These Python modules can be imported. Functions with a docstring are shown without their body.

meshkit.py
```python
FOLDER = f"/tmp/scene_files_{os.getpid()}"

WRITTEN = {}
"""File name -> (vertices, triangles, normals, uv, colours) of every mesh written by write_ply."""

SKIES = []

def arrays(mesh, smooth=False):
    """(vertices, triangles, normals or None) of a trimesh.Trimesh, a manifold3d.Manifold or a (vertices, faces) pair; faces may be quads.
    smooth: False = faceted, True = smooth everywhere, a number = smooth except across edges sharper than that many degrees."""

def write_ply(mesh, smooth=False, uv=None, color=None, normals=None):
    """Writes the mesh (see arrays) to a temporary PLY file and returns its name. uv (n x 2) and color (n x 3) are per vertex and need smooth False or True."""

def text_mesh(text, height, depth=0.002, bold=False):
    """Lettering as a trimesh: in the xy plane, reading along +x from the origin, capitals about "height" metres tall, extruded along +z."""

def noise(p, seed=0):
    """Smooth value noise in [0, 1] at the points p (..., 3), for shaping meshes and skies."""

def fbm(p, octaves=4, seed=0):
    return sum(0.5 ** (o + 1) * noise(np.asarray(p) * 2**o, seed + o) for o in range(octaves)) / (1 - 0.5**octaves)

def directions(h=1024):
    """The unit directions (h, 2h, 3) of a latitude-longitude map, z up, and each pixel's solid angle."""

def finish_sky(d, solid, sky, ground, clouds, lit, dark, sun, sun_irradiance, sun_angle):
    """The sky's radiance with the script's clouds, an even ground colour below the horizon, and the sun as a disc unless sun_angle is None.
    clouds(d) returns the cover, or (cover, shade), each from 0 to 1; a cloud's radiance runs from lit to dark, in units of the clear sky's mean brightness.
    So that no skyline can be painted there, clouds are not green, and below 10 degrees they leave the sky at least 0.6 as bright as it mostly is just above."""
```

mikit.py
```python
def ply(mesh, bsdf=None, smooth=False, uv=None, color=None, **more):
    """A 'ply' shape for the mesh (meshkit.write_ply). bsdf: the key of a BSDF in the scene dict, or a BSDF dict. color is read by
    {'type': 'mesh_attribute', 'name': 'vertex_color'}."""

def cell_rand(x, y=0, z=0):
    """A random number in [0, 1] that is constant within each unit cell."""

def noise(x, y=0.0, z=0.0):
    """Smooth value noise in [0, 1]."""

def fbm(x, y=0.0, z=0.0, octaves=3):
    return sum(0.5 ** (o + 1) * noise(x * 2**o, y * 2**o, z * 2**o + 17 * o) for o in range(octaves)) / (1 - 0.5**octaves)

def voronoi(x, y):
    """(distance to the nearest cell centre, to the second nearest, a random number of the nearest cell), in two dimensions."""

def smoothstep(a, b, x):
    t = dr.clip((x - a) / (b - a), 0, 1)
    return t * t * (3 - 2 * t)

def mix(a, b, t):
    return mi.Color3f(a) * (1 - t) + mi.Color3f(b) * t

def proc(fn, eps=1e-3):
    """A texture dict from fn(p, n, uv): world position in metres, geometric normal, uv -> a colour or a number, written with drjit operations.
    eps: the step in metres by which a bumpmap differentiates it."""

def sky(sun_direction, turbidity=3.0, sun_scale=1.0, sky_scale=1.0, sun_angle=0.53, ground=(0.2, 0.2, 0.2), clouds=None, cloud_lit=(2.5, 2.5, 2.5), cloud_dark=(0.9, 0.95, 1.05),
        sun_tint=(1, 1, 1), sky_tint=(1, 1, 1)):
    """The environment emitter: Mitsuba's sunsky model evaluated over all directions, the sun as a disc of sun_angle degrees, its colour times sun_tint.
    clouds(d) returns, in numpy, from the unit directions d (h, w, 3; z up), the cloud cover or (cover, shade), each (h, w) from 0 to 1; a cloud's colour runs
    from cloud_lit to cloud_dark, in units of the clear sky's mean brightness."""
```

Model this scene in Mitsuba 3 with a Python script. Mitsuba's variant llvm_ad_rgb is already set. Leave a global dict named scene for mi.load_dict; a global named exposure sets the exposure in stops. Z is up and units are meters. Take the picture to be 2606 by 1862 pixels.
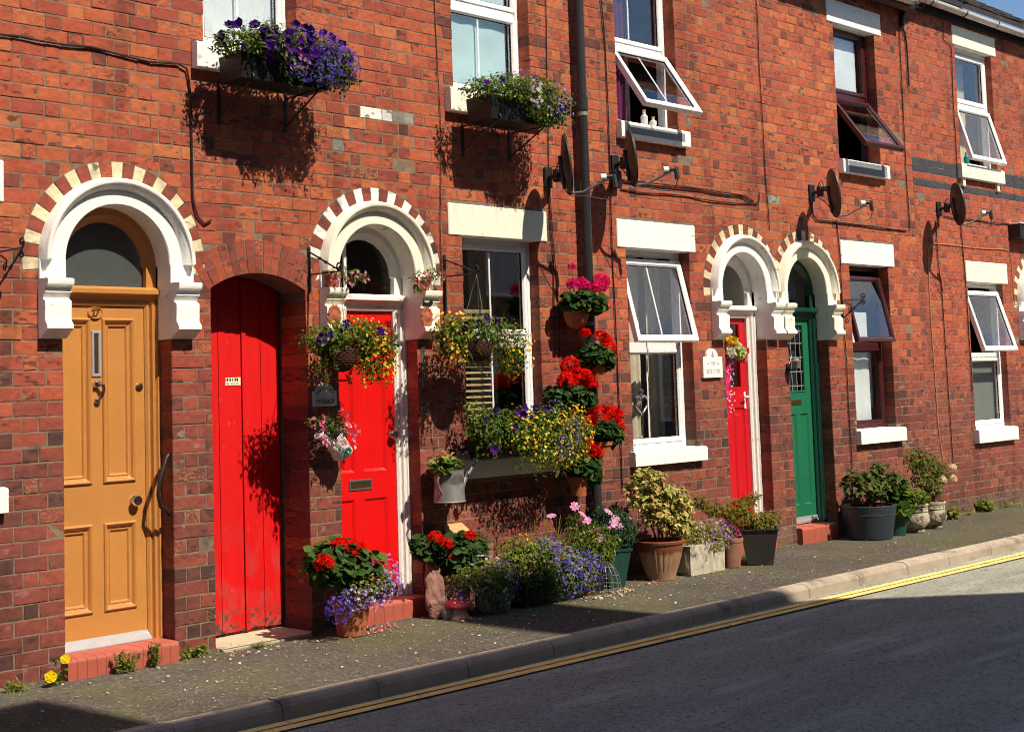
import math, random
import numpy as np, trimesh, drjit as dr, mitsuba as mi
from shapely import affinity
from shapely.geometry import Polygon, box as sbox, Point
from shapely.ops import unary_union
import mikit, meshkit
from mikit import proc, noise, fbm, mix, smoothstep

T = mi.ScalarTransform4f
RNG = np.random.default_rng(7)
random.seed(7)

# ---------------------------------------------------------------- camera, sun and sky, exposure
CAM, YAW, PITCH, ROLL = (0.0, -8.2, 1.6904), 0.796586, 0.0790981, -0.0327127
fw = np.array([math.sin(YAW) * math.cos(PITCH), math.cos(YAW) * math.cos(PITCH), math.sin(PITCH)])
r0 = np.array([math.cos(YAW), -math.sin(YAW), 0.0]); u0 = np.cross(r0, fw)
up = -r0 * math.sin(ROLL) + u0 * math.cos(ROLL)
scene, labels = {'type': 'scene'}, {}
scene['camera'] = {'type': 'perspective', 'fov': 2 * math.degrees(math.atan(1303 / 3614.68)), 'fov_axis': 'x', 'near_clip': 0.1, 'far_clip': 900.0,
                   'principal_point_offset_x': 0.0015, 'principal_point_offset_y': 0.1253,
                   'to_world': T().look_at(origin=list(CAM), target=[float(a + b) for a, b in zip(CAM, fw)], up=[float(x) for x in up])}


def clouds(d):
    p = d / np.maximum(d[..., 2:3], 0.12)
    c = meshkit.fbm(np.stack([p[..., 0] * 0.9 + 1.7, p[..., 1] * 0.9, p[..., 0] * 0 + 3.7], -1), 6, seed=3)
    cover = np.clip((c - 0.55) * 9, 0, 1)
    return cover, np.clip((c - 0.60) * 3.5, 0, 0.7)


scene['sky'] = mikit.sky((0.07, -1.0, 1.2), turbidity=2.6, sky_scale=0.72, clouds=clouds, cloud_lit=(2.3, 2.3, 2.3), sun_tint=(0.95, 1.0, 1.07))
exposure = 2.2


# ---------------------------------------------------------------- naming
def key_of(name, parent=None):
    base = f'{parent}__{name}' if parent else name
    n = COUNT.get(base, 0); COUNT[base] = n + 1
    return base if n == 0 else f'{base}_{n:03d}'


COUNT = {}


def thing(name, label, cat, group=None):
    k = key_of(name); labels[k] = {'label': label, 'category': cat}
    if group: labels[k]['group'] = group
    return k


def structure(name, mb, m, **kw):
    k = mb.build(name, m, **kw); labels[k] = {'kind': 'structure'}; return k


# ---------------------------------------------------------------- meshes
class MB:
    """Collects shapes and leaves them as ONE mesh of the scene. y runs into the wall, z up."""
    def __init__(s): s.v, s.f, s.c, s.n = [], [], [], 0

    def add(s, v, f, c=None):
        v, f = np.asarray(v, float), np.asarray(f, int)
        if f.shape[1] == 4: f = np.vstack([f[:, [0, 1, 2]], f[:, [0, 2, 3]]])
        s.v.append(v); s.f.append(f + s.n); s.n += len(v)
        s.c.append(np.zeros((len(v), 0)) if c is None else np.broadcast_to(np.asarray(c, float), (len(v), len(np.atleast_1d(c)) if np.ndim(c) < 2 else np.shape(c)[1])))
        return s

    def tri(s, m, c=None): return s.add(m.vertices, m.faces, c)

    def box(s, x0, x1, y0, y1, z0, z1, ch=0.0, c=None):
        lo, hi = np.array([x0, y0, z0]), np.array([x1, y1, z1]); ch = min(ch, 0.45 * float((hi - lo).min()))
        if ch <= 0:
            v = np.array([[a, b, d] for a in (x0, x1) for b in (y0, y1) for d in (z0, z1)])
            return s.add(v, [[0, 1, 3, 2], [4, 6, 7, 5], [0, 4, 5, 1], [2, 3, 7, 6], [0, 2, 6, 4], [1, 5, 7, 3]], c)
        return s.add((lo + hi) / 2 + CHS * ((hi - lo) / 2)[None] - CHI * ch, CHF, c)

    def slab(s, poly, y0, y1, c=None):
        for g in getattr(poly, 'geoms', [poly]):
            if g.geom_type != 'Polygon' or g.area < 1e-7: continue
            m = trimesh.creation.extrude_polygon(g, y1 - y0, engine='earcut'); v = np.array(m.vertices)
            s.add(np.c_[v[:, 0], y1 - v[:, 2], v[:, 1]], m.faces, c)
        return s

    def loft(s, rings, cap0=True, cap1=True, closed=True, c=None):
        """rings: list of (n,3) point lists joined in order; convex caps."""
        R = [np.asarray(r, float) for r in rings]; n, f = len(R[0]), []
        for k in range(len(R) - 1):
            for i in range(n if closed else n - 1):
                a, b = k * n + i, k * n + (i + 1) % n
                f.append([a, b, b + n, a + n])
        v = np.vstack(R); s.add(v, f, c)
        for r, on, flip in ((R[0], cap0, True), (R[-1], cap1, False)):
            if on:
                i = np.arange(1, n - 1); t = np.stack([i * 0, i, i + 1], 1)
                s.add(r, t[:, ::-1] if flip else t, c)
        return s

    def lathe(s, prof, at=(0, 0, 0), n=32, arc=None, scale=(1, 1), c=None, wob=None):
        """prof: [(r, z)] bottom to top about a vertical axis."""
        a = np.linspace(0, 2 * math.pi, n, endpoint=False)
        rings = []
        for r, z in prof:
            rr = r if wob is None else r * (1 + wob(a, z))
            rings.append(np.stack([at[0] + rr * np.cos(a) * scale[0], at[1] + rr * np.sin(a) * scale[1], np.full(n, at[2] + z)], 1))
        return s.loft(rings, prof[0][0] > 1e-4, prof[-1][0] > 1e-4, c=c)

    def tube(s, pts, r, sides=6, c=None, cap=True):
        p = np.asarray(pts, float); n = len(p)
        rad = np.broadcast_to(np.asarray(r, float), (n,))
        t = np.gradient(p, axis=0); t /= np.linalg.norm(t, axis=1, keepdims=True) + 1e-12
        ref = np.array([0, 0, 1.0]) if abs(t[0, 2]) < 0.9 else np.array([1.0, 0, 0]); rings = []
        u = np.cross(ref, t[0]); u /= np.linalg.norm(u)
        a = np.arange(sides) * 2 * math.pi / sides
        for k in range(n):
            u = u - t[k] * (u @ t[k]); u /= np.linalg.norm(u) + 1e-12
            w = np.cross(t[k], u)
            rings.append(p[k] + rad[k] * (np.cos(a)[:, None] * u + np.sin(a)[:, None] * w))
        return s.loft(rings, cap, cap, c=c)

    def frame(s, x0, x1, z0, z1, prof, c=None):
        """a rectangular ring: prof = closed loop of (inset, y)."""
        def ring(d, y): return [[x0 + d, y, z0 + d], [x1 - d, y, z0 + d], [x1 - d, y, z1 - d], [x0 + d, y, z1 - d]]
        return s.loft([ring(*p) for p in list(prof) + [prof[0]]], False, False, c=c)

    def panel(s, x0, x1, z0, z1, prof, c=None):
        """stepped rectangle rings from the door face inwards, closed by a flat field."""
        def ring(d, y): return [[x0 + d, y, z0 + d], [x1 - d, y, z0 + d], [x1 - d, y, z1 - d], [x0 + d, y, z1 - d]]
        return s.loft([ring(*p) for p in prof], False, True, c=c)

    def move(s, M, i0=0):
        """applies a function of (n,3) points to what was added from mesh i0 on."""
        for i in range(i0, len(s.v)): s.v[i] = M(s.v[i])
        return s

    def rot(s, axis, deg, about=(0, 0, 0), i0=0):
        R = trimesh.transformations.rotation_matrix(math.radians(deg), axis, about)
        return s.move(lambda v: v @ R[:3, :3].T + R[:3, 3], i0)

    def shift(s, d, i0=0): return s.move(lambda v: v + np.asarray(d), i0)

    def arrays(s): return np.vstack(s.v), np.vstack(s.f), np.vstack(s.c)

    def build(s, name, m, parent=None, smooth=False, label=None, kind=None, flip=False):
        v, f, c = s.arrays(); k = key_of(name, parent)
        kw = {}
        if c.shape[1] == 2: kw['uv'] = c; smooth = bool(smooth)
        if c.shape[1] == 3: kw['color'] = c; smooth = bool(smooth)
        scene[k] = mikit.ply((v, f), 'm_' + m, smooth=smooth, **kw)
        if label: labels.setdefault(k, {})['label'] = label
        if kind: labels.setdefault(k, {})['kind'] = kind
        return k


def _chamfer():
    S, I = [], []
    for sx in (-1, 1):
        for sy in (-1, 1):
            for sz in (-1, 1):
                for k in range(3):
                    g = np.array([sx, sy, sz], float); S.append(g); i = g.copy(); i[k] = 0; I.append(i)
    S, I = np.array(S), np.array(I); P = S - I * 0.2
    h = trimesh.convex.convex_hull(trimesh.PointCloud(P)); idx = [int(np.argmin(((P - q) ** 2).sum(1))) for q in h.vertices]
    return S, I, np.array(idx)[h.faces]


CHS, CHI, CHF = _chamfer()


# ---------------------------------------------------------------- materials
def rgb(*c): return {'type': 'rgb', 'value': [float(x) for x in c]}


def srgb(h):
    c = np.array([int(h[i:i + 2], 16) for i in (0, 2, 4)]) / 255.0
    return np.where(c <= 0.04045, c / 12.92, ((c + 0.055) / 1.055) ** 2.4)


def material(name, col, rough=0.5, spec=0.5, metal=0.0, coat=0.0, bump=None, twosided=True):
    """col: a linear rgb triple or a function (p, n, uv) -> colour; bump: a function returning metres."""
    b = {'type': 'principled', 'base_color': proc(col) if callable(col) else rgb(*col), 'roughness': float(rough), 'specular': float(spec), 'metallic': float(metal)}
    if coat: b['clearcoat'] = float(coat); b['clearcoat_gloss'] = 0.85
    if bump: b = {'type': 'bumpmap', 'arbitrary': proc(bump, eps=2e-3), 'scale': 1.0, 'bsdf': b}
    scene['m_' + name] = {'type': 'twosided', 'bsdf': b} if twosided else b
    return name


def mottled(c, amount=0.25, size=8.0, dirt=None, dsize=3.0, dmin=0.55):
    c = tuple(float(x) for x in c)
    def fn(p, n, uv):
        k = 1 - amount + 2 * amount * fbm(p.x * size, p.y * size, p.z * size, 3)
        out = mi.Color3f(*c) * k
        if dirt is not None:
            out = mix(out, mi.Color3f(*dirt), smoothstep(dmin, dmin + 0.2, fbm(p.x * dsize + 9, p.y * dsize, p.z * dsize, 4)))
        return out
    return fn


PAL = [(0.075, 0.036, 0.028), (0.16, 0.048, 0.034), (0.26, 0.058, 0.038), (0.345, 0.075, 0.040), (0.39, 0.10, 0.042), (0.44, 0.15, 0.060)]


def brick_colour(p, n, uv):
    t, r = uv.x, uv.y
    c = mi.Color3f(*PAL[0])
    for i in range(1, 6):
        c = mix(c, mi.Color3f(*PAL[i]), dr.clip(t * 5 - (i - 1), 0, 1))
    c = dr.select(t > 1.5, mi.Color3f(0.66, 0.56, 0.36), c)      # cream brick
    c = dr.select(t > 2.5, mi.Color3f(0.80, 0.77, 0.70), c)      # painted white
    c = dr.select(t > 3.5, mi.Color3f(0.050, 0.052, 0.062), c)   # blue brick
    c = dr.select(t > 4.5, mi.Color3f(0.26, 0.24, 0.20), c)      # cement patch
    c = dr.select(t > 5.5, mi.Color3f(0.15, 0.085, 0.06), c)     # grimy plinth brick
    a = fbm(p.x * 26, p.y * 26, p.z * 34, 3)
    c = c * (0.70 + 0.60 * a)
    c = c * (0.80 + 0.40 * fbm(p.x * 0.7 + 3, 1.0, p.z * 0.8, 3))
    c = mix(c, c * mi.Color3f(0.55, 0.60, 0.68), 0.7 * smoothstep(0.58, 0.74, fbm(p.x * 5.0, 2.0, p.z * 0.8, 4)))
    red = dr.select(t < 1.5, mi.Float(1.0), mi.Float(0.0))
    sp = smoothstep(0.46, 0.66, fbm(p.x * 75 + r * 50, p.y * 75, p.z * 75, 3)) * smoothstep(0.86, 0.92, r) * red
    c = mix(c, mi.Color3f(0.48, 0.20, 0.07), sp * 0.5)         # spalled face
    soot = smoothstep(0.58, 0.72, fbm(p.x * 18 + r * 31, p.y * 9, p.z * 30, 3)) * smoothstep(0.45, 0.30, r)
    c = mix(c, mi.Color3f(0.045, 0.028, 0.022), soot * 0.75)
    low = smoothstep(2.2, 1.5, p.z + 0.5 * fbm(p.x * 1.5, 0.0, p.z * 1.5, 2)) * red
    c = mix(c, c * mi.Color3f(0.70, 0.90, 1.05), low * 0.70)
    pale = smoothstep(0.70, 0.84, fbm(p.x * 9, p.y * 9, p.z * 11, 4)) * smoothstep(2.6, 1.2, p.z)
    return mix(c, mi.Color3f(0.36, 0.27, 0.25), pale * 0.5)


material('brick', brick_colour, 0.85, 0.3, bump=lambda p, n, uv: 0.0022 * fbm(p.x * 90, p.y * 90, p.z * 90, 3))
material('mortar', mottled((0.19, 0.145, 0.105), 0.40, 25, (0.08, 0.06, 0.05), 5, 0.58), 0.95, 0.2, bump=lambda p, n, uv: 0.003 * fbm(p.x * 120, p.y * 120, p.z * 120, 2))


def painted(c, dirt, k):
    def fn(p, n, uv):
        out = mi.Color3f(*c) * (0.95 + 0.08 * fbm(p.x * 9, p.y * 9, p.z * 9, 3))
        out = mix(out, mi.Color3f(*dirt), k * smoothstep(0.60, 0.80, fbm(p.x * 26, p.y * 26, p.z * 2.2, 4)))
        return mix(out, mi.Color3f(*dirt) * 0.8, smoothstep(0.74, 0.82, fbm(p.x * 14, p.y * 14, p.z * 14, 4)) * 0.7)
    return fn


material('white_stone', painted((0.82, 0.82, 0.79), (0.45, 0.41, 0.34), 0.35), 0.6, 0.4, bump=lambda p, n, uv: 0.0010 * fbm(p.x * 60, p.y * 60, p.z * 60, 3))
material('cream_stone', painted((0.80, 0.77, 0.65), (0.42, 0.36, 0.26), 0.35), 0.6, 0.4, bump=lambda p, n, uv: 0.0010 * fbm(p.x * 60, p.y * 60, p.z * 60, 3))
material('grey_paint', mottled((0.22, 0.24, 0.27), 0.08, 10), 0.7, 0.4)
material('upvc', (0.80, 0.81, 0.83), 0.25, 0.5)
material('maroon_upvc', mottled((0.055, 0.012, 0.016), 0.1, 14), 0.3, 0.5)
material('rubber', (0.012, 0.012, 0.013), 0.6, 0.3)
material('ochre_paint', mottled((0.46, 0.205, 0.055), 0.07, 5, (0.40, 0.17, 0.035), 4, 0.68), 0.32, 0.5, coat=0.25)
material('red_paint', mottled((0.62, 0.004, 0.004), 0.06, 5, (0.50, 0.012, 0.01), 9, 0.66), 0.35, 0.5, coat=0.3)


def boards(p, n, uv):
    c = mi.Color3f(0.60, 0.004, 0.005) * (0.90 + 0.2 * fbm(p.x * 30, p.y * 9, p.z * 2.0, 3))
    c = mix(c, mi.Color3f(0.42, 0.05, 0.045), smoothstep(0.95, 0.15, p.z) * smoothstep(0.40, 0.65, fbm(p.x * 9, p.y * 9, p.z * 4, 4)) * 0.8)
    c = mix(c, mi.Color3f(0.62, 0.09, 0.075), smoothstep(0.74, 0.80, fbm(p.x * 40, p.y * 40, p.z * 12, 3)) * 0.4)
    return mix(c, mi.Color3f(0.09, 0.05, 0.035), smoothstep(0.17, 0.06, p.z - 0.10 * fbm(p.x * 22, 0.0, p.z * 20, 3)) * smoothstep(0.42, 0.55, fbm(p.x * 26, 3.0, p.z * 22, 3)))


material('boards_paint', boards, 0.5, 0.5)
material('crimson_paint', (0.50, 0.008, 0.016), 0.3, 0.5, coat=0.3)
material('green_paint', mottled((0.012, 0.135, 0.068), 0.06, 5), 0.35, 0.5, coat=0.25)
material('dark_green_paint', (0.004, 0.040, 0.028), 0.3, 0.5, coat=0.3)
material('white_paint', mottled((0.74, 0.73, 0.70), 0.06, 10, (0.45, 0.40, 0.33), 12, 0.68), 0.45, 0.4)
material('aluminium', mottled((0.40, 0.40, 0.42), 0.06, 14), 0.45, 0.5, metal=0.35)
material('chrome', (0.75, 0.75, 0.76), 0.12, 0.5, metal=1.0)
material('brass', (0.55, 0.42, 0.24), 0.25, 0.5, metal=1.0)
material('dark_brass', (0.16, 0.09, 0.04), 0.4, 0.5, metal=0.8)
material('wrought_iron', (0.012, 0.011, 0.011), 0.5, 0.5)
material('cable', (0.022, 0.012, 0.011), 0.5, 0.4)
material('tan_cable', (0.42, 0.25, 0.12), 0.6, 0.3)
material('pipe_plastic', mottled((0.022, 0.022, 0.024), 0.15, 6), 0.35, 0.5)
material('grey_plastic', (0.075, 0.075, 0.075), 0.4, 0.5)
material('white_plastic', (0.78, 0.78, 0.77), 0.35, 0.5)
material('dish_metal', mottled((0.030, 0.026, 0.025), 0.2, 20), 0.45, 0.5)
material('galvanised', mottled((0.24, 0.24, 0.23), 0.40, 11, (0.11, 0.10, 0.09), 8, 0.56), 0.5, 0.5, metal=0.45)
material('enamel', mottled((0.60, 0.63, 0.62), 0.08, 12), 0.3, 0.5)
material('enamel_green', (0.06, 0.24, 0.12), 0.4, 0.5)
material('terracotta', mottled((0.34, 0.105, 0.048), 0.2, 9, (0.30, 0.17, 0.11), 8, 0.62), 0.85, 0.3)


def glazed(p, n, uv):
    k = p.z + 0.05 * (noise(p.x * 34, p.y * 34, 0.0) - 0.5) + 0.03 * fbm(p.x * 12, p.y * 12, p.z * 3, 2)
    c = mix(mi.Color3f(0.33, 0.20, 0.12), mi.Color3f(0.20, 0.060, 0.026), smoothstep(0.235, 0.262, k))
    return c * (0.75 + 0.5 * fbm(p.x * 18, p.y * 18, p.z * 7, 3))


material('glazed_pot', glazed, 0.35, 0.5, coat=0.2)
material('dull_terracotta', mottled((0.24, 0.12, 0.075), 0.25, 9, (0.13, 0.08, 0.055), 7, 0.58), 0.85, 0.3)
material('soil', mottled((0.035, 0.024, 0.016), 0.4, 40), 1.0, 0.1)
material('quarry_tile', mottled((0.36, 0.088, 0.058), 0.16, 6, (0.26, 0.12, 0.09), 12, 0.66), 0.6, 0.4)
material('concrete', mottled((0.33, 0.28, 0.22), 0.2, 14, (0.15, 0.12, 0.10), 4, 0.58), 0.9, 0.2, bump=lambda p, n, uv: 0.0016 * fbm(p.x * 130, p.y * 130, p.z * 130, 2))
material('sandstone', mottled((0.36, 0.32, 0.23), 0.16, 10, (0.22, 0.19, 0.13), 6, 0.62), 0.9, 0.2)
material('urn_stone', mottled((0.40, 0.36, 0.27), 0.3, 22, (0.10, 0.09, 0.075), 10, 0.50), 0.9, 0.2)
material('log_stone', mottled((0.43, 0.39, 0.31), 0.25, 18, (0.10, 0.10, 0.085), 9, 0.54), 0.9, 0.2)
material('red_rock', mottled((0.28, 0.15, 0.12), 0.4, 22, (0.40, 0.30, 0.26), 14, 0.60), 0.95, 0.2)
material('wood', mottled((0.38, 0.19, 0.09), 0.3, 14, (0.20, 0.08, 0.04), 9, 0.55), 0.8, 0.3)
material('pale_wood', mottled((0.52, 0.30, 0.13), 0.1, 14), 0.8, 0.3)
material('wicker', mottled((0.060, 0.022, 0.014), 0.4, 50), 0.8, 0.3)
material('black_plastic', mottled((0.0075, 0.0075, 0.0075), 0.2, 9), 0.5, 0.4)
material('slate_planter', mottled((0.030, 0.027, 0.025), 0.25, 10, (0.06, 0.05, 0.04), 6, 0.6), 0.7, 0.4)
material('navy_plastic', mottled((0.026, 0.036, 0.048), 0.12, 6), 0.42, 0.5)
material('green_plastic', mottled((0.012, 0.055, 0.046), 0.1, 6), 0.4, 0.5)
material('grey_glaze', mottled((0.20, 0.20, 0.19), 0.25, 9), 0.35, 0.5)
material('toadstool_red', mottled((0.42, 0.035, 0.045), 0.4, 20), 0.6, 0.4)
material('toadstool_stalk', mottled((0.42, 0.31, 0.22), 0.3, 30), 0.85, 0.3)
material('paper', (0.75, 0.68, 0.52), 0.7, 0.3)
material('ink', (0.02, 0.02, 0.022), 0.6, 0.3)
material('pale_ink', (0.30, 0.33, 0.38), 0.6, 0.3)
material('sign_face', mottled((0.52, 0.53, 0.50), 0.05, 10), 0.5, 0.4)
material('sign_white', (0.82, 0.82, 0.80), 0.4, 0.4)
material('plaster', (0.34, 0.30, 0.25), 0.9, 0.2)
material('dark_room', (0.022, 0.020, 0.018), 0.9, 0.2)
material('net_curtain', mottled((0.62, 0.70, 0.72), 0.12, 4), 0.9, 0.1)
material('teal_curtain', mottled((0.42, 0.60, 0.62), 0.12, 5), 0.9, 0.1)
material('cream_curtain', mottled((0.62, 0.58, 0.46), 0.06, 5), 0.9, 0.1)
material('purple_curtain', mottled((0.10, 0.015, 0.075), 0.3, 8), 0.8, 0.3)
material('tan_blind', (0.36, 0.27, 0.15), 0.6, 0.4)
material('grey_film', mottled((0.20, 0.235, 0.225), 0.06, 3), 0.7, 0.3)
material('frosted_grey', mottled((0.055, 0.070, 0.072), 0.12, 30), 0.6, 0.4)
material('bottle_teal', (0.01, 0.22, 0.24), 0.2, 0.5)
material('yellow_line', mottled((0.80, 0.55, 0.19), 0.16, 14, (0.34, 0.24, 0.10), 12, 0.66), 0.75, 0.3)
material('fascia_brick', mottled((0.020, 0.022, 0.030), 0.25, 8), 0.8, 0.3)
material('slate', mottled((0.035, 0.033, 0.035), 0.35, 5, (0.085, 0.075, 0.045), 4, 0.58), 0.8, 0.3)
material('gutter_white', mottled((0.62, 0.62, 0.60), 0.12, 5, (0.22, 0.20, 0.17), 6, 0.60), 0.5, 0.4)
material('pink_ribbon', mottled((0.62, 0.02, 0.15), 0.2, 18), 0.5, 0.4)
scene['m_glass'] = {'type': 'thindielectric', 'int_ior': 1.85}
scene['m_old_glass'] = {'type': 'thindielectric', 'int_ior': 1.42}
scene['m_leaf'] = {'type': 'principledthin', 'base_color': {'type': 'mesh_attribute', 'name': 'vertex_color'}, 'roughness': 0.45, 'diff_trans': 0.55, 'eta': 1.4}
scene['m_petal'] = {'type': 'principledthin', 'base_color': {'type': 'mesh_attribute', 'name': 'vertex_color'}, 'roughness': 0.7, 'diff_trans': 0.5, 'eta': 1.2}


def pavement_colour(p, n, uv):
    c = mi.Color3f(0.068, 0.060, 0.050) * (0.45 + 1.1 * fbm(p.x * 55, p.y * 55, 0.0, 3))
    c = c * (0.75 + 0.5 * fbm(p.x * 2.2, p.y * 2.2, 3.0, 3))
    near = smoothstep(-1.25, -0.25, p.y)
    moss = smoothstep(0.46, 0.64, fbm(p.x * 1.6 + 4, p.y * 2.4, 0.0, 4) + 0.10 * near)
    c = mix(c, mi.Color3f(0.085, 0.088, 0.022), moss * 0.32)
    grit = smoothstep(0.80, 0.86, noise(p.x * 70, p.y * 70, 5.0))
    return mix(c, mi.Color3f(0.26, 0.23, 0.19), grit * 0.45)


def road_colour(p, n, uv):
    c = mi.Color3f(0.235, 0.240, 0.200) * (0.60 + 0.80 * fbm(p.x * 70, p.y * 70, 0.0, 3))
    c = c * (0.74 + 0.52 * fbm(p.x * 0.9 + 3, p.y * 5.0, 1.0, 5))
    c = mix(c, mi.Color3f(0.34, 0.35, 0.32), smoothstep(0.74, 0.82, noise(p.x * 95, p.y * 95, 3.0)) * 0.5)
    c = mix(c, mi.Color3f(0.05, 0.052, 0.05), smoothstep(0.76, 0.82, noise(p.x * 60 + 9, p.y * 60, 7.0)) * 0.6)
    worn = smoothstep(0.60, 0.78, fbm(p.x * 1.3 + 7, p.y * 7.0, 2.0, 5))
    return mix(c, mi.Color3f(0.38, 0.39, 0.33), worn * 0.5)


def grit_bump(p, n, uv): return 0.006 * fbm(p.x * 110, p.y * 110, 0.0, 2)


material('pavement_tarmac', pavement_colour, 0.92, 0.25, bump=grit_bump)
material('road_tarmac', road_colour, 0.85, 0.3, bump=grit_bump)
# ---------------------------------------------------------------- ground
mb = MB()
def sheet(x0, x1, y0, y1, z, nx, ny, wob=0.004):
    xs, ys = np.linspace(x0, x1, nx), np.linspace(y0, y1, ny)
    X, Y = np.meshgrid(xs, ys); Z = z + wob * (meshkit.fbm(np.stack([X * 0.9, Y * 0.9, X * 0], -1), 3) - 0.5) * 2
    i = np.arange(nx * ny).reshape(ny, nx)
    return np.stack([X, Y, Z], -1).reshape(-1, 3), np.stack([i[:-1, :-1], i[:-1, 1:], i[1:, 1:], i[1:, :-1]], -1).reshape(-1, 4)
big = MB(); big.add(*sheet(-320, 420, -420, 420, -0.13, 3, 3, 0)); structure('ground', big, 'road_tarmac')
structure('road', MB().add(*sheet(-6, 34, -7.4, -1.60, -0.1, 160, 40, 0.006)), 'road_tarmac', smooth=True)
structure('pavement', MB().add(*sheet(-4, 34, -1.54, 0.12, -0.002, 300, 24, 0.005)), 'pavement_tarmac', smooth=True)
structure('far_pavement', MB().add(*sheet(-6, 34, -9.4, -7.3, 0.0, 60, 8, 0.004)), 'pavement_tarmac', smooth=True)
kerb = structure('kerb', MB().box(-4, 34, -1.64, -1.55, -0.2, -0.012), 'concrete')
joints = [-4, -2.4, -0.8, 0.9, 2.2, 3.25, 4.10, 4.78, 5.47, 6.20, 6.98, 7.74, 8.50, 9.25, 10.05, 10.83, 11.65, 12.42, 13.28, 14.1, 15.0, 16, 17, 18, 19.2, 20.5, 22, 24, 27, 30, 34]
for a, b in zip(joints[:-1], joints[1:]):
    s, dz = MB(), RNG.uniform(-0.004, 0.004)
    pr = [(-1.52, -0.18), (-1.52, 0.004 + dz), (-1.61, 0.006 + dz), (-1.645, -0.010 + dz), (-1.66, -0.030 + dz), (-1.672, -0.18)]
    s.loft([[[x + o, y, z] for y, z in pr] for x, o in ((a, 0.004), (b, -0.004))], True, True)
    s.build('kerb_stone', 'concrete', kerb)
for y0, y1 in ((-1.706, -1.780), (-1.802, -1.880)):
    xs = np.linspace(-4, 34, 240); w = 0.005 * (meshkit.noise(np.stack([xs * 9, xs * 0 + y0, xs * 0], -1)) - 0.5); dr_ = -0.0155 * (xs - 4.5)
    v = np.vstack([np.stack([xs, y1 + dr_ + w, xs * 0], 1), np.stack([xs, y0 + dr_ - w, xs * 0], 1)]); n = len(xs); i = np.arange(n - 1)
    v[:, 2] = -0.0875
    structure('yellow_line', MB().add(v, np.stack([i, i + 1, i + 1 + n, i + n], 1)), 'yellow_line')

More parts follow.
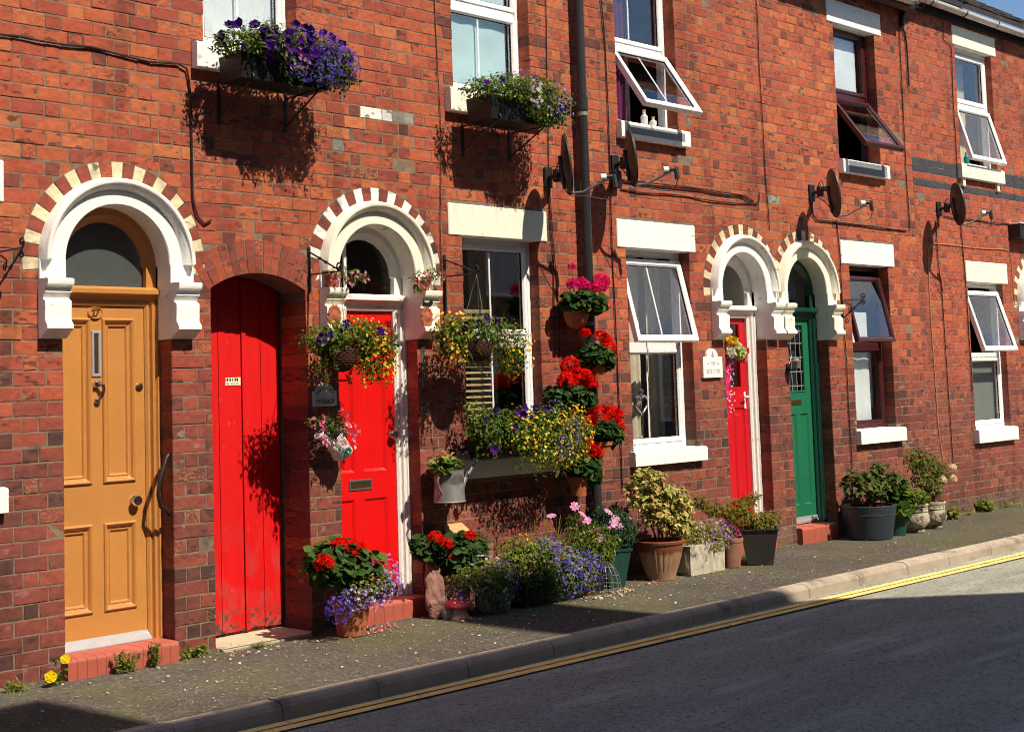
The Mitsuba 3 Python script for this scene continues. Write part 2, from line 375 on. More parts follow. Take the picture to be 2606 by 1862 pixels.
# ---------------------------------------------------------------- openings of the terrace
CO, ZO = 0.0935, 0.014         # course height, first bed
DOORS = {'Y': (4.375, 5.151), 'T': (6.557, 7.330), 'R': (11.334, 12.045), 'G': (12.436, 13.205), 'E': (17.95, 18.72)}
SPRING = 2.575
WIN = {  # x0, x1, z0 (sill top), z1 (lintel bottom)
    'A': (3.05, 3.88, 1.20, 2.91), 'B': (7.844, 8.728, 1.13, 2.91), 'C': (9.892, 10.824, 1.085, 2.91), 'D': (13.696, 14.533, 1.10, 2.91), 'E': (16.44, 17.39, 0.99, 2.796),
    'UA': (5.44, 6.239, 4.115, 5.60), 'UB': (7.798, 8.706, 4.10, 5.60), 'UC': (9.853, 10.743, 4.07, 5.60), 'UD': (13.614, 14.495, 4.07, 5.59), 'UE': (16.456, 17.44, 4.27, 5.77)}
REV = 0.14
PA0, PA1 = 5.464, 6.268
PR = ((PA1 - PA0) ** 2 / 4 + 0.115 ** 2) / (2 * 0.115); PC = ((PA0 + PA1) / 2, 2.43 + 0.115 - PR)


def arc_pts(c, r, a0, a1, n=40): return [(c[0] + r * math.cos(math.radians(a)), c[1] + r * math.sin(math.radians(a))) for a in np.linspace(a0, a1, n)]


def door_hole(k, grow=0.0, r=None):
    x0, x1 = DOORS[k]; c = ((x0 + x1) / 2, SPRING); r = r or (x1 - x0) / 2
    return unary_union([sbox(x0 - grow, -0.3, x1 + grow, SPRING), Polygon(arc_pts(c, r + grow, 0, 180))])


passage_hole = unary_union([sbox(PA0, -0.3, PA1, 2.43), Polygon(arc_pts(PC, PR, 40, 140)).intersection(sbox(PA0, 2.4, PA1, 3))])
PHA = math.degrees(math.asin((PA1 - PA0) / 2 / PR)) + 2.5
passage_arch = Polygon(arc_pts(PC, PR + 0.232, 90 - PHA, 90 + PHA) + arc_pts(PC, PR - 0.001, 90 + PHA, 90 - PHA))
LINT = {'A': (2.95, 3.990, 2.91, 3.169), 'B': (7.693, 8.842, 2.91, 3.169), 'C': (9.766, 10.921, 2.91, 3.169), 'D': (13.534, 14.666, 2.91, 3.169), 'E': (16.405, 17.526, 2.796, 3.058),
        'UA': (5.33, 6.36, 5.6, 5.86), 'UB': (7.67, 8.83, 5.6, 5.86), 'UC': (9.74, 10.86, 5.6, 5.86), 'UD': (13.487, 14.639, 5.59, 5.853), 'UE': (16.397, 17.571, 5.77, 6.02)}
SILL = {'A': (2.9, 3.985, 1.04, 1.19, 0.06), 'B': (7.76, 8.80, 0.985, 1.135, 0.11), 'C': (9.835, 10.90, 0.945, 1.075, 0.065), 'D': (13.66, 14.64, 0.945, 1.095, 0.065), 'E': (16.39, 17.46, 0.82, 0.985, 0.065),
        'UA': (5.34, 6.34, 3.93, 4.11, 0.07), 'UB': (7.70, 8.80, 3.906, 4.098, 0.07), 'UC': (9.82, 10.845, 3.913, 4.066, 0.065), 'UD': (13.585, 14.58, 3.913, 4.066, 0.065), 'UE': (16.34, 17.51, 4.087, 4.262, 0.065)}
SPAN = {'A': (1.6, 5.866), 'B': (5.866, 9.40), 'C': (9.40, 12.242), 'D': (12.242, 15.222), 'E': (15.222, 20.5)}
TOP = {'A': 6.0, 'B': 6.0, 'C': 6.0, 'D': 5.99, 'E': 6.16}
RING0, RING1 = 0.553, 0.655     # the striped ring of bricks round each door arch


def ring_poly(k, r):
    x0, x1 = DOORS[k]; c = ((x0 + x1) / 2, SPRING)
    return unary_union([Polygon(arc_pts(c, r, 0, 180)), sbox(c[0] - r, SPRING - 0.075, c[0] + r, SPRING)])


def surround_poly(k):
    x0, x1 = DOORS[k]; c = (x0 + x1) / 2
    return unary_union([sbox(c - 0.552, 2.08, c + 0.552, SPRING), ring_poly(k, 0.552)])


holes = unary_union([door_hole(k) for k in DOORS] + [passage_hole] + [sbox(*(WIN[k][0], WIN[k][2] - 0.08, WIN[k][1], WIN[k][3])) for k in WIN])
solids = unary_union([passage_arch] + [ring_poly(k, RING1 + 0.006) for k in DOORS] + [surround_poly(k) for k in DOORS] + [sbox(a, c, b, d) for a, b, c, d in LINT.values()] + [sbox(a, c, b, d) for a, b, c, d, _ in SILL.values()])
blocked = unary_union([holes, solids])
JAMBS_R = [d[1] for d in DOORS.values()] + [PA1] + [w[1] for w in WIN.values()]
JAMBS_L = [d[0] for d in DOORS.values()] + [PA0] + [w[0] for w in WIN.values()]
STEPS = [(4.345, 5.13), (PA0, PA1), (6.50, 7.36), (11.3, 12.05), (12.43, 13.12), (17.9, 18.8)]

HOUSE = {
    'A': thing('brick_house', 'red brick terraced house with the ochre yellow front door under a white arch', 'house'),
    'B': thing('brick_house', 'red brick terraced house with bright red door, cream arch and flower covered window', 'house'),
    'C': thing('brick_house', 'red brick terraced house between the black downpipe and the twin arched doors, with white windows', 'house'),
    'D': thing('brick_house', 'red brick terraced house with the dark green door and maroon framed windows', 'house'),
    'E': thing('brick_house', 'rightmost brick house with two dark string courses, white gutter and slate roof', 'house')}
WALL = {}
for h, (a, b) in SPAN.items():
    body = sbox(a, -0.25, b, TOP[h]).difference(holes.buffer(0.004, join_style=2)).difference(unary_union([surround_poly(k).buffer(-0.01) for k in DOORS]))
    WALL[h] = MB().slab(body, 0.0034, REV + 0.10).build('wall', 'mortar', HOUSE[h])


# ---------------------------------------------------------------- bricks
def brick_mesh(s, poly, tone, rnd, y0, depth):
    c = (tone, rnd); g = poly
    if g.geom_type != 'Polygon': return False
    q = np.array(g.exterior.coords)[:-1]
    if Polygon(q).exterior.is_ccw is False: q = q[::-1]
    if len(q) == 4:
        q = q + RNG.normal(0, 0.0013, (4, 2)); e = 0.0042
        m = q.mean(0); inn = q + np.sign(m - q) * e
        tilt = RNG.normal(0, 0.0009, 4)
        s.loft([[[x, depth, z] for x, z in q], [[x, y0 + 0.0042, z] for x, z in q], [[x, y0 + t, z] for (x, z), t in zip(inn, tilt)]], False, True, c=c)
    else:
        s.slab(g, y0 + 0.001, depth, c=c)
    return True


def tone_for(x, z, width, house):
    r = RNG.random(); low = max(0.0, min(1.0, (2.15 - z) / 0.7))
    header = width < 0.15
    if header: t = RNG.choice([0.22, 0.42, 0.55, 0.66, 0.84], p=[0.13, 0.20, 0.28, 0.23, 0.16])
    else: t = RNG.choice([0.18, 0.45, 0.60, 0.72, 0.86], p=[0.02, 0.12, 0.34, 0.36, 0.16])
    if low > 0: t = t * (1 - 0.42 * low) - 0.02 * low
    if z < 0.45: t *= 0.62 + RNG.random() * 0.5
    if house == 'E': t = 0.52 + (t - 0.52) * 0.6 - 0.02
    return float(np.clip(t + RNG.normal(0, 0.045), 0.02, 0.98)), r


def row_bricks(xa, xb, phase, S, H):
    P = S + H; cuts = []
    x = math.floor((xa - phase) / P) * P + phase
    while x < xb + P:
        cuts += [x, x + S]; x += P
    cuts = [c + RNG.normal(0, 0.0025) for c in cuts if xa + 0.055 < c < xb - 0.055]
    e = [xa] + cuts + [xb]
    return list(zip(e[:-1], e[1:]))


ALL = {h: [] for h in SPAN}     # (visible size, mesh builder args)
JT = 0.0034
for terrace in (True, False):
    houses = 'ABCD' if terrace else 'E'
    x_min, x_max = SPAN[houses[0]][0], SPAN[houses[-1]][1]
    co, zo = (CO, ZO) if terrace else (0.0845, 0.02)
    top = TOP[houses[-1]]
    i = 0
    while zo + i * co < top:
        z0, z1 = zo + i * co, min(zo + (i + 1) * co, top)
        zm = (z0 + z1) / 2; i += 1
        full = blocked.intersection(sbox(x_min, zm - 0.004, x_max, zm + 0.004))
        free = sbox(x_min, zm - 0.004, x_max, zm + 0.004).difference(full)
        for seg in getattr(free, 'geoms', [free]):
            xa, _, xb, _ = seg.bounds
            if xb - xa < 0.03: continue
            for a, b in row_bricks(xa, xb, 0.1325 + (0.163 if i % 2 else 0.0), 0.2205, 0.1055):
                ja = 0.0 if (a == xa and xa > x_min) else JT; jb = 0.0 if (b == xb and xb < x_max) else JT
                p = sbox(a + ja, z0 + JT, b - jb, z1 - JT)
                p2 = p.difference(blocked) if p.buffer(-3e-4).intersects(blocked) else p
                for g in getattr(p2, 'geoms', [p2]):
                    if g.geom_type != 'Polygon' or g.area < 0.0006: continue
                    bx = g.bounds; xm = (bx[0] + bx[2]) / 2
                    h = next(k for k in houses if SPAN[k][0] <= xm <= SPAN[k][1])
                    jr = any(abs(bx[0] - j) < 0.01 for j in JAMBS_R) and p2 is p
                    jl = any(abs(bx[2] - j) < 0.01 for j in JAMBS_L) and p2 is p
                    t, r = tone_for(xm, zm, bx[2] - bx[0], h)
                    if not terrace and (4.10 < zm < 4.28 or 3.92 < zm < 4.01): t = 4.0; p2 = p2.buffer(0.0028, join_style=2); g = g.buffer(0.0028, join_style=2)
                    if zm < 0.20 and xm > 12.0: t = 6.0
                    if abs(xm - 7.20) < 0.06 and abs(zm - 3.80) < 0.045: t = 5.0
                    if abs(xm - 6.99) < 0.11 and abs(zm - 3.80) < 0.045: t, r = 3.0, 0.1
                    if abs(xm - 6.67) < 0.08 and abs(zm - 3.51) < 0.045: t = 5.0
                    if abs(xm - 12.28) < 0.06 and abs(zm - 3.49) < 0.05: t = 5.0
                    d = math.hypot(xm, 8.2)
                    seen = g.area / d ** 3 * (1.0 if -0.02 < zm and xm > 3.9 else 0.0)
                    deep = 0.02 if not (jr or jl) else (0.30 if abs(bx[0] - PA1) < 0.02 else REV)
                    ALL[h].append((seen, g, t, r, RNG.normal(0, 0.0012), deep))
for h, bl in ALL.items():
    bl.sort(key=lambda q: -q[0])
    for q in bl[:300]:
        s = MB()
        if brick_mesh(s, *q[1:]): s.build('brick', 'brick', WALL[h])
    s = MB()
    for q in bl[300:]: brick_mesh(s, *q[1:])
    s.build('brickwork', 'brick', WALL[h], kind='stuff')

# the segmental arch over the passage: radial bricks in one or two lengths
arch = HOUSE['A']
pa = MB().slab(passage_arch, 0.0034, 0.30).build('passage_arch', 'mortar', HOUSE['A'])
nv = 15
for k in range(nv):
    a0, a1 = 90 + PHA - 2 * PHA * k / nv - 0.28, 90 + PHA - 2 * PHA * (k + 1) / nv + 0.28
    for r0_, r1_ in ([(PR, PR + 0.232)] if k % 2 == 0 else [(PR, PR + 0.112), (PR + 0.120, PR + 0.232)]):
        w = Polygon([(PC[0] + r * math.cos(math.radians(a)), PC[1] + r * math.sin(math.radians(a))) for r, a in ((r0_, a0), (r1_, a0), (r1_, a1), (r0_, a1))])
        s = MB(); s.slab(w, RNG.normal(0, 0.001), 0.03 if r0_ > PR else 0.28, c=(float(np.clip(RNG.normal(0.46, 0.1), 0.2, 0.85)), RNG.random()))
        s.build('arch_brick', 'brick', pa)
# passage: reveal on the right, soffit, dark stuff behind
# ---------------------------------------------------------------- arched door surrounds
def half_ring(s, c, prof, n=48, a0=0.0, a1=180.0):
    """prof: closed loop of (radius, y)."""
    rings = [[[c[0] + r * math.cos(a), y, c[1] + r * math.sin(a)] for r, y in prof] for a in np.radians(np.linspace(a0, a1, n))]
    return s.loft(rings, True, True)


ARCH_PROF = [(0.372, REV + 0.03), (0.372, -0.012), (0.378, -0.020), (0.462, -0.020), (0.466, -0.010), (0.470, -0.020), (0.474, -0.030), (0.486, -0.052), (0.502, -0.066), (0.507, -0.072), (0.507, -0.082), (0.513, -0.086), (0.530, -0.086), (0.536, -0.080), (0.552, -0.012), (0.552, REV + 0.03)]


def side_profile():
    # (y, z) of the console bracket seen from the side: cap, necking, block with an ogee foot, sloped underside
    return [(REV, 2.575), (-0.022, 2.575), (-0.022, 2.452), (-0.110, 2.452), (-0.126, 2.446), (-0.126, 2.420), (-0.120, 2.408), (-0.094, 2.396), (-0.086, 2.378), (-0.090, 2.366), (-0.070, 2.350), (-0.060, 2.332), (-0.064, 2.322), (-0.086, 2.314), (-0.090, 2.300),
            (-0.088, 2.230), (-0.084, 2.205), (-0.090, 2.188), (-0.106, 2.172), (-0.114, 2.160), (-0.114, 2.140), (-0.104, 2.134), (-0.02, 2.082), (REV, 2.080)]


def console(s, xa, xb):
    pr = side_profile(); rings = []
    for f, o in ((0.0, 0.004), (1.0, -0.004)):
        rings.append([[xa + (xb - xa) * f + o, y, z] for y, z in pr])
    v0 = s.n
    P = Polygon([(y, z) for y, z in pr])
    m = trimesh.creation.extrude_polygon(P, xb - xa, engine='earcut'); v = np.array(m.vertices)
    s.add(np.c_[xa + v[:, 2], v[:, 0], v[:, 1]], m.faces)


def surround(h, k, mat_name, tones, n=25):
    x0, x1 = DOORS[k]; cx = (x0 + x1) / 2; c = (cx, SPRING)
    s = MB(); half_ring(s, c, ARCH_PROF)
    top = s.build('door_arch', mat_name, HOUSE[h], smooth=35, label='moulded white arch hood over the door' if mat_name == 'white_stone' else 'moulded cream arch hood over the door')
    for xa, xb in ((cx - 0.552, cx - 0.376), (cx + 0.376, cx + 0.552)):
        s = MB(); console(s, xa, xb); s.build('console_bracket', mat_name, top, smooth=30)
    for i in range(n):
        lo, hi = -6.5 + 193 * i / n, -6.5 + 193 * (i + 1) / n
        pts = [(c[0] + r * math.cos(math.radians(a)), c[1] + r * math.sin(math.radians(a))) for r, a in ((RING0, lo + 0.35), (RING1, lo + 0.35), (RING1, hi - 0.35), (RING0, hi - 0.35))]
        w = Polygon(pts)
        s = MB(); s.slab(w, RNG.normal(0, 0.0012), 0.03, c=(tones[i % 2] + (RNG.normal(0, 0.07) if tones[i % 2] < 1 else 0.0), RNG.random()))
        s.build('arch_brick', 'brick', top)
    return top


def leaf_with_holes(x0, x1, z0, z1, y, rects, t=0.04):
    body = sbox(x0, z0, x1, z1)
    for r in rects: body = body.difference(sbox(*r))
    return MB().slab(body, y, y + t)


def fanlight(h, k, y, mat_name, r_out=0.376, w=0.045, bar=False, frosted=False):
    x0, x1 = DOORS[k]; c = ((x0 + x1) / 2, SPRING - 0.01)
    s = MB(); half_ring(s, c, [(r_out - w - 0.035, y + 0.05), (r_out - w - 0.035, y + 0.03), (r_out - w, y + 0.012), (r_out - w + 0.012, y), (r_out + 0.01, y), (r_out + 0.01, y + 0.06)], 40)
    for q in (-1, 1): s.box(c[0] + q * (r_out - w / 2 - 0.012) - w / 2 - 0.012, c[0] + q * (r_out - w / 2 - 0.012) + w / 2 + 0.012, y + 0.004, y + 0.05, 2.42, SPRING - 0.01)
    f = s.build('fanlight', mat_name, HOUSE[h], smooth=35)
    g = MB(); R = r_out - w - 0.02
    pts = [[c[0] + R, y + 0.035, 2.42], [c[0] + R, y + 0.035, c[1]]] + [[a, y + 0.035, b] for a, b in arc_pts(c, R, 0, 180, 30)] + [[c[0] - R, y + 0.035, 2.42]]
    i = np.arange(1, len(pts) - 1); g.add(pts, np.stack([i * 0, i, i + 1], 1)); g.build('pane', 'old_glass', f)
    if frosted: MB().add([[x, yy + 0.02, z] for x, yy, z in pts], np.stack([i * 0, i, i + 1], 1)).build('frosted_pane', 'frosted_grey', f)
    if bar: MB().box(c[0] - 0.19, c[0] - 0.165, y + 0.01, y + 0.03, 2.42, c[1] + 0.24, 0.003).build('glazing_bar', mat_name, f)
    return f


def door_frame(h, xa, xb, zb, y, mat_name, right=0.09):
    """transom with its cornice, and the moulded right and left posts."""
    s = MB()
    for q, (a, b) in ((1, (xb, xb + right)), (-1, (xa - right, xa))):
        w = b - a
        ring = lambda z: [[a, y + 0.05, z], [a, y + 0.02, z], [a + w * 0.16, y + 0.006, z], [a + w * 0.3, y + 0.006, z], [a + w * 0.38, y + 0.016, z], [a + w * 0.46, y - 0.012, z], [a + w * 0.62, y - 0.018, z], [a + w * 0.70, y - 0.004, z], [a + w * 0.80, y - 0.024, z], [b, y - 0.024, z], [b, y + 0.05, z]]
        s.loft([ring(zb), ring(2.32)], True, True)
    fr = s.build('door_frame', mat_name, HOUSE[h], smooth=False)
    s = MB(); pr = [(y + 0.05, 2.305), (y + 0.012, 2.305), (y + 0.004, 2.318), (y - 0.002, 2.33), (y - 0.004, 2.345), (y - 0.03, 2.372), (y - 0.052, 2.384), (y - 0.052, 2.412), (y - 0.02, 2.43), (y + 0.05, 2.43)]
    s.loft([[[x, a, z] for a, z in pr] for x in (xa - right - 0.01, xb + right + 0.0)], True, True)
    s.build('transom', mat_name, fr)
    return fr


def tiled_step(h, xa, xb, y0, ztop, n, name='doorstep'):
    s = MB().box(xa + 0.004, xb - 0.004, y0 + 0.012, 0.22, -0.03, ztop - 0.006); k = s.build(name, 'quarry_tile', HOUSE[h])
    xs = np.linspace(xa, xb, n + 1)
    for a, b in zip(xs[:-1], xs[1:]):
        s = MB(); r = 0.028; g = 0.0012; dz = RNG.normal(0, 0.001)
        pr = [(0.22, -0.03), (0.22, ztop)] + [(y0 + r - r * math.sin(t), ztop - r + r * math.cos(t)) for t in np.linspace(0, math.pi / 2, 6)] + [(y0, -0.03)]
        s.loft([[[x, y, z + dz] for y, z in pr] for x in (a + g, b - g)], True, True); s.build('step_tile', 'quarry_tile', k)
    return k


BOLECTION = [(0, 0.0), (0.004, -0.012), (0.012, -0.017), (0.022, -0.010), (0.030, 0.004), (0.042, 0.010), (0.046, 0.004), (0.052, 0.006), (0.058, 0.016), (0.060, 0.018)]
SUNK = [(0, 0.0), (0.004, 0.004), (0.014, 0.012), (0.018, 0.016), (0.020, 0.016)]


def panelled(h, x0, x1, z0, z1, y, rects, mat_name, prof, label):
    rr = [(a, c, b, d) for a, b, c, d in rects]
    d = leaf_with_holes(x0, x1, z0, z1, y, rr).build('door', mat_name, HOUSE[h], label=label)
    for a, b, c, e in rects:
        MB().panel(a, b, c, e, [(q, y + w) for q, w in prof]).build('panel', mat_name, d)
    return d


def knob(parent, x, y, z, r, mat_name, name='door_knob'):
    s = MB(); s.lathe([(r * 0.75, 0), (r * 0.8, 0.006), (r * 0.35, 0.010), (r * 0.32, 0.026), (r * 0.8, 0.034), (r, 0.046), (r * 0.85, 0.058), (0.0, 0.064)], n=20)
    s.rot([1, 0, 0], 90); s.shift((x, y, z)); return s.build(name, mat_name, parent, smooth=50)


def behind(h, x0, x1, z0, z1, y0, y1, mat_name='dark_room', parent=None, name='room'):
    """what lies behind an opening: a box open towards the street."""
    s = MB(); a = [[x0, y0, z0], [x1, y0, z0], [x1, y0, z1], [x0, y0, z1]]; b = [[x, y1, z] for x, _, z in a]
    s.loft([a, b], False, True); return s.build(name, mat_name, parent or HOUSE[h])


def text_on(txt, height, x, y, z, bold=False, centre=True, depth=0.002, rot=0.0):
    m = meshkit.text_mesh(txt, height, depth, bold); v = np.array(m.vertices)
    if centre: v[:, 0] -= (v[:, 0].min() + v[:, 0].max()) / 2
    a = math.radians(rot); v = np.c_[v[:, 0] * math.cos(a) - v[:, 1] * math.sin(a), v[:, 0] * math.sin(a) + v[:, 1] * math.cos(a), v[:, 2]]
    return np.c_[x + v[:, 0], y - v[:, 2], z + v[:, 1]], m.faces


# --- ochre door
surround('A', 'Y', 'white_stone', (2.0, 0.34), 25)
Y = 0.19
tiled_step('A', 4.345, 5.125, -0.085, 0.125, 12)
fanlight('A', 'Y', 0.155, 'ochre_paint', 0.375, 0.05, frosted=True)
door_frame('A', 4.37, 5.060, 0.125, 0.165, 'ochre_paint')
PAN = [(4.430, 4.668, 1.155, 2.225), (4.747, 4.984, 1.155, 2.225), (4.430, 4.668, 0.338, 0.902), (4.747, 4.984, 0.338, 0.902)]
yd = panelled('A', 4.372, 5.058, 0.165, 2.305, Y, PAN, 'ochre_paint', BOLECTION, 'ochre yellow four panelled front door with number 17')
pr = [(Y + 0.03, 0.185), (Y - 0.002, 0.185), (Y - 0.008, 0.170), (Y - 0.03, 0.150), (Y - 0.05, 0.132), (Y - 0.05, 0.126), (Y + 0.03, 0.126)]
MB().loft([[[x, a, z] for a, z in pr] for x in (4.372, 5.066)]).build('weather_board', 'aluminium', yd)
knob(yd, 4.968, Y, 1.03, 0.036, 'chrome')
s = MB().lathe([(0.024, 0), (0.026, 0.008), (0.014, 0.012), (0.0, 0.013)], n=20); s.rot([1, 0, 0], 90); s.shift((5.018, Y, 1.772)); s.build('door_lock', 'brass', yd, smooth=40)
s = MB().frame(4.671, 4.742, 1.843, 2.143, [(0, Y), (0.004, Y - 0.010), (0.018, Y - 0.010), (0.022, Y - 0.002), (0.022, Y)]); lb = s.build('letterbox', 'aluminium', yd)
MB().box(4.690, 4.723, Y - 0.003, Y + 0.01, 1.862, 2.124).build('flap', 'dark_brass', lb)
s = MB(); s.box(4.682, 4.722, Y - 0.03, Y, 1.775, 1.818, 0.006); s.tube([(4.708, Y - 0.025, 1.80), (4.73, Y - 0.045, 1.79), (4.735, Y - 0.045, 1.76), (4.72, Y - 0.045, 1.72), (4.705, Y - 0.03, 1.695)], [0.011, 0.013, 0.011, 0.013, 0.010], 8)
s.box(4.690, 4.718, Y - 0.02, Y, 1.672, 1.706, 0.005); s.build('door_knocker', 'chrome', yd, smooth=40)
s = MB(); s.lathe([(1.0, 0.0), (1.0, 0.012), (0.92, 0.016), (0.86, 0.010), (0.0, 0.010)], n=32); s.move(lambda v: v * np.array([0.052, 0.040, 1.0])); s.rot([1, 0, 0], 90); s.shift((4.700, Y, 2.258)); npl = s.build('number_plate', 'ochre_paint', yd, smooth=30)
for ch, dx in (('1', -0.013), ('7', 0.012)): MB().add(*text_on(ch, 0.046, 4.700 + dx, Y - 0.0105, 2.235, True, depth=0.003)).build('numeral', 'dark_brass', npl)
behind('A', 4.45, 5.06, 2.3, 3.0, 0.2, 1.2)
s = MB(); s.tube([(5.150, 0.05, 1.322), (5.12, 0.03, 1.30), (5.062, 0.02, 1.16), (5.050, 0.02, 1.06), (5.075, 0.03, 0.985), (5.125, 0.03, 0.945), (5.152, 0.05, 0.93)], 0.014, 8)
s.build('grab_rail', 'wrought_iron', HOUSE['A'], smooth=50)

# --- passage
s = MB(); d0, d1 = 0.34, 0.37
pk = MB().slab(passage_hole.intersection(sbox(5.3, 0.028, 6.5, 3)).buffer(0.02), d1 - 0.004, d1 + 0.03).build('passage_door', 'boards_paint', HOUSE['A'], label='bright red boarded passage door in a deep brick archway')
xs = [5.60, 5.675, 5.735, 5.795, 5.935, 5.975, 6.105, 6.262]
for a, b in zip(xs[:-1], xs[1:]):
    zb = 0.030 + RNG.random() * 0.02
    proud = 0.012 if (b - a) < 0.08 else 0.0
    pl = sbox(a + 0.0025, zb, b - 0.0025, 2.6).intersection(passage_hole.buffer(0.02))
    sx = MB().slab(pl, d0 - proud, d1); sx.build('plank', 'boards_paint', pk)
s = MB().box(5.790, 5.928, d0 - 0.0035, d0 - 0.001, 1.767, 1.823); stk = s.build('sticker', 'paper', pk, label='small white sticker with smudged print on the red boards')
s = MB()
for a, b, z, hh in ((5.80, 5.806, 1.797, 0.02), (5.811, 5.822, 1.797, 0.02), (5.854, 5.862, 1.797, 0.018), (5.876, 5.888, 1.797, 0.02), (5.893, 5.906, 1.797, 0.018), (5.802, 5.83, 1.778, 0.004), (5.84, 5.878, 1.778, 0.004), (5.888, 5.91, 1.778, 0.004)): s.box(a, b, d0 - 0.0045, d0 - 0.002, z, z + hh)
s.box(5.833, 5.846, d0 - 0.0045, d0 - 0.002, 1.798, 1.816, 0.0012)
s.build('print', 'ink', stk)
behind('A', PA0 - 0.02, PA1 + 0.02, -0.1, 2.62, 0.24, 0.6, 'mortar', name='passage_lining')
s = MB(); v, f = sheet(5.47, 6.262, -0.06, 0.42, 0.018, 8, 6, 0.003); s.add(v, f); s.box(5.47, 6.262, -0.075, 0.42, -0.05, 0.012, 0.004); s.build('passage_slab', 'sandstone', HOUSE['A'])

# --- scarlet door
surround('B', 'T', 'cream_stone', (3.0, 0.22), 25)
Y = 0.185
tiled_step('B', 6.50, 7.352, -0.06, 0.135, 9)
fanlight('B', 'T', 0.145, 'white_paint', 0.375, 0.055, bar=True)
door_frame('B', 6.50, 7.236, 0.135, 0.15, 'white_paint', 0.095)
PAN = [(6.60, 6.832, 1.09, 1.79), (6.923, 7.147, 1.09, 1.79), (6.60, 6.828, 0.30, 0.886), (6.923, 7.147, 0.30, 0.886), (6.60, 6.832, 1.88, 2.22), (6.923, 7.147, 1.88, 2.22)]
td = panelled('B', 6.50, 7.237, 0.16, 2.31, Y, PAN, 'red_paint', SUNK, 'scarlet panelled front door behind the hanging basket')
knob(td, 7.195, Y, 1.355, 0.034, 'chrome')
s = MB().lathe([(0.02, 0), (0.022, 0.006), (0.0, 0.008)], n=16); s.rot([1, 0, 0], 90); s.shift((7.195, Y, 1.503)); s.build('door_lock', 'brass', td)
s = MB().frame(6.772, 6.996, 0.953, 1.035, [(0, Y), (0.004, Y - 0.008), (0.016, Y - 0.008), (0.018, Y - 0.003), (0.018, Y)]); lb = s.build('letterbox', 'grey_plastic', td)
MB().box(6.79, 6.978, Y - 0.004, Y + 0.01, 0.972, 1.016, 0.002).build('flap', 'dark_brass', lb)
MB().box(6.50, 7.24, Y - 0.02, Y + 0.02, 0.136, 0.158).build('threshold', 'aluminium', td)
behind('B', 6.58, 7.30, 2.3, 3.0, 0.2, 1.2)
for q, xx in enumerate((6.452, 7.352)):
    s = MB(); s.lathe([(0.0, 0.0), (0.078, 0.0), (0.080, 0.012), (0.066, 0.018), (0.045, 0.012), (0.022, 0.022), (0.0, 0.026)], n=32, wob=lambda a, z: 0.22 * (np.abs(np.sin(a * 6)) - 0.5) if 0.005 < z < 0.021 else 0 * a)
    s.move(lambda v: v * np.array([0.72, 1.0, 1.0])); s.rot([1, 0, 0], 90); s.shift((xx, -0.088, 2.247))
    t = thing('rosette_plaque', ['carved terracotta rosette on the cream bracket left of the scarlet door', 'carved terracotta rosette on the cream bracket right of the scarlet door'][q], 'plaque', 'terracotta rosettes on the cream brackets')
    s.build('rosette', 'terracotta', t, smooth=25)
s = MB()
for q in (-1, 1):
    a = [[7.345, -0.095, 2.34], [7.345 + q * 0.045, -0.125, 2.385], [7.345 + q * 0.052, -0.12, 2.35], [7.345 + q * 0.035, -0.11, 2.322], [7.345, -0.095, 2.33]]
    s.add(a, [[0, 1, 2], [0, 2, 3], [0, 3, 4]]); s.add(np.array(a) + [0, 0.004, 0], [[0, 2, 1], [0, 3, 2], [0, 4, 3]])
t = thing('butterfly_ornament', 'dark metal butterfly above the right hand terracotta rosette', 'ornament'); s.build('wings', 'wrought_iron', t)
MB().tube([(7.345, -0.100, 2.315), (7.345, -0.10, 2.365)], 0.006, 6).build('body', 'wrought_iron', t)

# --- crimson door and green door (the pair)
surround('C', 'R', 'white_stone', (2.0, 0.26), 25)
Y = 0.195
fanlight('C', 'R', 0.15, 'white_paint', 0.36, 0.055)
behind('C', 11.36, 12.0, 2.3, 3.0, 0.21, 1.0, 'plaster')
door_frame('C', 11.25, 11.950, 0.13, 0.15, 'white_paint', 0.10)
rects = [(11.56, 11.845, 1.612, 2.245)]
rd = leaf_with_holes(11.25, 11.952, 0.15, 2.31, Y, [(a, c, b, d) for a, b, c, d in rects + [(11.40, 11.58, 0.32, 1.41), (11.665, 11.895, 0.32, 1.41)]]).build('door', 'crimson_paint', HOUSE['C'], label='crimson front door hung with a flower wreath')
for a, b, c, e in ((11.40, 11.58, 0.32, 1.41), (11.665, 11.895, 0.32, 1.41)): MB().panel(a, b, c, e, [(0, Y), (0.01, Y + 0.012), (0.03, Y + 0.02), (0.06, Y + 0.02), (0.075, Y + 0.006), (0.08, Y + 0.006)]).build('panel', 'crimson_paint', rd)
MB().add([[11.56, Y + 0.015, 1.612], [11.845, Y + 0.015, 1.612], [11.845, Y + 0.015, 2.245], [11.56, Y + 0.015, 2.245]], [[0, 1, 2, 3]]).build('pane', 'glass', rd)
MB().frame(11.548, 11.857, 1.600, 2.257, [(0, Y), (0.006, Y - 0.008), (0.014, Y - 0.004), (0.016, Y + 0.01)]).build('glazing_bead', 'crimson_paint', rd)
behind('C', 11.5, 11.9, 1.55, 2.29, Y + 0.03, 0.9, 'plaster', name='hallway')
s = MB().box(11.885, 11.913, Y - 0.008, Y, 1.395, 1.565, 0.004); s.tube([(11.90, Y - 0.008, 1.515), (11.90, Y - 0.05, 1.515), (11.83, Y - 0.052, 1.515)], 0.009, 8); s.build('door_handle', 'white_plastic', rd, smooth=40)
tiled_step('C', 11.30, 12.04, -0.02, 0.12, 8)
surround('D', 'G', 'cream_stone', (2.0, 0.26), 25)
Y = 0.195
fanlight('D', 'G', 0.15, 'dark_green_paint', 0.37, 0.05)
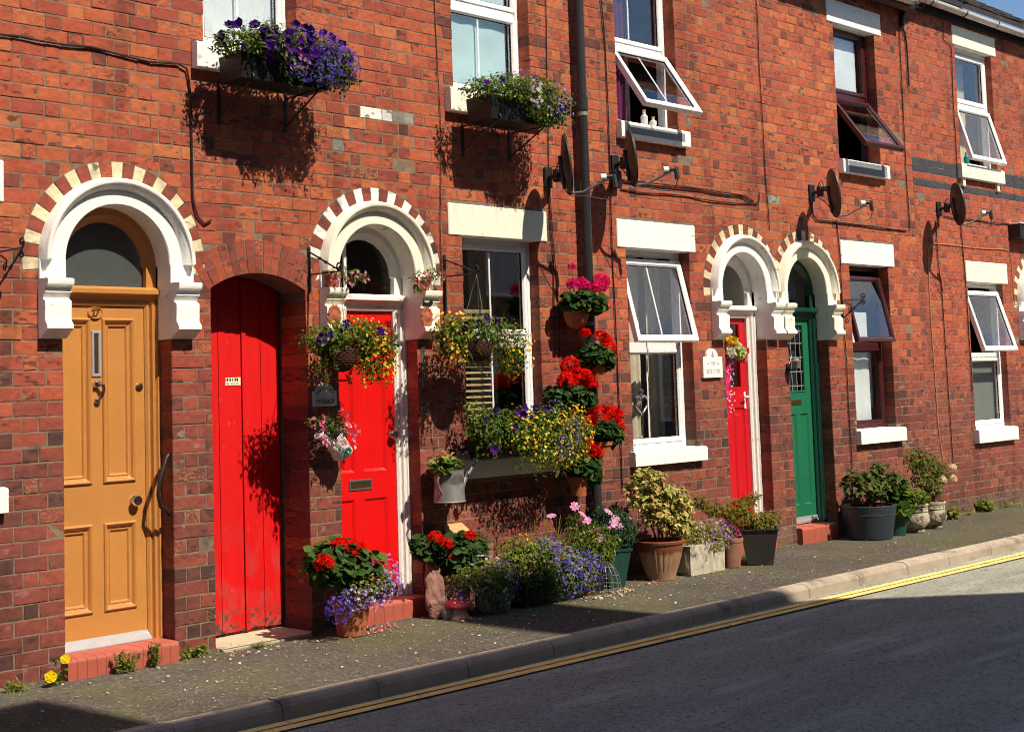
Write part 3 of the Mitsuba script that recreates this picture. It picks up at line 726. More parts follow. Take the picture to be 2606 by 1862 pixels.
behind('D', 12.47, 13.17, 2.3, 3.0, 0.21, 1.0)
door_frame('D', 12.35, 13.112, 0.165, 0.155, 'dark_green_paint', 0.09)
gp = [(12.70, 12.82, 0.36, 1.31), (12.902, 13.048, 0.36, 1.31)]; gl = (12.55, 12.998, 1.55, 2.242)
gd = leaf_with_holes(12.35, 13.113, 0.20, 2.315, Y, [(a, c, b, d) for a, b, c, d in gp + [gl]]).build('door', 'green_paint', HOUSE['D'], label='green front door with a leaded upper light')
for a, b, c, e in gp: MB().panel(a, b, c, e, [(q, Y + w) for q, w in SUNK]).build('panel', 'green_paint', gd)
MB().add([[gl[0], Y + 0.015, gl[2]], [gl[1], Y + 0.015, gl[2]], [gl[1], Y + 0.015, gl[3]], [gl[0], Y + 0.015, gl[3]]], [[0, 1, 2, 3]]).build('pane', 'glass', gd)
MB().frame(gl[0] - 0.012, gl[1] + 0.012, gl[2] - 0.012, gl[3] + 0.012, [(0, Y), (0.006, Y - 0.01), (0.014, Y - 0.004), (0.016, Y + 0.01)]).build('glazing_bead', 'green_paint', gd)
s = MB()
for z in (1.60, 1.75, 1.90, 2.05, 2.18): s.box(gl[0], gl[1], Y + 0.008, Y + 0.013, z, z + 0.008)
for x in (12.66, 12.78, 12.87, 12.955): s.box(x, x + 0.007, Y + 0.008, Y + 0.013, gl[2], gl[3])
for q in (-1, 1): s.tube([(12.72 + q * 0.005, Y + 0.006, 1.80), (12.72 + q * 0.07, Y + 0.006, 1.92), (12.72 + q * 0.045, Y + 0.006, 2.02), (12.72, Y + 0.006, 2.10)], 0.004, 4)
s.build('lead_came', 'aluminium', gd)
behind('D', 12.50, 13.05, 1.5, 2.29, Y + 0.03, 0.9, name='hallway')
MB().box(12.74, 12.92, Y - 0.008, Y + 0.004, 1.405, 1.46, 0.004).build('letterbox', 'dark_brass', gd)
MB().box(12.36, 13.115, Y - 0.03, Y + 0.02, 0.172, 0.205, 0.004).build('threshold', 'aluminium', gd)
MB().box(12.36, 13.115, Y - 0.012, Y + 0.0, 0.205, 0.238, 0.002).build('kick_plate', 'aluminium', gd)
tiled_step('D', 12.44, 13.12, -0.06, 0.165, 6)
# --- the last arch, half out of view
surround('E', 'E', 'white_stone', (2.0, 0.3), 25)
door_frame('E', 17.9, 18.62, 0.13, 0.15, 'white_paint', 0.10)
panelled('E', 17.9, 18.63, 0.15, 2.31, 0.19, [(18.0, 18.22, 0.3, 1.1), (18.3, 18.52, 0.3, 1.1)], 'green_paint', SUNK, None)
fanlight('E', 'E', 0.15, 'white_paint', 0.37, 0.05); behind('E', 17.98, 18.69, 2.3, 3.0, 0.21, 1.0)
# ---------------------------------------------------------------- windows, lintels, sills
def lintel(h, k, mat_name):
    a, b, c, d = LINT[k]; s = MB().box(a, b, -0.012, REV, c, d, 0.008); s.build('lintel', mat_name, HOUSE[h], smooth=False)


def sill(h, k, mat_name, panel=None):
    a, b, c, d, p = SILL[k]; s = MB(); r = 0.02
    pr = [(REV + 0.02, c), (REV + 0.02, d + 0.012), (0.0, d + 0.002)] + [(-p + r - r * math.sin(t), d - r + r * math.cos(t)) for t in np.linspace(0, math.pi / 2, 5)] + [(-p, c + 0.004), (-p + 0.004, c)]
    m = trimesh.creation.extrude_polygon(Polygon(pr), b - a, engine='earcut'); v = np.array(m.vertices)
    s.add(np.c_[a + v[:, 2], v[:, 0], v[:, 1]], m.faces); sk = s.build('sill', mat_name, HOUSE[h], smooth=30)
    if panel: MB().box(panel[0], panel[1], -p - 0.003, -p + 0.01, panel[2], panel[3], 0.0015).build('painted_panel', 'grey_paint', sk)
    return sk


def pane_quad(x0, x1, z0, z1, y): return MB().add([[x0, y, z0], [x1, y, z0], [x1, y, z1], [x0, y, z1]], [[0, 1, 2, 3]])


def hinge(zh, yh, deg):
    t = math.radians(deg); c, s_ = math.cos(t), math.sin(t)
    def M(v):
        y, z = v[:, 1] - yh, v[:, 2] - zh
        return np.stack([v[:, 0], yh + y * c + z * s_, zh - y * s_ + z * c], 1)
    return M


def sash(win, x0, x1, z0, z1, y, mat_name, w=0.055, bar=None, M=None, inner_bar=True, bead='rubber'):
    """a sash: outer frame, rubber bead, pane and the slim bar between the panes."""
    prof = [(0, y + 0.055), (0, y + 0.003), (0.004, y), (w - 0.014, y), (w - 0.002, y + 0.012), (w, y + 0.014), (w, y + 0.055)]
    s = MB().frame(x0, x1, z0, z1, prof)
    if M: s.move(M)
    k = s.build('sash', mat_name, win, smooth=False)
    s = MB().frame(x0 + w - 0.004, x1 - w + 0.004, z0 + w - 0.004, z1 - w + 0.004, [(0, y + 0.018), (0.010, y + 0.018), (0.010, y + 0.034), (0, y + 0.034)])
    if M: s.move(M)
    s.build('bead', bead, k)
    s = pane_quad(x0 + w, x1 - w, z0 + w, z1 - w, y + 0.024)
    if M: s.move(M)
    s.build('pane', 'glass', k)
    if bar:
        s = MB().box(bar - 0.009, bar + 0.009, y + 0.027, y + 0.033, z0 + w, z1 - w)
        if M: s.move(M)
        s.build('glazing_bar', 'upvc', k)
    return k


def outer(h, k, y, mat_name, zt=None, w=0.05, name='window', label=None, twin=False):
    x0, x1, z0, z1 = WIN[k]
    s = MB().frame(x0 - 0.012, x1 + 0.012, z0 - 0.01, z1 + 0.012, [(0, y + 0.075), (0, y), (w, y), (w, y + 0.012), (w + 0.012, y + 0.016), (w + 0.012, y + 0.075)])
    if zt: s.box(x0 + w + 0.005, x1 - w - 0.005, y + 0.002, y + 0.07, zt - 0.028, zt + 0.028, 0.003)
    wk = s.build(name, mat_name, HOUSE[h], label=label)
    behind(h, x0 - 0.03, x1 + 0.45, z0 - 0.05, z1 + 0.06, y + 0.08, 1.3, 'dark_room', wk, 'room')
    return wk


def cloth(x0, x1, z0, z1, y, amp=0.02, waves=6, seed=1, lean=0.0):
    n, m = 60, 10; X, Z = np.meshgrid(np.linspace(x0, x1, n), np.linspace(z0, z1, m))
    u = (X - x0) / (x1 - x0); Y = y + amp * np.sin(u * waves * 6.283 + seed + 0.6 * np.sin(u * 9 + seed)) * (0.6 + 0.4 * (z1 - Z) / (z1 - z0)) + lean * u
    i = np.arange(n * m).reshape(m, n); s = MB()
    return s.add(np.stack([X, Y, Z], -1).reshape(-1, 3), np.stack([i[:-1, :-1], i[:-1, 1:], i[1:, 1:], i[1:, :-1]], -1).reshape(-1, 4))


for h, k, m in (('A', 'A', 'white_stone'), ('A', 'UA', 'white_stone'), ('B', 'B', 'cream_stone'), ('B', 'UB', 'cream_stone'), ('C', 'C', 'white_stone'), ('C', 'UC', 'white_stone'), ('D', 'D', 'white_stone'), ('D', 'UD', 'white_stone'), ('E', 'E', 'cream_stone'), ('E', 'UE', 'cream_stone')):
    lintel(h, k, m)
    sill(h, k, 'white_stone' if k == 'E' else m, {'UC': (9.90, 10.755, 3.955, 4.035), 'UD': (13.70, 14.515, 3.922, 4.052)}.get(k))
for x in (16.45, 17.38): MB().box(x - 0.035, x + 0.035, -0.035, 0.02, 3.985, 4.086, 0.004).build('sill_corbel', 'cream_stone', HOUSE['E'])

YW = 0.125
w = outer('A', 'A', YW, 'upvc', 2.1); sash(w, 3.10, 3.83, 1.25, 2.07, YW - 0.01, 'upvc'); sash(w, 3.10, 3.83, 2.13, 2.87, YW - 0.01, 'upvc')
w = outer('A', 'UA', YW, 'upvc', 4.9, label='white window with pale net curtain above the purple window box')
sash(w, 5.485, 6.195, 4.155, 4.875, YW - 0.008, 'upvc', 0.045, 5.82); sash(w, 5.485, 6.195, 4.925, 5.56, YW - 0.008, 'upvc', 0.045, 5.82)
cloth(5.45, 6.15, 4.1, 5.6, 0.185, 0.005, 4).build('curtain', 'net_curtain', w)
w = outer('B', 'UB', YW, 'upvc', 4.86, label='white window with teal tinted curtain over the mixed flower box')
sash(w, 7.845, 8.665, 4.15, 4.83, YW - 0.008, 'upvc', 0.045, 8.235); sash(w, 7.845, 8.665, 4.89, 5.56, YW - 0.008, 'upvc', 0.045, 8.235)
cloth(7.80, 8.60, 4.1, 5.6, 0.185, 0.005, 3, 2).build('curtain', 'teal_curtain', w)
w = outer('C', 'UC', YW, 'upvc', 4.82, label='white window with its lower sash propped wide open')
sash(w, 9.905, 10.695, 4.85, 5.56, YW - 0.008, 'upvc', 0.045, 10.225)
sash(w, 9.880, 10.720, 4.075, 4.80, YW - 0.035, 'upvc', 0.06, 10.27, hinge(4.80, YW - 0.035, 34))
cloth(9.90, 10.28, 4.08, 5.5, 0.26, 0.02, 4, 5).build('curtain', 'purple_curtain', w); cloth(10.50, 10.75, 4.1, 5.5, 0.6, 0.02, 3, 5).build('curtain', 'cream_curtain', w)
w = outer('D', 'UD', YW, 'maroon_upvc', 4.83, label='maroon window with its lower sash propped wide open')
sash(w, 13.665, 14.445, 4.86, 5.55, YW - 0.008, 'maroon_upvc', 0.045)
sash(w, 13.640, 14.470, 4.075, 4.80, YW - 0.035, 'maroon_upvc', 0.055, None, hinge(4.80, YW - 0.035, 36))
cloth(13.62, 14.34, 4.86, 5.6, 0.175, 0.002, 3).build('roller_blind', 'net_curtain', w); cloth(13.95, 14.2, 4.1, 4.8, 0.5, 0.01, 3).build('curtain', 'net_curtain', w)
w = outer('E', 'UE', 0.085, 'upvc', 5.04, label='white upper window with lower sash ajar, above the dark string courses')
sash(w, 16.505, 17.39, 5.075, 5.70, 0.077, 'upvc', 0.06)
sash(w, 16.480, 17.42, 4.30, 5.02, 0.05, 'upvc', 0.06, None, hinge(5.02, 0.05, 16))
cloth(17.02, 17.35, 4.3, 5.7, 0.35, 0.02, 4).build('curtain', 'cream_curtain', w); cloth(16.5, 17.1, 4.25, 5.0, 0.42, 0.006, 3).build('net', 'net_curtain', w)
w = outer('B', 'B', 0.105, 'upvc', 2.09, label='white window with slatted blind, half hidden by flowers')
sash(w, 7.895, 8.68, 1.18, 2.055, 0.097, 'upvc', 0.045, 8.262); sash(w, 7.895, 8.68, 2.125, 2.86, 0.097, 'upvc', 0.045, 8.262)
bl = MB().box(7.86, 8.36, 0.24, 0.25, 2.31, 2.34).build('blind', 'tan_blind', w)
for i in range(22):
    z = 1.22 + i * 0.05; MB().box(7.86, 8.36, -0.022, 0.022, -0.001, 0.001).rot([1, 0, 0], 28).shift((0, 0.245, z)).build('slat', 'tan_blind', bl)
cloth(8.62, 8.95, 1.15, 2.9, 0.75, 0.012, 2, 3).build('curtain', 'cream_curtain', w)
w = outer('C', 'C', YW, 'upvc', 2.03, label='white window with its upper sash tilted open, reflecting sky')
sash(w, 9.945, 10.775, 1.135, 2.0, YW - 0.008, 'upvc', 0.045, 10.30)
sash(w, 9.905, 10.805, 2.045, 2.83, YW - 0.03, 'upvc', 0.06, 10.30, hinge(2.83, YW - 0.03, 14))
cloth(10.50, 10.66, 1.1, 2.9, 0.50, 0.018, 2, 2).build('curtain', 'cream_curtain', w); cloth(10.70, 10.92, 1.1, 2.9, 0.46, 0.012, 2, 4).build('curtain', 'cream_curtain', w)
w = outer('D', 'D', YW, 'maroon_upvc', 2.03, label='maroon window with its upper sash tilted open')
sash(w, 13.74, 14.49, 1.145, 2.0, YW - 0.008, 'maroon_upvc', 0.045)
sash(w, 13.715, 14.51, 2.045, 2.80, YW - 0.03, 'maroon_upvc', 0.05, None, hinge(2.80, YW - 0.03, 12.5))
cloth(13.74, 14.33, 1.1, 2.40, 0.19, 0.005, 3, 2).build('curtain', 'net_curtain', w)
w = outer('E', 'E', 0.085, 'upvc', 1.90, label='white lower window with frosted pane and upper sash tilted open')
sash(w, 16.49, 17.345, 1.04, 1.865, 0.077, 'upvc', 0.05)
sash(w, 16.465, 17.365, 1.915, 2.70, 0.055, 'upvc', 0.06, None, hinge(2.70, 0.055, 17))
pane_quad(16.5, 17.34, 1.05, 1.86, 0.16).build('frosted_film', 'grey_film', w)
cloth(16.86, 17.1, 1.9, 2.8, 0.4, 0.015, 3).build('curtain', 'cream_curtain', w)

# ---------------------------------------------------------------- gutters, soffits and roofs
for h, (a, b) in SPAN.items():
    zt, ridge = TOP[h], (7.93 if h == 'E' else 7.75); e = 0.0 if h != 'E' else 0.0
    z_e = 6.235 if h == 'E' else 6.10
    s = MB(); pitch = (ridge - z_e) / (2.55 + 0.22)
    for dz in (0.0,):
        v = [[a, -0.22, z_e], [b, -0.22, z_e], [b, 2.55, ridge], [a, 2.55, ridge], [a, 5.3, z_e], [b, 5.3, z_e]]
        s.add(v, [[0, 1, 2, 3], [3, 2, 5, 4]])
        s.add([[x, y, z - 0.07] for x, y, z in v], [[3, 2, 1, 0], [4, 5, 2, 3]])
        s.add([[a, -0.22, z_e], [b, -0.22, z_e], [b, -0.22, z_e - 0.07], [a, -0.22, z_e - 0.07]], [[3, 2, 1, 0]])
    for x in (a + 0.003, b - 0.003): s.add([[x, 0.62, -0.2], [x, 5.2, -0.2], [x, 5.2, z_e - 0.05], [x, 2.55, ridge - 0.05], [x, 0.62, z_e + 0.1]], [[0, 1, 2, 3], [0, 3, 4, 4]])
    s.box(a, b, 5.2, 5.3, -0.2, z_e - 0.04)
    rk = s.build('roof', 'slate', HOUSE[h])
    if h != 'E':
        s = MB(); pr = [(0.0, 5.985), (-0.13, 5.93), (-0.20, 5.955), (-0.20, 6.02), (0.0, 6.03)]
        s.loft([[[x, y, z] for y, z in pr] for x in (a + 0.001, b - 0.10 * (h == 'D') - 0.001)], True, True); s.build('soffit', 'black_plastic', HOUSE[h])
    # gutter
    gy, gz = (-0.155, 6.150) if h == 'E' else (-0.245, 6.03); r = 0.058
    t = np.radians(np.linspace(180, 360, 12)); pr = [(gy + r * math.cos(q), gz + r * math.sin(q)) for q in t] + [(gy + (r - 0.005) * math.cos(q), gz + (r - 0.005) * math.sin(q)) for q in t[::-1]]
    gx = np.linspace(a, b - 0.2 * (h == 'D'), 20); s = MB().loft([[[x, y, z + 0.006 * math.sin(x * 1.7)] for y, z in pr] for x in gx], False, False)
    gk = s.build('gutter', 'gutter_white', HOUSE[h], smooth=50)
    for x in np.arange(a + 0.35, b, 0.86):
        s = MB(); q = np.radians(np.linspace(175, 365, 12)); s.tube([(x, gy + 0.062 * math.cos(c), gz + 0.062 * math.sin(c)) for c in q], 0.006, 5); s.build('bracket', 'wrought_iron', gk)
    if h == 'E':
        MB().box(a + 0.02, b, -0.045, REV, 6.055, 6.215, 0.004).build('fascia', 'fascia_brick', HOUSE[h])
        rows = []; i = 0
        L = math.hypot(2.77, ridge - z_e); n = int(L / 0.165)
        for j in range(n + 1):
            for xx in np.arange(a - 0.1 + (j % 2) * 0.14, b, 0.28):
                f0, f1 = j * 0.165 / L, min(1.0, (j * 0.165 + 0.25) / L); wv = RNG.normal(0, 0.006)
                p = lambda f, x, up_: [x, -0.22 + 2.77 * f, z_e + (ridge - z_e) * f + up_]
                x0, x1 = max(a, xx + 0.003), min(b, xx + 0.277)
                if x1 - x0 < 0.05: continue
                lo = [p(f0, x0, 0.030 + wv), p(f0, x1, 0.030 + wv + RNG.normal(0, 0.004)), p(f1, x1, 0.010), p(f1, x0, 0.010)]
                rows.append((xx, j, [np.array(lo), np.array(lo) - [0, 0, 0.014]]))
        rows.sort(key=lambda q: (q[0] - 15.2) + q[1] * 0.12)
        rest = MB()
        for c, q in enumerate(rows):
            s = MB() if c < 300 else rest
            s.loft([q[2][1], q[2][0]], True, True)
            if c < 300: s.build('roof_slate', 'slate', rk)
        rest.build('slating', 'slate', rk, kind='stuff')
        rt = MB()
        for xx in np.arange(a, b, 0.45): MB().lathe([(0.11, 0), (0.11, 0.44)], n=10).rot([0, 1, 0], 90).shift((xx, 2.55, ridge - 0.03)).build('ridge_tile', 'slate', rk)
# ---------------------------------------------------------------- the tall building across the street (behind the viewer; its shadow lies on the road)
opp = thing('brick_building', 'tall plain brick building across the street, behind the viewer, casting the shadow on the road', 'building')
H_OPP, F_OPP, XR = 9.48, -9.4, 10.15
slope = Polygon([(-14, -0.3), (XR + 5.6, -0.3), (XR + 5.6, H_OPP - 5.6 * 1.20), (XR, H_OPP), (-14, H_OPP)])
s = MB().slab(slope, F_OPP - 7, F_OPP); s.build('wall', 'mortar', opp)
for x in (1.2, 4.4, 7.6):
    for z in (1.0, 4.0, 6.8):
        f = MB().frame(x, x + 1.0, z, z + 1.5, [(0, F_OPP + 0.05), (0.07, F_OPP + 0.05), (0.07, F_OPP - 0.02), (0, F_OPP - 0.02)]).build('window', 'upvc', opp)
        pane_quad(x + 0.05, x + 0.95, z + 0.05, z + 1.45, F_OPP + 0.02).build('pane', 'glass', f)
for xa, xb, hc in ((3.30, 4.63, 1.34), (7.85, 8.85, 1.62)):
    MB().box(xa, xb, F_OPP - 0.75, F_OPP - 0.02, H_OPP - 0.5, H_OPP + hc).build('chimney', 'mortar', opp)

opp2 = thing('brick_terrace', 'low brick terrace farther along the opposite side of the street, behind the viewer', 'terrace')
MB().box(16.6, 48, -17, -9.4, -0.3, 5.3).build('wall', 'mortar', opp2)
MB().loft([[[x, -9.2, 5.25], [x, -13.2, 7.9], [x, -17.2, 5.25]] for x in (16.5, 48.1)]).build('roof', 'slate', opp2)
for x in np.arange(17.6, 47, 2.4):
    for z in (0.9, 3.3):
        f = MB().frame(x, x + 0.95, z, z + 1.4, [(0, -9.35), (0.07, -9.35), (0.07, -9.42), (0, -9.42)]).build('window', 'upvc', opp2)
        pane_quad(x + 0.05, x + 0.9, z + 0.05, z + 1.35, -9.38).build('pane', 'glass', f)

# ---------------------------------------------------------------- drainpipe
t = thing('drainpipe', 'black drainpipe running down the brick wall from the roof behind the wall pots', 'drainpipe')
PX = 9.268
MB().tube([(PX + 0.0, -0.085, 4.10), (PX, -0.085, 5.4), (PX, -0.085, 6.0)], 0.042, 20).build('upper_pipe', 'pipe_plastic', t, smooth=50)
MB().tube([(PX, -0.085, -0.02), (PX, -0.085, 2.2), (PX, -0.085, 4.13)], 0.042, 20).build('lower_pipe', 'pipe_plastic', t, smooth=50)
MB().tube([(PX, -0.085, 4.08), (PX, -0.085, 4.21)], 0.050, 20).build('collar', 'pipe_plastic', t, smooth=40)
for z, m in ((4.05, 'galvanised'), (2.215, 'galvanised'), (0.62, 'pipe_plastic')):
    s = MB().tube([(PX, -0.085, z - 0.018), (PX, -0.085, z + 0.018)], 0.047, 20); s.box(PX - 0.06, PX + 0.06, -0.03, 0.0, z - 0.016, z + 0.016, 0.004); s.build('clip', m, t, smooth=40)
t = thing('drainpipe', 'short black swan neck pipe below the gutter joint at the last house', 'drainpipe')
MB().tube([(15.30, -0.15, 6.06), (15.22, -0.08, 6.02), (15.15, -0.04, 5.96), (15.115, -0.035, 5.90), (15.10, -0.035, 5.79)], 0.032, 10).build('pipe', 'black_plastic', t, smooth=50)

# ---------------------------------------------------------------- cables
CABLES = [
    ('black cable dipping from the left edge and hooking down beside the yellow door arch', 0.0075, 'cable', [(3.7,3.95),(3.947,3.946),(4.089,3.956),(4.235,3.943),(4.396,3.942),(4.585,3.957),(4.791,3.938),(5.005,3.926),(5.134,3.935),(5.259,3.944),(5.299,3.912),(5.316,3.739),(5.322,3.344),(5.327,3.02),(5.355,2.918),(5.394,2.869),(5.441,2.854),(5.469,2.89)]),
    ('thin dark wire hanging down the wall between the scarlet door arch and its window', 0.0035, 'cable', [(7.605,5.6),(7.609,4.796),(7.616,4.246),(7.637,3.838),(7.624,3.428),(7.595,3.02),(7.603,2.617)]),
    ('thin cable dropping to the left satellite dish', 0.004, 'cable', [(8.93,5.6),(8.926,5.026),(8.907,4.426),(8.901,3.981),(8.885,3.538)]),
    ('pair cable running down from the left satellite dish mount', 0.005, 'cable', [(8.885,3.45),(8.875,3.171),(8.905,2.809),(8.891,2.468),(8.88,1.973)]),
    ('second thin cable beside the first below the left dish', 0.004, 'cable', [(8.889,3.45),(8.90,3.171),(8.93,2.628),(8.949,2.345),(8.938,1.936)]),
    ('long black cable just right of the downpipe', 0.006, 'cable', [(9.66,5.7),(9.663,5.155),(9.695,4.692),(9.703,4.227),(9.697,3.716),(9.689,3.301),(9.683,2.691),(9.690,2.227),(9.698,1.84),(9.697,0.942),(9.70,0.734)]),
    ('dark cable falling between the white window and the crimson door arch', 0.005, 'cable', [(12.12,5.9),(12.125,5.569),(12.135,5.464),(12.135,4.977),(12.138,4.372),(12.154,3.772),(12.169,3.385),(12.175,3.20)]),
    ('dark cable running down the wall right of the green door', 0.006, 'cable', [(13.465,3.378),(13.50,2.976),(13.498,2.743),(13.505,2.617),(13.505,2.196),(13.52,1.859),(13.524,0.974),(13.513,0.26)]),
    ('dark cable beside the joint between the last two houses', 0.006, 'cable', [(15.068,5.783),(15.057,5.051),(15.046,4.016),(15.058,3.35)]),
    ('thick black lead below the swan neck pipe', 0.011, 'cable', [(15.10,5.818),(15.20,5.70),(15.217,5.551),(15.213,5.086)]),
    ('cable looping from the gutter down past the last upper window', 0.006, 'cable', [(16.169,6.001),(16.152,5.771),(16.315,5.771),(16.347,5.701),(16.32,5.22),(16.313,4.733),(16.32,4.671),(16.31,4.013),(16.323,3.506),(16.341,3.267),(16.352,2.969),(16.375,2.336),(16.373,1.455)]),
    ('dark cable down the wall left of the last window', 0.006, 'cable', [(15.698,3.5),(15.698,2.994),(15.751,2.576),(15.763,1.593),(15.786,0.592)]),
    ('tan cable rising from the urns and running above the last window', 0.006, 'tan_cable', [(15.551,0.655),(15.48,1.116),(15.464,1.84),(15.45,2.496),(15.455,3.058),(15.494,3.182),(15.625,3.238),(16.458,3.228),(17.588,3.242),(17.665,3.151),(17.701,2.537)]),
    ('upper of the black cables running right from the second dish', 0.006, 'cable', [(9.817,3.53),(10.114,3.533),(10.574,3.53),(10.846,3.536),(11.068,3.539),(11.79,3.521),(11.924,3.472)]),
    ('middle black cable running right from the second dish', 0.006, 'cable', [(9.816,3.513),(10.114,3.515),(10.572,3.511),(10.845,3.514),(11.067,3.520),(11.739,3.503),(11.898,3.462)]),
    ('lowest black cable running right from the second dish', 0.006, 'cable', [(9.833,3.443),(10.108,3.432),(10.568,3.445),(11.295,3.435),(11.585,3.433),(12.012,3.456),(12.022,3.575)]),
    ('black cable running right from the third dish above the maroon window', 0.008, 'cable', [(12.987,3.624),(12.993,3.531),(12.996,3.407),(13.062,3.356),(13.555,3.362),(14.163,3.35),(14.741,3.35),(14.974,3.346)]),
    ('black cable running right from the rightmost dish', 0.007, 'cable', [(15.9,3.577),(16.379,3.577),(17.026,3.578),(17.362,3.579),(17.656,3.589)])]
for label, r, m, pts in CABLES:
    p = np.array(pts); d = np.r_[0, np.cumsum(np.hypot(*np.diff(p, axis=0).T))]; n = max(12, int(d[-1] / 0.07)); q = np.linspace(0, d[-1], n)
    x, z = np.interp(q, d, p[:, 0]), np.interp(q, d, p[:, 1])
    w = 0.006 * np.sin(q * 5.3 + p[0, 0]) * np.minimum(1, np.minimum(q, d[-1] - q) / 0.3)
    k = thing('cable', label, 'cable'); y = -0.004 - r + 0 * x
    if m != 'tan_cable': y = y - 0.004 * np.abs(np.sin(q * 3.1))
    dark = MB().tube(np.stack([x + w * 0.5, y, z + w * 0.6], 1), r, 5); scene[k] = mikit.ply(dark.arrays()[:2], 'm_' + m, smooth=60)
k = thing('overhead_wire', 'thin overhead wire crossing the patch of sky above the roof', 'wire')
scene[k] = mikit.ply(MB().tube([(16.3, -0.25, 6.25), (20, 0.0, 7.35), (26, -3.0, 9.6), (31, -9.0, 9.2)], 0.010, 5).arrays()[:2], 'm_cable')

# ---------------------------------------------------------------- satellite dishes
def dish(label, x, z, yaw, dx, dz, dark='dish_metal', box=False):
    """x, z: the wall mount; the dish looks out and down the street."""
    t = thing('satellite_dish', label, 'satellite dish', 'satellite dishes on the terrace front')
    s = MB().box(x - 0.045, x + 0.045, -0.03, 0.0, z - 0.09, z + 0.09, 0.006); s.tube([(x, -0.02, z), (x, -0.12, z + 0.005), (x, -0.19, z + 0.03)], 0.020, 10); s.box(x - 0.03, x + 0.03, -0.15, -0.09, z - 0.05, z + 0.06, 0.008)
    s.build('wall_mount', 'wrought_iron', t, smooth=40)
    c = np.array([x + dx, -0.40, z + dz])
    R1, R2 = 0.185, 0.245; prof = [(f, 0.042 * (1 - f * f)) for f in np.linspace(0.0, 1.0, 10)]
    s = MB()
    a = np.linspace(0, 2 * math.pi, 40, endpoint=False)
    # local axes: w = looking direction, u = sideways, v = up
    yr, el = math.radians(yaw), math.radians(5)
    w = np.array([math.sin(yr) * math.cos(el), -math.cos(yr) * math.cos(el), math.sin(el)]); u = np.cross([0, 0, 1], w); u /= np.linalg.norm(u); v = np.cross(w, u)
    ring = lambda f, o: c + (f * R1 * np.cos(a))[:, None] * u + (f * R2 * np.sin(a))[:, None] * v + w * o
    rings = [ring(max(f, 1e-3), -d) for f, d in prof] + [ring(1.03, 0.004), ring(1.03, -0.012), ring(0.99, -0.014)] + [ring(max(f, 1e-3), -d - 0.008) for f, d in prof[::-1]]
    s.loft(rings, False, False); s.build('reflector', dark, t, smooth=50)
    s = MB().tube([(x, -0.18, z + 0.03), tuple(c - w * 0.05 + v * 0.03)], 0.026, 10); s.tube([tuple(c - w * 0.06 + v * 0.08), tuple(c - w * 0.05 - v * 0.2)], 0.014, 8); s.build('bracket', 'wrought_iron', t, smooth=40)
    foot, tip = c - v * R2 * 0.98, c - v * R2 * 0.55 + w * 0.33
    s = MB().tube([tuple(foot - w * 0.01), tuple(foot + w * 0.10 - v * 0.0), tuple(tip - w * 0.05 - v * 0.035), tuple(tip - v * 0.02)], 0.011, 8); s.build('feed_arm', 'grey_plastic', t, smooth=40)
    MB().tube([tuple(tip - w * 0.02), tuple(tip - w * 0.065)], [0.026, 0.030], 14).build('feed_cap', 'white_plastic', t, smooth=40)
    s = MB().tube([tuple(tip - w * 0.02), tuple(tip + w * 0.055)], 0.019, 12); s.tube([tuple(tip + w * 0.045 + v * 0.015), tuple(tip + w * 0.05 - v * 0.09)], 0.022, 8); s.build('receiver', 'dish_metal', t, smooth=40)
    pts = [tip - v * 0.09 + w * 0.05, tip - v * 0.17 + w * 0.02, tip - v * 0.19 - w * 0.05, foot + w * 0.10 - v * 0.03, foot - w * 0.03 - v * 0.02, c - w * 0.08 - v * 0.1, np.array([x, -0.04, z - 0.02])]
    pts = np.array(pts); q = np.linspace(0, len(pts) - 1, 40); s = MB()
    sm = np.stack([np.interp(q, range(len(pts)), pts[:, i]) for i in range(3)], 1)
    for _ in range(6): sm[1:-1] = (sm[:-2] + 2 * sm[1:-1] + sm[2:]) / 4
    s.tube(sm, 0.0045, 5); th = np.linspace(0, math.pi, 14)
    for q in (0.05, 0.075): s.tube([(x + 0.02 + q * math.cos(k) * 0.6, -0.06 - q * (1 - math.cos(k)) * 0.8, z + 0.03 + q * 1.2 * math.sin(k)) for k in th], 0.004, 5)
    s.build('lead', 'cable', t, smooth=60)
    return t


dish('dark satellite dish left of the black downpipe', 8.870, 3.465, 51, -0.175, 0.045)
dish('dark satellite dish just right of the downpipe, under the propped open white window', 9.765, 3.655, 51, -0.225, -0.010)
MB().box(9.70, 9.80, -0.07, 0.0, 3.44, 3.60, 0.012).build('junction_box', 'black_plastic', thing('junction_box', 'small black junction box on the wall below the second dish', 'junction box'))
dish('dark satellite dish over the green door arch', 12.995, 3.640, 50, -0.185, -0.060)
dish('rightmost dark satellite dish, on the house with string courses', 15.785, 3.655, 50, -0.267, 0.0)


# ---------------------------------------------------------------- wrought iron brackets
def spiral(c, u, v, r0_, r1_, turns, start=0.0, n=26):
    a = np.linspace(start, start + turns * 2 * math.pi, n); r = np.linspace(r0_, r1_, n)
    return [tuple(np.array(c) + u * (r[i] * math.cos(a[i])) + v * (r[i] * math.sin(a[i]))) for i in range(n)]


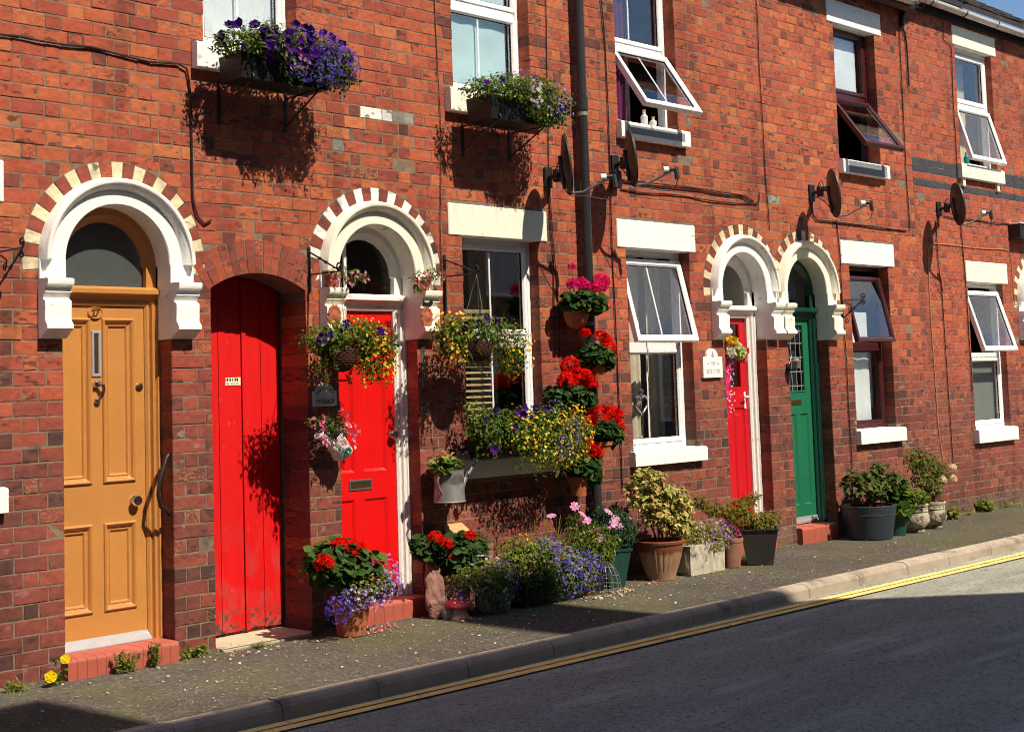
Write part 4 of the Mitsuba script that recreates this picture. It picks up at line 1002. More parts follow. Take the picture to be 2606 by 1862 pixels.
def scroll_bracket(t, x, z_top, z_bot, reach, z_arm, rod=True, flip=False, par=None):
    """wall bar, straight arm and strut with a twisted knuckle, ending in scrolls."""
    o, zz = np.array([0, -1.0, 0]), np.array([0, 0, 1.0])
    MB().box(x - 0.012, x + 0.012, -0.012, 0.0, z_bot, z_top, 0.003).build('wall_bar', 'wrought_iron', t)
    s = MB(); tip = (x, -reach, z_arm)
    s.tube([(x, -0.01, z_arm), tip], 0.006, 6)
    s.tube(spiral((x, -reach, z_arm + 0.034), o, zz, 0.034, 0.008, 1.3, -math.pi / 2), 0.006, 6)
    s.build('arm', 'wrought_iron', t, smooth=50)
    s = MB(); zb = z_bot + 0.04 if not flip else z_top - 0.04
    p = [np.array([x, -0.01, zb]) * (1 - f) + np.array([x, -reach, z_arm - (0.01 if not flip else -0.01)]) * f for f in np.linspace(0, 1, 15)]
    rad = [0.0065 + (0.006 if i in (5, 8) else 0.0) for i in range(15)]
    s.tube(p, rad, 6)
    if rod:
        s.tube(spiral((x, -reach * 0.98, z_arm - 0.035), o, zz, 0.030, 0.007, -1.3, math.pi / 2), 0.006, 6)
        s.tube(spiral((x, -0.05, z_bot + 0.01), o, zz, 0.028, 0.007, -1.2, math.pi / 2), 0.005, 6)
        s.tube([(x, -0.01, z_arm - 0.01), (x, -reach * 0.28, z_arm - 0.03), (x, -reach * 0.45, z_arm - 0.06), (x, -reach * 0.42, z_arm - 0.10)] + spiral((x, -reach * 0.37, z_arm - 0.10), o, zz, 0.028, 0.006, 1.2, 0), 0.005, 6)
    s.build('strut', 'wrought_iron', t, smooth=50)


scroll_bracket(thing('wall_bracket', 'black wrought iron bracket at the left edge of the wall', 'bracket'), 3.935, 2.66, 2.33, 0.34, 2.60)
scroll_bracket(thing('wall_bracket', 'empty scrolled iron bracket right of the green door', 'bracket'), 13.50, 2.60, 2.27, 0.26, 2.505)

# ---------------------------------------------------------------- signs
def sign_plate(pts, y0, y1): return MB().slab(Polygon(pts), y0, y1)


t = thing('house_sign', 'grey arched plaque reading SMITHY TERRACE between the passage and the scarlet door', 'sign')
cx = 6.408; pts = [(6.305, 1.595), (6.512, 1.595), (6.512, 1.707)] + [(cx + 0.078 * math.cos(a), 1.705 + 0.062 * math.sin(a)) for a in np.linspace(0.0, math.pi, 18)] + [(6.305, 1.707)]
sign_plate(pts, -0.022, -0.003).build('plaque', 'sign_face', t)
s = MB()

for i, ch in enumerate('SMITHY'):
    a = math.radians(152 - i * 24.8); MB().add(*text_on(ch, 0.024, cx + 0.068 * math.cos(a), -0.0222, 1.658 + 0.058 * math.sin(a), False, depth=0.0015, rot=math.degrees(a) - 90)).build('letter', 'ink', t)
for i, ch in enumerate('TERRACE'): MB().add(*text_on(ch, 0.032, cx + (i - 3) * 0.0255, -0.0222, 1.615, False, depth=0.0015)).build('letter', 'ink', t)

t = thing('house_sign', 'white arched house name plaque left of the crimson door', 'sign')
cx = 11.085; pts = [(10.935, 1.718), (11.240, 1.718), (11.240, 1.918), (11.18, 1.918)] + [(cx + 0.085 * math.cos(a), 1.92 + 0.075 * math.sin(a)) for a in np.linspace(0.0, math.pi, 18)] + [(10.99, 1.918), (10.935, 1.918)]
sign_plate(pts, -0.030, -0.002).build('plaque', 'sign_white', t)
inner = Polygon(pts).buffer(-0.014); sign_plate(list(inner.exterior.coords), -0.033, -0.029).build('face', 'sign_white', t)
for i, ch in enumerate('THE'): MB().add(*text_on(ch, 0.036, cx + (i - 1) * 0.029, -0.0332, 1.835, False)).build('letter', 'pale_ink', t)
for i, ch in enumerate('BOLEYN'): MB().add(*text_on(ch, 0.044, cx + (i - 2.5) * 0.036, -0.0332, 1.755, False)).build('letter', 'pale_ink', t)
s = MB(); s.slab(Polygon([(cx - 0.035, 1.93), (cx, 1.905), (cx + 0.035, 1.93), (cx + 0.02, 1.935), (cx, 1.92), (cx - 0.02, 1.935)]), -0.0345, -0.0325); s.slab(Polygon([(cx - 0.012, 1.93), (cx + 0.012, 1.93), (cx, 1.975)]), -0.0345, -0.0325)
for q in (-1, 1): s.slab(Polygon([(cx + q * 0.105, 1.842), (cx + q * 0.075, 1.862), (cx + q * 0.065, 1.846)]), -0.0345, -0.0325)
s.build('motif', 'grey_paint', t)
t = thing('thermometer_plaque', 'tall narrow ornamental cast metal plaque right of the scarlet door', 'plaque')
s = MB().box(7.365, 7.402, -0.012, -0.002, 1.70, 2.03, 0.004);
s.build('plate', 'galvanised', t)
s = MB()
for i in range(15):
    z = 1.715 + i * 0.021; s.box(7.370 + 0.004 * (i % 2), 7.392 + 0.006 * (i % 3), -0.018, -0.010, z, z + 0.011, 0.003)
for zz_ in (2.035, 1.685): s.tube(spiral((7.383, -0.008, zz_), np.array([1.0, 0, 0]), np.array([0, 0, 1.0]), 0.022, 0.006, 1.5), 0.007, 6)
s.build('relief', 'dark_brass', t)
t = thing('wall_box', 'dark wall box with a pale flat lid at the right edge of the picture', 'box')
MB().box(17.66, 18.10, -0.16, 0.0, 3.40, 3.575, 0.006).build('case', 'wrought_iron', t); MB().box(17.645, 18.115, -0.18, 0.0, 3.578, 3.595, 0.004).build('lid', 'white_plastic', t)
t = thing('wall_lamp', 'small dark coach lamp between the twin doors', 'lamp')
MB().box(12.372, 12.425, -0.016, -0.002, 1.74, 1.84, 0.006).build('back_plate', 'wrought_iron', t)
MB().tube([(12.40, -0.012, 1.775), (12.40, -0.07, 1.77), (12.40, -0.11, 1.79)], 0.009, 6).build('arm', 'wrought_iron', t)
MB().lathe([(0.03, 0), (0.046, 0.06), (0.05, 0.075), (0.02, 0.10), (0.0, 0.115)], (12.40, -0.11, 1.785), 12).build('lantern', 'galvanised', t, smooth=40)

# ---------------------------------------------------------------- heart and jars in the windows
t = thing('heart_ornament', 'silver heart ornament standing in the white ground floor window', 'ornament')
h = [(0.085 * 16 * math.sin(a) ** 3 / 16, 0.085 * (13 * math.cos(a) - 5 * math.cos(2 * a) - 2 * math.cos(3 * a) - math.cos(4 * a)) / 16) for a in np.linspace(0, 2 * math.pi, 40)]
s = MB().tube([(10.33 + x * 1.1, 0.25, 1.49 + z * 1.2) for x, z in h], 0.016, 8); s.tube([(10.33, 0.25, 1.40), (10.33, 0.25, 1.20)], 0.012, 8); s.lathe([(0.05, 0), (0.02, 0.02), (0.0, 0.03)], (10.33, 0.25, 1.135), 14)
s.build('heart', 'chrome', t, smooth=50)
s = MB().tube(spiral((10.33, 0.25, 1.60), np.array([1.0, 0, 0]), np.array([0, 0, 1.0]), 0.035, 0.008, 1.3), 0.008, 6); s.tube([(10.33, 0.25, 1.57), (10.33, 0.25, 1.67)], 0.007, 6); s.build('crest', 'chrome', t, smooth=50)
for x, m, hh, lab in ((10.30, 'glass', 0.12, 'small clear bottle with a cork on the sill under the propped white sash'), (10.43, 'glass', 0.07, 'low clear jar beside the bottle on the upper white sill'), (16.66, 'bottle_teal', 0.13, 'teal bottle on the sill of the last upper window')):
    t = thing('bottle', lab, 'bottle'); zz_ = 4.095 if x < 16 else 4.29
    MB().lathe([(0.028, 0), (0.034, 0.004), (0.034, hh * 0.6), (0.014, hh * 0.78), (0.014, hh)], (x, 0.055 if x < 16 else 0.03, zz_), 16).build('body', 'enamel' if m == 'glass' else m, t, smooth=40)
    MB().lathe([(0.016, 0), (0.016, 0.02)], (x, 0.055 if x < 16 else 0.03, zz_ + hh - 0.004), 12).build('stopper', 'pale_wood', t)
# ---------------------------------------------------------------- leaves and flowers
T_LANCE = (np.array([[0, 0, 0], [.5, .27, .07], [1, 0, -.10], [.5, -.27, .07], [.5, 0, 0]]), np.array([[0, 4, 1], [4, 2, 1], [0, 3, 4], [3, 2, 4]]))
T_SMALL = (np.array([[0, 0, 0], [.5, .33, .06], [1, 0, -.05], [.5, -.33, .06]]), np.array([[0, 2, 1], [0, 3, 2]]))
T_THIN = (np.array([[0, 0, 0], [.5, .07, .02], [1, 0, -.08], [.5, -.07, .02]]), np.array([[0, 2, 1], [0, 3, 2]]))
_a = np.linspace(0.5, 2 * math.pi - 0.5, 10)
T_ROUND = (np.vstack([[[0.12, 0, -.10]], np.stack([.45 - .5 * np.cos(_a) * (1 + .10 * np.cos(_a * 7)), .52 * np.sin(_a) * (1 + .10 * np.cos(_a * 7)), .07 * np.cos(_a * 5)], 1)]), np.stack([np.zeros(9, int), np.arange(1, 10), np.arange(2, 11)], 1))
_v, _f = [[0, 0, 0]], []
for _k in range(5):
    _q = _k * 2 * math.pi / 5; _n = len(_v)
    for _r, _o, _h in ((.55, -.42, .12), (1.0, 0, .05), (.55, .42, .12)): _v.append([_r * math.cos(_q + _o) * .5, _r * math.sin(_q + _o) * .5, _h])
    _f += [[0, _n, _n + 1], [0, _n + 1, _n + 2]]
T_STAR = (np.array(_v, float), np.array(_f))
_a = np.linspace(0, 2 * math.pi, 11)[:-1]
T_TRUMPET = (np.vstack([[[0, 0, -.35]], np.stack([.5 * np.cos(_a) * (1 + .08 * np.cos(_a * 5)), .5 * np.sin(_a) * (1 + .08 * np.cos(_a * 5)), .06 * np.cos(_a * 5)], 1)]), np.stack([np.zeros(10, int), np.arange(1, 11), np.arange(1, 11) % 10 + 1], 1))
T_DISC = (np.array([[0, 0, .05], [.5, 0, 0], [.15, .48, 0], [-.4, .29, 0], [-.4, -.29, 0], [.15, -.48, 0]]), np.array([[0, 1, 2], [0, 2, 3], [0, 3, 4], [0, 4, 5], [0, 5, 1]]))


def norm(v): return v / (np.linalg.norm(v, axis=-1, keepdims=True) + 1e-12)


def put(mb, tmpl, pos, nrm, direc, size, col):
    """one copy of the template per point; nrm: face normal, direc: the way the tip points."""
    V, F = tmpl; n = len(pos)
    if n == 0: return mb
    z = norm(np.asarray(nrm, float)); x = direc - z * (direc * z).sum(1, keepdims=True); x = norm(x); y = np.cross(z, x)
    size = np.broadcast_to(np.asarray(size, float), (n,))
    P = pos[:, None] + size[:, None, None] * (V[None, :, :1] * x[:, None] + V[None, :, 1:2] * y[:, None] + V[None, :, 2:] * z[:, None])
    Fs = F[None] + (np.arange(n) * len(V))[:, None, None]
    return mb.add(P.reshape(-1, 3), Fs.reshape(-1, 3), np.repeat(col, len(V), 0))


def tint(pal, n, jitter=0.18):
    """n colours drawn between the entries of a palette."""
    pal = np.asarray(pal, float); k = RNG.integers(0, len(pal), n); j = RNG.integers(0, len(pal), n); t = RNG.random((n, 1)) * 0.5
    return np.clip((pal[k] * (1 - t) + pal[j] * t) * (1 + RNG.normal(0, jitter, (n, 1))), 0.002, 0.9)


def cloud(blobs, n, shell=0.45):
    """points and outward normals spread through ellipsoids (cx, cy, cz, rx, ry, rz[, weight]), denser towards the skin."""
    B = np.array([list(b[:6]) + [b[6] if len(b) > 6 else 1.0] for b in blobs], float)
    w = B[:, 6] * (B[:, 3] * B[:, 4] * B[:, 5]) ** (2 / 3); k = RNG.choice(len(B), n, p=w / w.sum())
    d = norm(RNG.normal(size=(n, 3))); r = shell + (1 - shell) * RNG.random(n) ** 0.6
    r = r * (1 + RNG.normal(0, 0.08, n))
    p = B[k, :3] + d * r[:, None] * B[k, 3:6]
    keep = p[:, 1] < -0.008
    return p[keep], norm(d / B[k, 3:6])[keep]


def leaves(mb, blobs, n, size, pal, tmpl=T_LANCE, up=0.5, droop=0.2, shell=0.4):
    p, o = cloud(blobs, n, shell); m = len(p)
    nr = norm(o + np.array([0, -0.25, up]) + RNG.normal(0, 0.45, (m, 3))); d = norm(o + RNG.normal(0, 0.7, (m, 3)) - np.array([0, 0, droop]))
    return put(mb, tmpl, p, nr, d, size * (0.65 + 0.7 * RNG.random(m)), tint(pal, m))


def blooms(mb, blobs, n, size, pal, tmpl=T_STAR, shell=0.85, front=0.4):
    p, o = cloud(blobs, n, shell); m = len(p); o2 = norm(o + np.array([-0.2, -front, 0.25]) + RNG.normal(0, 0.35, (m, 3)))
    return put(mb, tmpl, p + o * size * 0.3, o2, RNG.normal(size=(m, 3)), size * (0.75 + 0.5 * RNG.random(m)), tint(pal, m, 0.12))


def trails(n, starts, length, leaf, pal, out=(0, -0.25, 0), mb=None, stem=None, flower=None, fmb=None, fsize=0.016, frate=0.35):
    """hanging shoots with small leaves (and flowers)."""
    for _ in range(n):
        q = np.array(starts(), float); d = np.array(out) + np.append(RNG.normal(0, 0.35, 2), -0.6); L = length * (0.4 + 0.8 * RNG.random()); pts = [q.copy()]; st = 0.022
        for _k in range(int(L / st)):
            d = norm(d + np.append(RNG.normal(0, 0.18, 2), -0.12)); q = q + d * st
            if q[1] > -0.012: q[1] = -0.012
            pts.append(q.copy())
        if len(pts) < 3: continue
        pts = np.array(pts)
        if stem is not None: stem.tube(pts, 0.0018, 3, c=(0.07, 0.09, 0.02))
        m = len(pts) * 2; k = RNG.integers(0, len(pts), m); nr = norm(RNG.normal(size=(m, 3)) + [0, -0.6, 0.6])
        put(mb, T_SMALL, pts[k], nr, norm(RNG.normal(size=(m, 3)) + [0, 0, -0.4]), leaf * (0.7 + 0.6 * RNG.random(m)), tint(pal, m))
        if fmb is not None:
            k = RNG.random(len(pts)) < frate; m = int(k.sum())
            put(fmb, T_DISC, pts[k] + [0, -0.006, 0], norm(RNG.normal(size=(m, 3)) * 0.5 + [-0.3, -0.8, 0.4]), RNG.normal(size=(m, 3)), fsize * (0.8 + 0.4 * RNG.random(m)), tint(flower, m, 0.1))


G_MID = [(0.055, 0.105, 0.018), (0.10, 0.16, 0.028), (0.035, 0.075, 0.016), (0.14, 0.19, 0.035)]
G_DARK = [(0.028, 0.065, 0.020), (0.045, 0.095, 0.028), (0.070, 0.125, 0.040), (0.018, 0.042, 0.014)]
G_LIGHT = [(0.14, 0.20, 0.03), (0.22, 0.26, 0.05), (0.08, 0.14, 0.02), (0.28, 0.29, 0.07)]
G_YELLOW = [(0.42, 0.40, 0.08), (0.52, 0.46, 0.14), (0.30, 0.33, 0.06), (0.55, 0.48, 0.20), (0.16, 0.22, 0.03), (0.50, 0.30, 0.14)]
G_BERB = [(0.12, 0.15, 0.02), (0.18, 0.16, 0.03), (0.24, 0.12, 0.035), (0.08, 0.11, 0.018), (0.20, 0.20, 0.03)]
F_YEL = [(0.72, 0.42, 0.02), (0.75, 0.50, 0.04), (0.70, 0.30, 0.015), (0.74, 0.56, 0.12)]
F_PUR = [(0.045, 0.010, 0.13), (0.070, 0.015, 0.19), (0.030, 0.008, 0.085)]
F_LOB = [(0.10, 0.075, 0.50), (0.16, 0.10, 0.58), (0.07, 0.05, 0.36), (0.26, 0.18, 0.60)]
F_LAV = [(0.42, 0.34, 0.62), (0.30, 0.24, 0.60), (0.62, 0.55, 0.70)]
F_WHT = [(0.72, 0.66, 0.70), (0.74, 0.60, 0.70), (0.72, 0.72, 0.68)]
F_RED = [(0.72, 0.008, 0.006), (0.62, 0.006, 0.006), (0.74, 0.022, 0.012)]
F_CER = [(0.70, 0.010, 0.14), (0.60, 0.008, 0.11), (0.74, 0.03, 0.20)]
F_PINK = [(0.74, 0.30, 0.60), (0.68, 0.24, 0.54), (0.74, 0.42, 0.64)]
F_FUCH = [(0.72, 0.16, 0.26), (0.74, 0.36, 0.44), (0.66, 0.08, 0.20), (0.74, 0.58, 0.58)]


def fin(mb, name, mat, t, kind='stuff', label=None): return mb.build(name, mat, t, kind=kind, label=label)


def petunias(t, pts, size, pal, name='petunia'):
    for p in pts:
        s = MB(); put(s, T_TRUMPET, np.array([p]), norm(np.array([[-0.3, -0.85, 0.3]]) + RNG.normal(0, 0.35, (1, 3))), RNG.normal(size=(1, 3)), size * RNG.uniform(0.85, 1.2), tint(pal, 1, 0.12)); s.build(name, 'petal', t)


def head(t, c, r, pal, name='flower_head', stalk=None):
    """a geranium flower head: a ball of overlapping florets on its stalk."""
    s = MB(); n = 62; d = norm(RNG.normal(size=(n, 3))); d[:, 2] = np.where(d[:, 2] < -0.55, -d[:, 2], d[:, 2])
    p = np.array(c) + d * r * np.array([1.0, 1.0, 0.86]) * (0.84 + 0.22 * RNG.random((n, 1)))
    put(s, T_STAR, p, norm(d + RNG.normal(0, 0.3, (n, 3))), RNG.normal(size=(n, 3)), r * 0.78 * (0.8 + 0.4 * RNG.random(n)), tint(pal, n, 0.12))
    k = s.build(name, 'petal', t)
    if stalk is not None: MB().tube([stalk, tuple((np.array(stalk) + np.array(c)) / 2 + [0, -0.01, 0.01]), c], 0.0035, 5, c=(0.10, 0.15, 0.04)).build('stalk', 'leaf', k)


def geranium_leaves(mb, blobs, n, size, pal=G_DARK): return leaves(mb, blobs, n, size, pal, T_ROUND, 0.9, 0.1, 0.55)


def soil_disc(t, x, y, z, r): MB().lathe([(0.0, -0.01), (r, -0.01), (r, 0.0), (0.0, 0.004)], (x, y, z), 20).build('soil', 'soil', t)


# ---------------------------------------------------------------- window boxes
def iron_box_brackets(t, xs, z, y1):
    for x in xs:
        s = MB().tube([(x, -0.008, z), (x, y1, z)], 0.007, 5); s.tube([(x, -0.008, z - 0.20), (x, y1 * 0.95, z - 0.01)], 0.007, 5); s.box(x - 0.01, x + 0.01, -0.01, 0, z - 0.24, z + 0.05)
        s.tube(spiral((x, y1, z + 0.02), np.array([0, -1.0, 0]), np.array([0, 0, 1.0]), 0.026, 0.007, 1.2, -1.57), 0.006, 5); s.build('iron_bracket', 'wrought_iron', t)


def rough_box(x0, x1, y0, y1, z0, z1, t=0.012, splay=0.02):
    s = MB(); top = [[x0 - splay, y0 - splay, z1], [x1 + splay, y0 - splay, z1], [x1 + splay, y1, z1], [x0 - splay, y1, z1]]; bot = [[x0, y0, z0], [x1, y0, z0], [x1, y1, z0], [x0, y1, z0]]
    i = [[x0 - splay + t, y0 - splay + t, z1], [x1 + splay - t, y0 - splay + t, z1], [x1 + splay - t, y1 - t, z1], [x0 - splay + t, y1 - t, z1]]
    j = [[a, b, z1 - 0.03] for a, b, _ in i]
    s.loft([bot, top, i, j], True, True); return s


t = thing('window_box', 'black window box overflowing with deep purple petunias and violet lobelia, top left', 'window box')
rough_box(5.47, 6.20, -0.40, -0.16, 3.815, 3.985).build('trough', 'black_plastic', t)
iron_box_brackets(t, (5.55, 6.12), 3.81, -0.40)
bl = [(5.48, -0.34, 4.06, 0.20, 0.16, 0.10), (5.70, -0.36, 4.10, 0.22, 0.20, 0.14, 1.2), (5.96, -0.36, 4.09, 0.24, 0.20, 0.14), (6.18, -0.36, 4.04, 0.22, 0.18, 0.15), (6.02, -0.47, 3.97, 0.30, 0.08, 0.13, 1.3), (6.26, -0.44, 3.96, 0.16, 0.10, 0.15), (5.62, -0.48, 4.03, 0.20, 0.06, 0.07)]
s = MB(); leaves(s, bl, 3300, 0.034, G_MID); leaves(s, bl[:4], 800, 0.03, G_LIGHT); trails(60, lambda: (RNG.uniform(5.75, 6.35), -0.47, RNG.uniform(3.88, 4.0)), 0.15, 0.024, G_DARK, mb=s); fin(s, 'foliage', 'leaf', t)
s = MB(); lob = [(6.12, -0.48, 3.97, 0.26, 0.08, 0.15), (5.98, -0.52, 3.94, 0.20, 0.05, 0.12), (6.30, -0.40, 4.02, 0.15, 0.14, 0.14), (6.05, -0.42, 4.10, 0.25, 0.15, 0.12)]; blooms(s, lob, 1250, 0.027, F_LOB + [(0.14, 0.05, 0.42), (0.09, 0.03, 0.30)], T_STAR, 0.75); fin(s, 'lobelia_flowers', 'petal', t)
s = MB(); blooms(s, [(5.84, -0.53, 3.97, 0.10, 0.04, 0.07)], 46, 0.028, F_FUCH + F_PINK); fin(s, 'pink_flowers', 'petal', t)
p, _ = cloud([(5.50, -0.40, 4.09, 0.22, 0.12, 0.10), (5.80, -0.42, 4.12, 0.28, 0.15, 0.14), (6.12, -0.42, 4.08, 0.26, 0.14, 0.14), (5.85, -0.50, 4.02, 0.30, 0.08, 0.10)], 84, 0.92); petunias(t, p, 0.064, F_PUR)

t = thing('window_box', 'black window box of green trailing plants with lavender, white and violet flowers', 'window box')
rough_box(7.80, 8.46, -0.42, -0.16, 3.80, 3.985).build('trough', 'black_plastic', t)
iron_box_brackets(t, (7.88, 8.42), 3.80, -0.42)
bl = [(7.76, -0.36, 4.04, 0.18, 0.16, 0.09), (8.02, -0.38, 4.09, 0.24, 0.20, 0.11), (8.32, -0.38, 4.09, 0.26, 0.20, 0.13), (8.52, -0.38, 4.03, 0.20, 0.18, 0.16), (8.36, -0.48, 3.94, 0.20, 0.08, 0.16, 1.3), (8.00, -0.50, 4.01, 0.20, 0.06, 0.07), (8.50, -0.47, 3.91, 0.12, 0.08, 0.12)]
s = MB(); leaves(s, bl, 2900, 0.032, G_MID); leaves(s, bl, 1300, 0.028, G_LIGHT); leaves(s, [(8.36, -0.44, 3.98, 0.20, 0.14, 0.18)], 900, 0.04, G_LIGHT, T_THIN); trails(56, lambda: (RNG.uniform(8.15, 8.6), -0.48, RNG.uniform(3.85, 3.98)), 0.13, 0.02, G_MID, mb=s); fin(s, 'foliage', 'leaf', t)
s = MB(); blooms(s, [(8.12, -0.42, 4.12, 0.16, 0.14, 0.10), (8.52, -0.44, 4.00, 0.18, 0.13, 0.16), (8.42, -0.52, 3.90, 0.14, 0.05, 0.11)], 260, 0.027, F_LAV + F_LOB[:1]); fin(s, 'lavender_flowers', 'petal', t)
s = MB(); blooms(s, [(8.20, -0.54, 4.02, 0.06, 0.04, 0.11)], 44, 0.036, F_WHT); fin(s, 'white_flowers', 'petal', t)
petunias(t, [(7.86, -0.50, 4.10), (8.34, -0.55, 4.04), (8.62, -0.48, 3.98), (8.64, -0.46, 3.94), (8.48, -0.54, 3.94), (8.42, -0.54, 3.90), (8.58, -0.36, 4.14), (8.29, -0.46, 4.17), (7.70, -0.48, 4.06)], 0.062, F_PUR)

t = thing('window_box', 'long window box on the cream sill, heaped with small yellow flowers and purple petunias', 'window box')
rough_box(7.76, 8.72, -0.30, -0.06, 1.145, 1.29).build('trough', 'black_plastic', t)
bl = [(7.80, -0.28, 1.38, 0.20, 0.16, 0.16), (8.02, -0.28, 1.36, 0.24, 0.18, 0.16), (8.30, -0.28, 1.40, 0.26, 0.20, 0.15), (8.58, -0.28, 1.40, 0.24, 0.20, 0.15), (8.70, -0.28, 1.28, 0.18, 0.17, 0.18), (7.78, -0.30, 1.26, 0.14, 0.10, 0.12)]
yb = [(8.18, -0.38, 1.30, 0.20, 0.12, 0.17), (8.40, -0.40, 1.24, 0.24, 0.12, 0.19), (8.62, -0.38, 1.26, 0.22, 0.13, 0.22), (8.30, -0.42, 1.14, 0.20, 0.08, 0.10), (8.55, -0.40, 1.10, 0.16, 0.08, 0.08), (8.02, -0.42, 1.30, 0.16, 0.08, 0.14), (8.80, -0.34, 1.30, 0.12, 0.10, 0.16)]
s = MB(); leaves(s, bl, 3400, 0.034, G_MID); leaves(s, bl[:2], 700, 0.038, G_MID, T_LANCE); leaves(s, yb, 2900, 0.023, G_LIGHT + G_MID[:2]); leaves(s, [(7.70, -0.22, 1.50, 0.08, 0.08, 0.12)], 140, 0.03, G_LIGHT)
trails(50, lambda: (RNG.uniform(7.95, 8.65), -0.42, RNG.uniform(1.05, 1.2)), 0.13, 0.018, G_MID, mb=s); fin(s, 'foliage', 'leaf', t)
s = MB(); blooms(s, yb, 430, 0.022, F_YEL, T_DISC, 0.9); blooms(s, [(8.72, -0.30, 1.44, 0.16, 0.12, 0.12), (8.35, -0.38, 1.42, 0.38, 0.12, 0.07)], 150, 0.022, F_YEL, T_DISC, 0.8); fin(s, 'yellow_flowers', 'petal', t)
s = MB(); blooms(s, [(8.56, -0.47, 1.30, 0.06, 0.06, 0.13), (8.44, -0.47, 1.19, 0.05, 0.05, 0.10), (8.55, -0.3, 1.52, 0.05, 0.05, 0.05)], 130, 0.024, F_LOB + F_LAV); fin(s, 'lobelia_flowers', 'petal', t)
petunias(t, [(7.66, -0.40, 1.44), (7.80, -0.36, 1.50), (7.82, -0.36, 1.53), (7.92, -0.45, 1.38), (7.72, -0.42, 1.22), (8.02, -0.40, 1.50), (8.14, -0.36, 1.53), (8.26, -0.36, 1.52), (8.29, -0.36, 1.49), (8.35, -0.38, 1.47), (8.13, -0.42, 1.46), (8.03, -0.44, 1.47), (8.40, -0.34, 1.51)], 0.064, F_PUR)
t = thing('ornament', 'pair of small grey stone birds at the left end of the cream sill', 'ornament')
for dx in (0.0, 0.09):
    s = MB(); m = trimesh.creation.icosphere(2, 1.0); s.add(m.vertices * [0.045, 0.035, 0.03] + [7.685 + dx, -0.075, 1.160], m.faces); s.add(m.vertices * 0.02 + [7.655 + dx, -0.085, 1.188], m.faces); s.build('bird', 'grey_glaze', t, smooth=60)


# ---------------------------------------------------------------- hanging baskets
def basket(label, c, r, bowl, hook, blobs, nl, yel, pet, wallx, z0b, z1b, extra=None):
    t = thing('hanging_basket', label, 'hanging basket')
    x, y, z = c
    MB().lathe([(0.02, -bowl), (r * 0.45, -bowl * 0.97), (r * 0.75, -bowl * 0.75), (r * 0.93, -bowl * 0.4), (r, 0.0), (r * 1.04, 0.012), (r * 0.96, 0.012), (r * 0.9, -0.02), (0, -0.02)], c, 40, wob=lambda a, q: 0.02 * np.sin(a * 36 + q * 300)).build('bowl', 'wicker', t, smooth=40)
    for i in range(int(bowl / 0.016)):
        q = -i * 0.016; rr = r * math.sqrt(max(0.02, 1 - (i * 0.016 / bowl) ** 2)) * 1.01 if bowl else r
        th = np.linspace(0, 2 * math.pi, 60); MB().tube(np.stack([x + rr * np.cos(th), y + rr * np.sin(th), z + q + 0.003 * np.sin(th * 18 + i * 3.14)], 1), 0.0065, 5, cap=False).build('weave', 'wicker', t, smooth=60)
    hk = np.array(hook)
    for k in range(3):
        q = k * 2.094 + 0.5; e = np.array([x + r * math.cos(q), y + r * math.sin(q), z + 0.01]); n = max(4, int(np.linalg.norm(hk - e) / 0.016)); s = MB()
        for j in range(n):
            a, b = hk + (e - hk) * j / n, hk + (e - hk) * (j + 1.25) / n; s.tube([a + [0.003 * (j % 2), 0, 0], b + [0.003 * (j % 2), 0, 0]], 0.0022, 4)
        s.build('chain', 'galvanised', t)
    s, st, f = MB(), MB(), MB()
    leaves(s, blobs, nl, 0.030, G_MID); leaves(s, blobs, nl // 4, 0.026, G_LIGHT)
    trails(46, lambda: (x + r * RNG.choice([-1.25, 1.45]) + RNG.normal(0, r * 0.35), y + RNG.normal(0, r * 0.5), z + RNG.uniform(-0.03, 0.08)), 0.24, 0.020, G_MID + G_BERB[:2], mb=s, stem=st, flower=F_YEL, fmb=f, fsize=0.018, frate=0.14)
    fin(s, 'foliage', 'leaf', t); fin(st, 'trailing_stems', 'leaf', t)
    for b, n in yel: blooms(f, b, n, 0.024, F_YEL, T_DISC, 0.8)
    fin(f, 'yellow_flowers', 'petal', t); petunias(t, pet, 0.062, F_PUR)
    if extra: extra(t)
    return t


b1 = thing('wall_bracket', 'black iron bracket carrying the basket in front of the scarlet door', 'bracket')
scroll_bracket(b1, 6.303, 2.75, 2.42, 0.34, 2.545, False, True)
bl = [(6.36, -0.34, 2.07, 0.30, 0.20, 0.12), (6.14, -0.34, 2.06, 0.18, 0.16, 0.10), (6.60, -0.32, 2.06, 0.22, 0.18, 0.13), (6.64, -0.33, 1.95, 0.18, 0.14, 0.16), (6.42, -0.34, 2.14, 0.22, 0.15, 0.08)]
basket('wicker hanging basket of yellow and orange trailing flowers in front of the scarlet door', (6.295, -0.34, 1.985), 0.128, 0.15, (6.303, -0.345, 2.535), bl, 2700,
       [([(6.62, -0.36, 1.94, 0.16, 0.12, 0.15), (6.66, -0.36, 1.83, 0.12, 0.08, 0.10)], 190), ([(6.45, -0.34, 2.17, 0.2, 0.14, 0.06), (6.5, -0.34, 2.05, 0.24, 0.19, 0.10)], 120)],
       [(6.05, -0.45, 2.08), (6.12, -0.46, 2.09), (6.28, -0.42, 2.15), (6.32, -0.40, 2.17), (6.57, -0.46, 2.12), (6.60, -0.45, 2.11), (6.06, -0.44, 2.05)], 6.303, 2.4, 2.75)
b2 = thing('wall_bracket', 'black iron bracket carrying the basket in front of the window', 'bracket')
scroll_bracket(b2, 7.638, 2.75, 2.28, 0.36, 2.575, False, True)
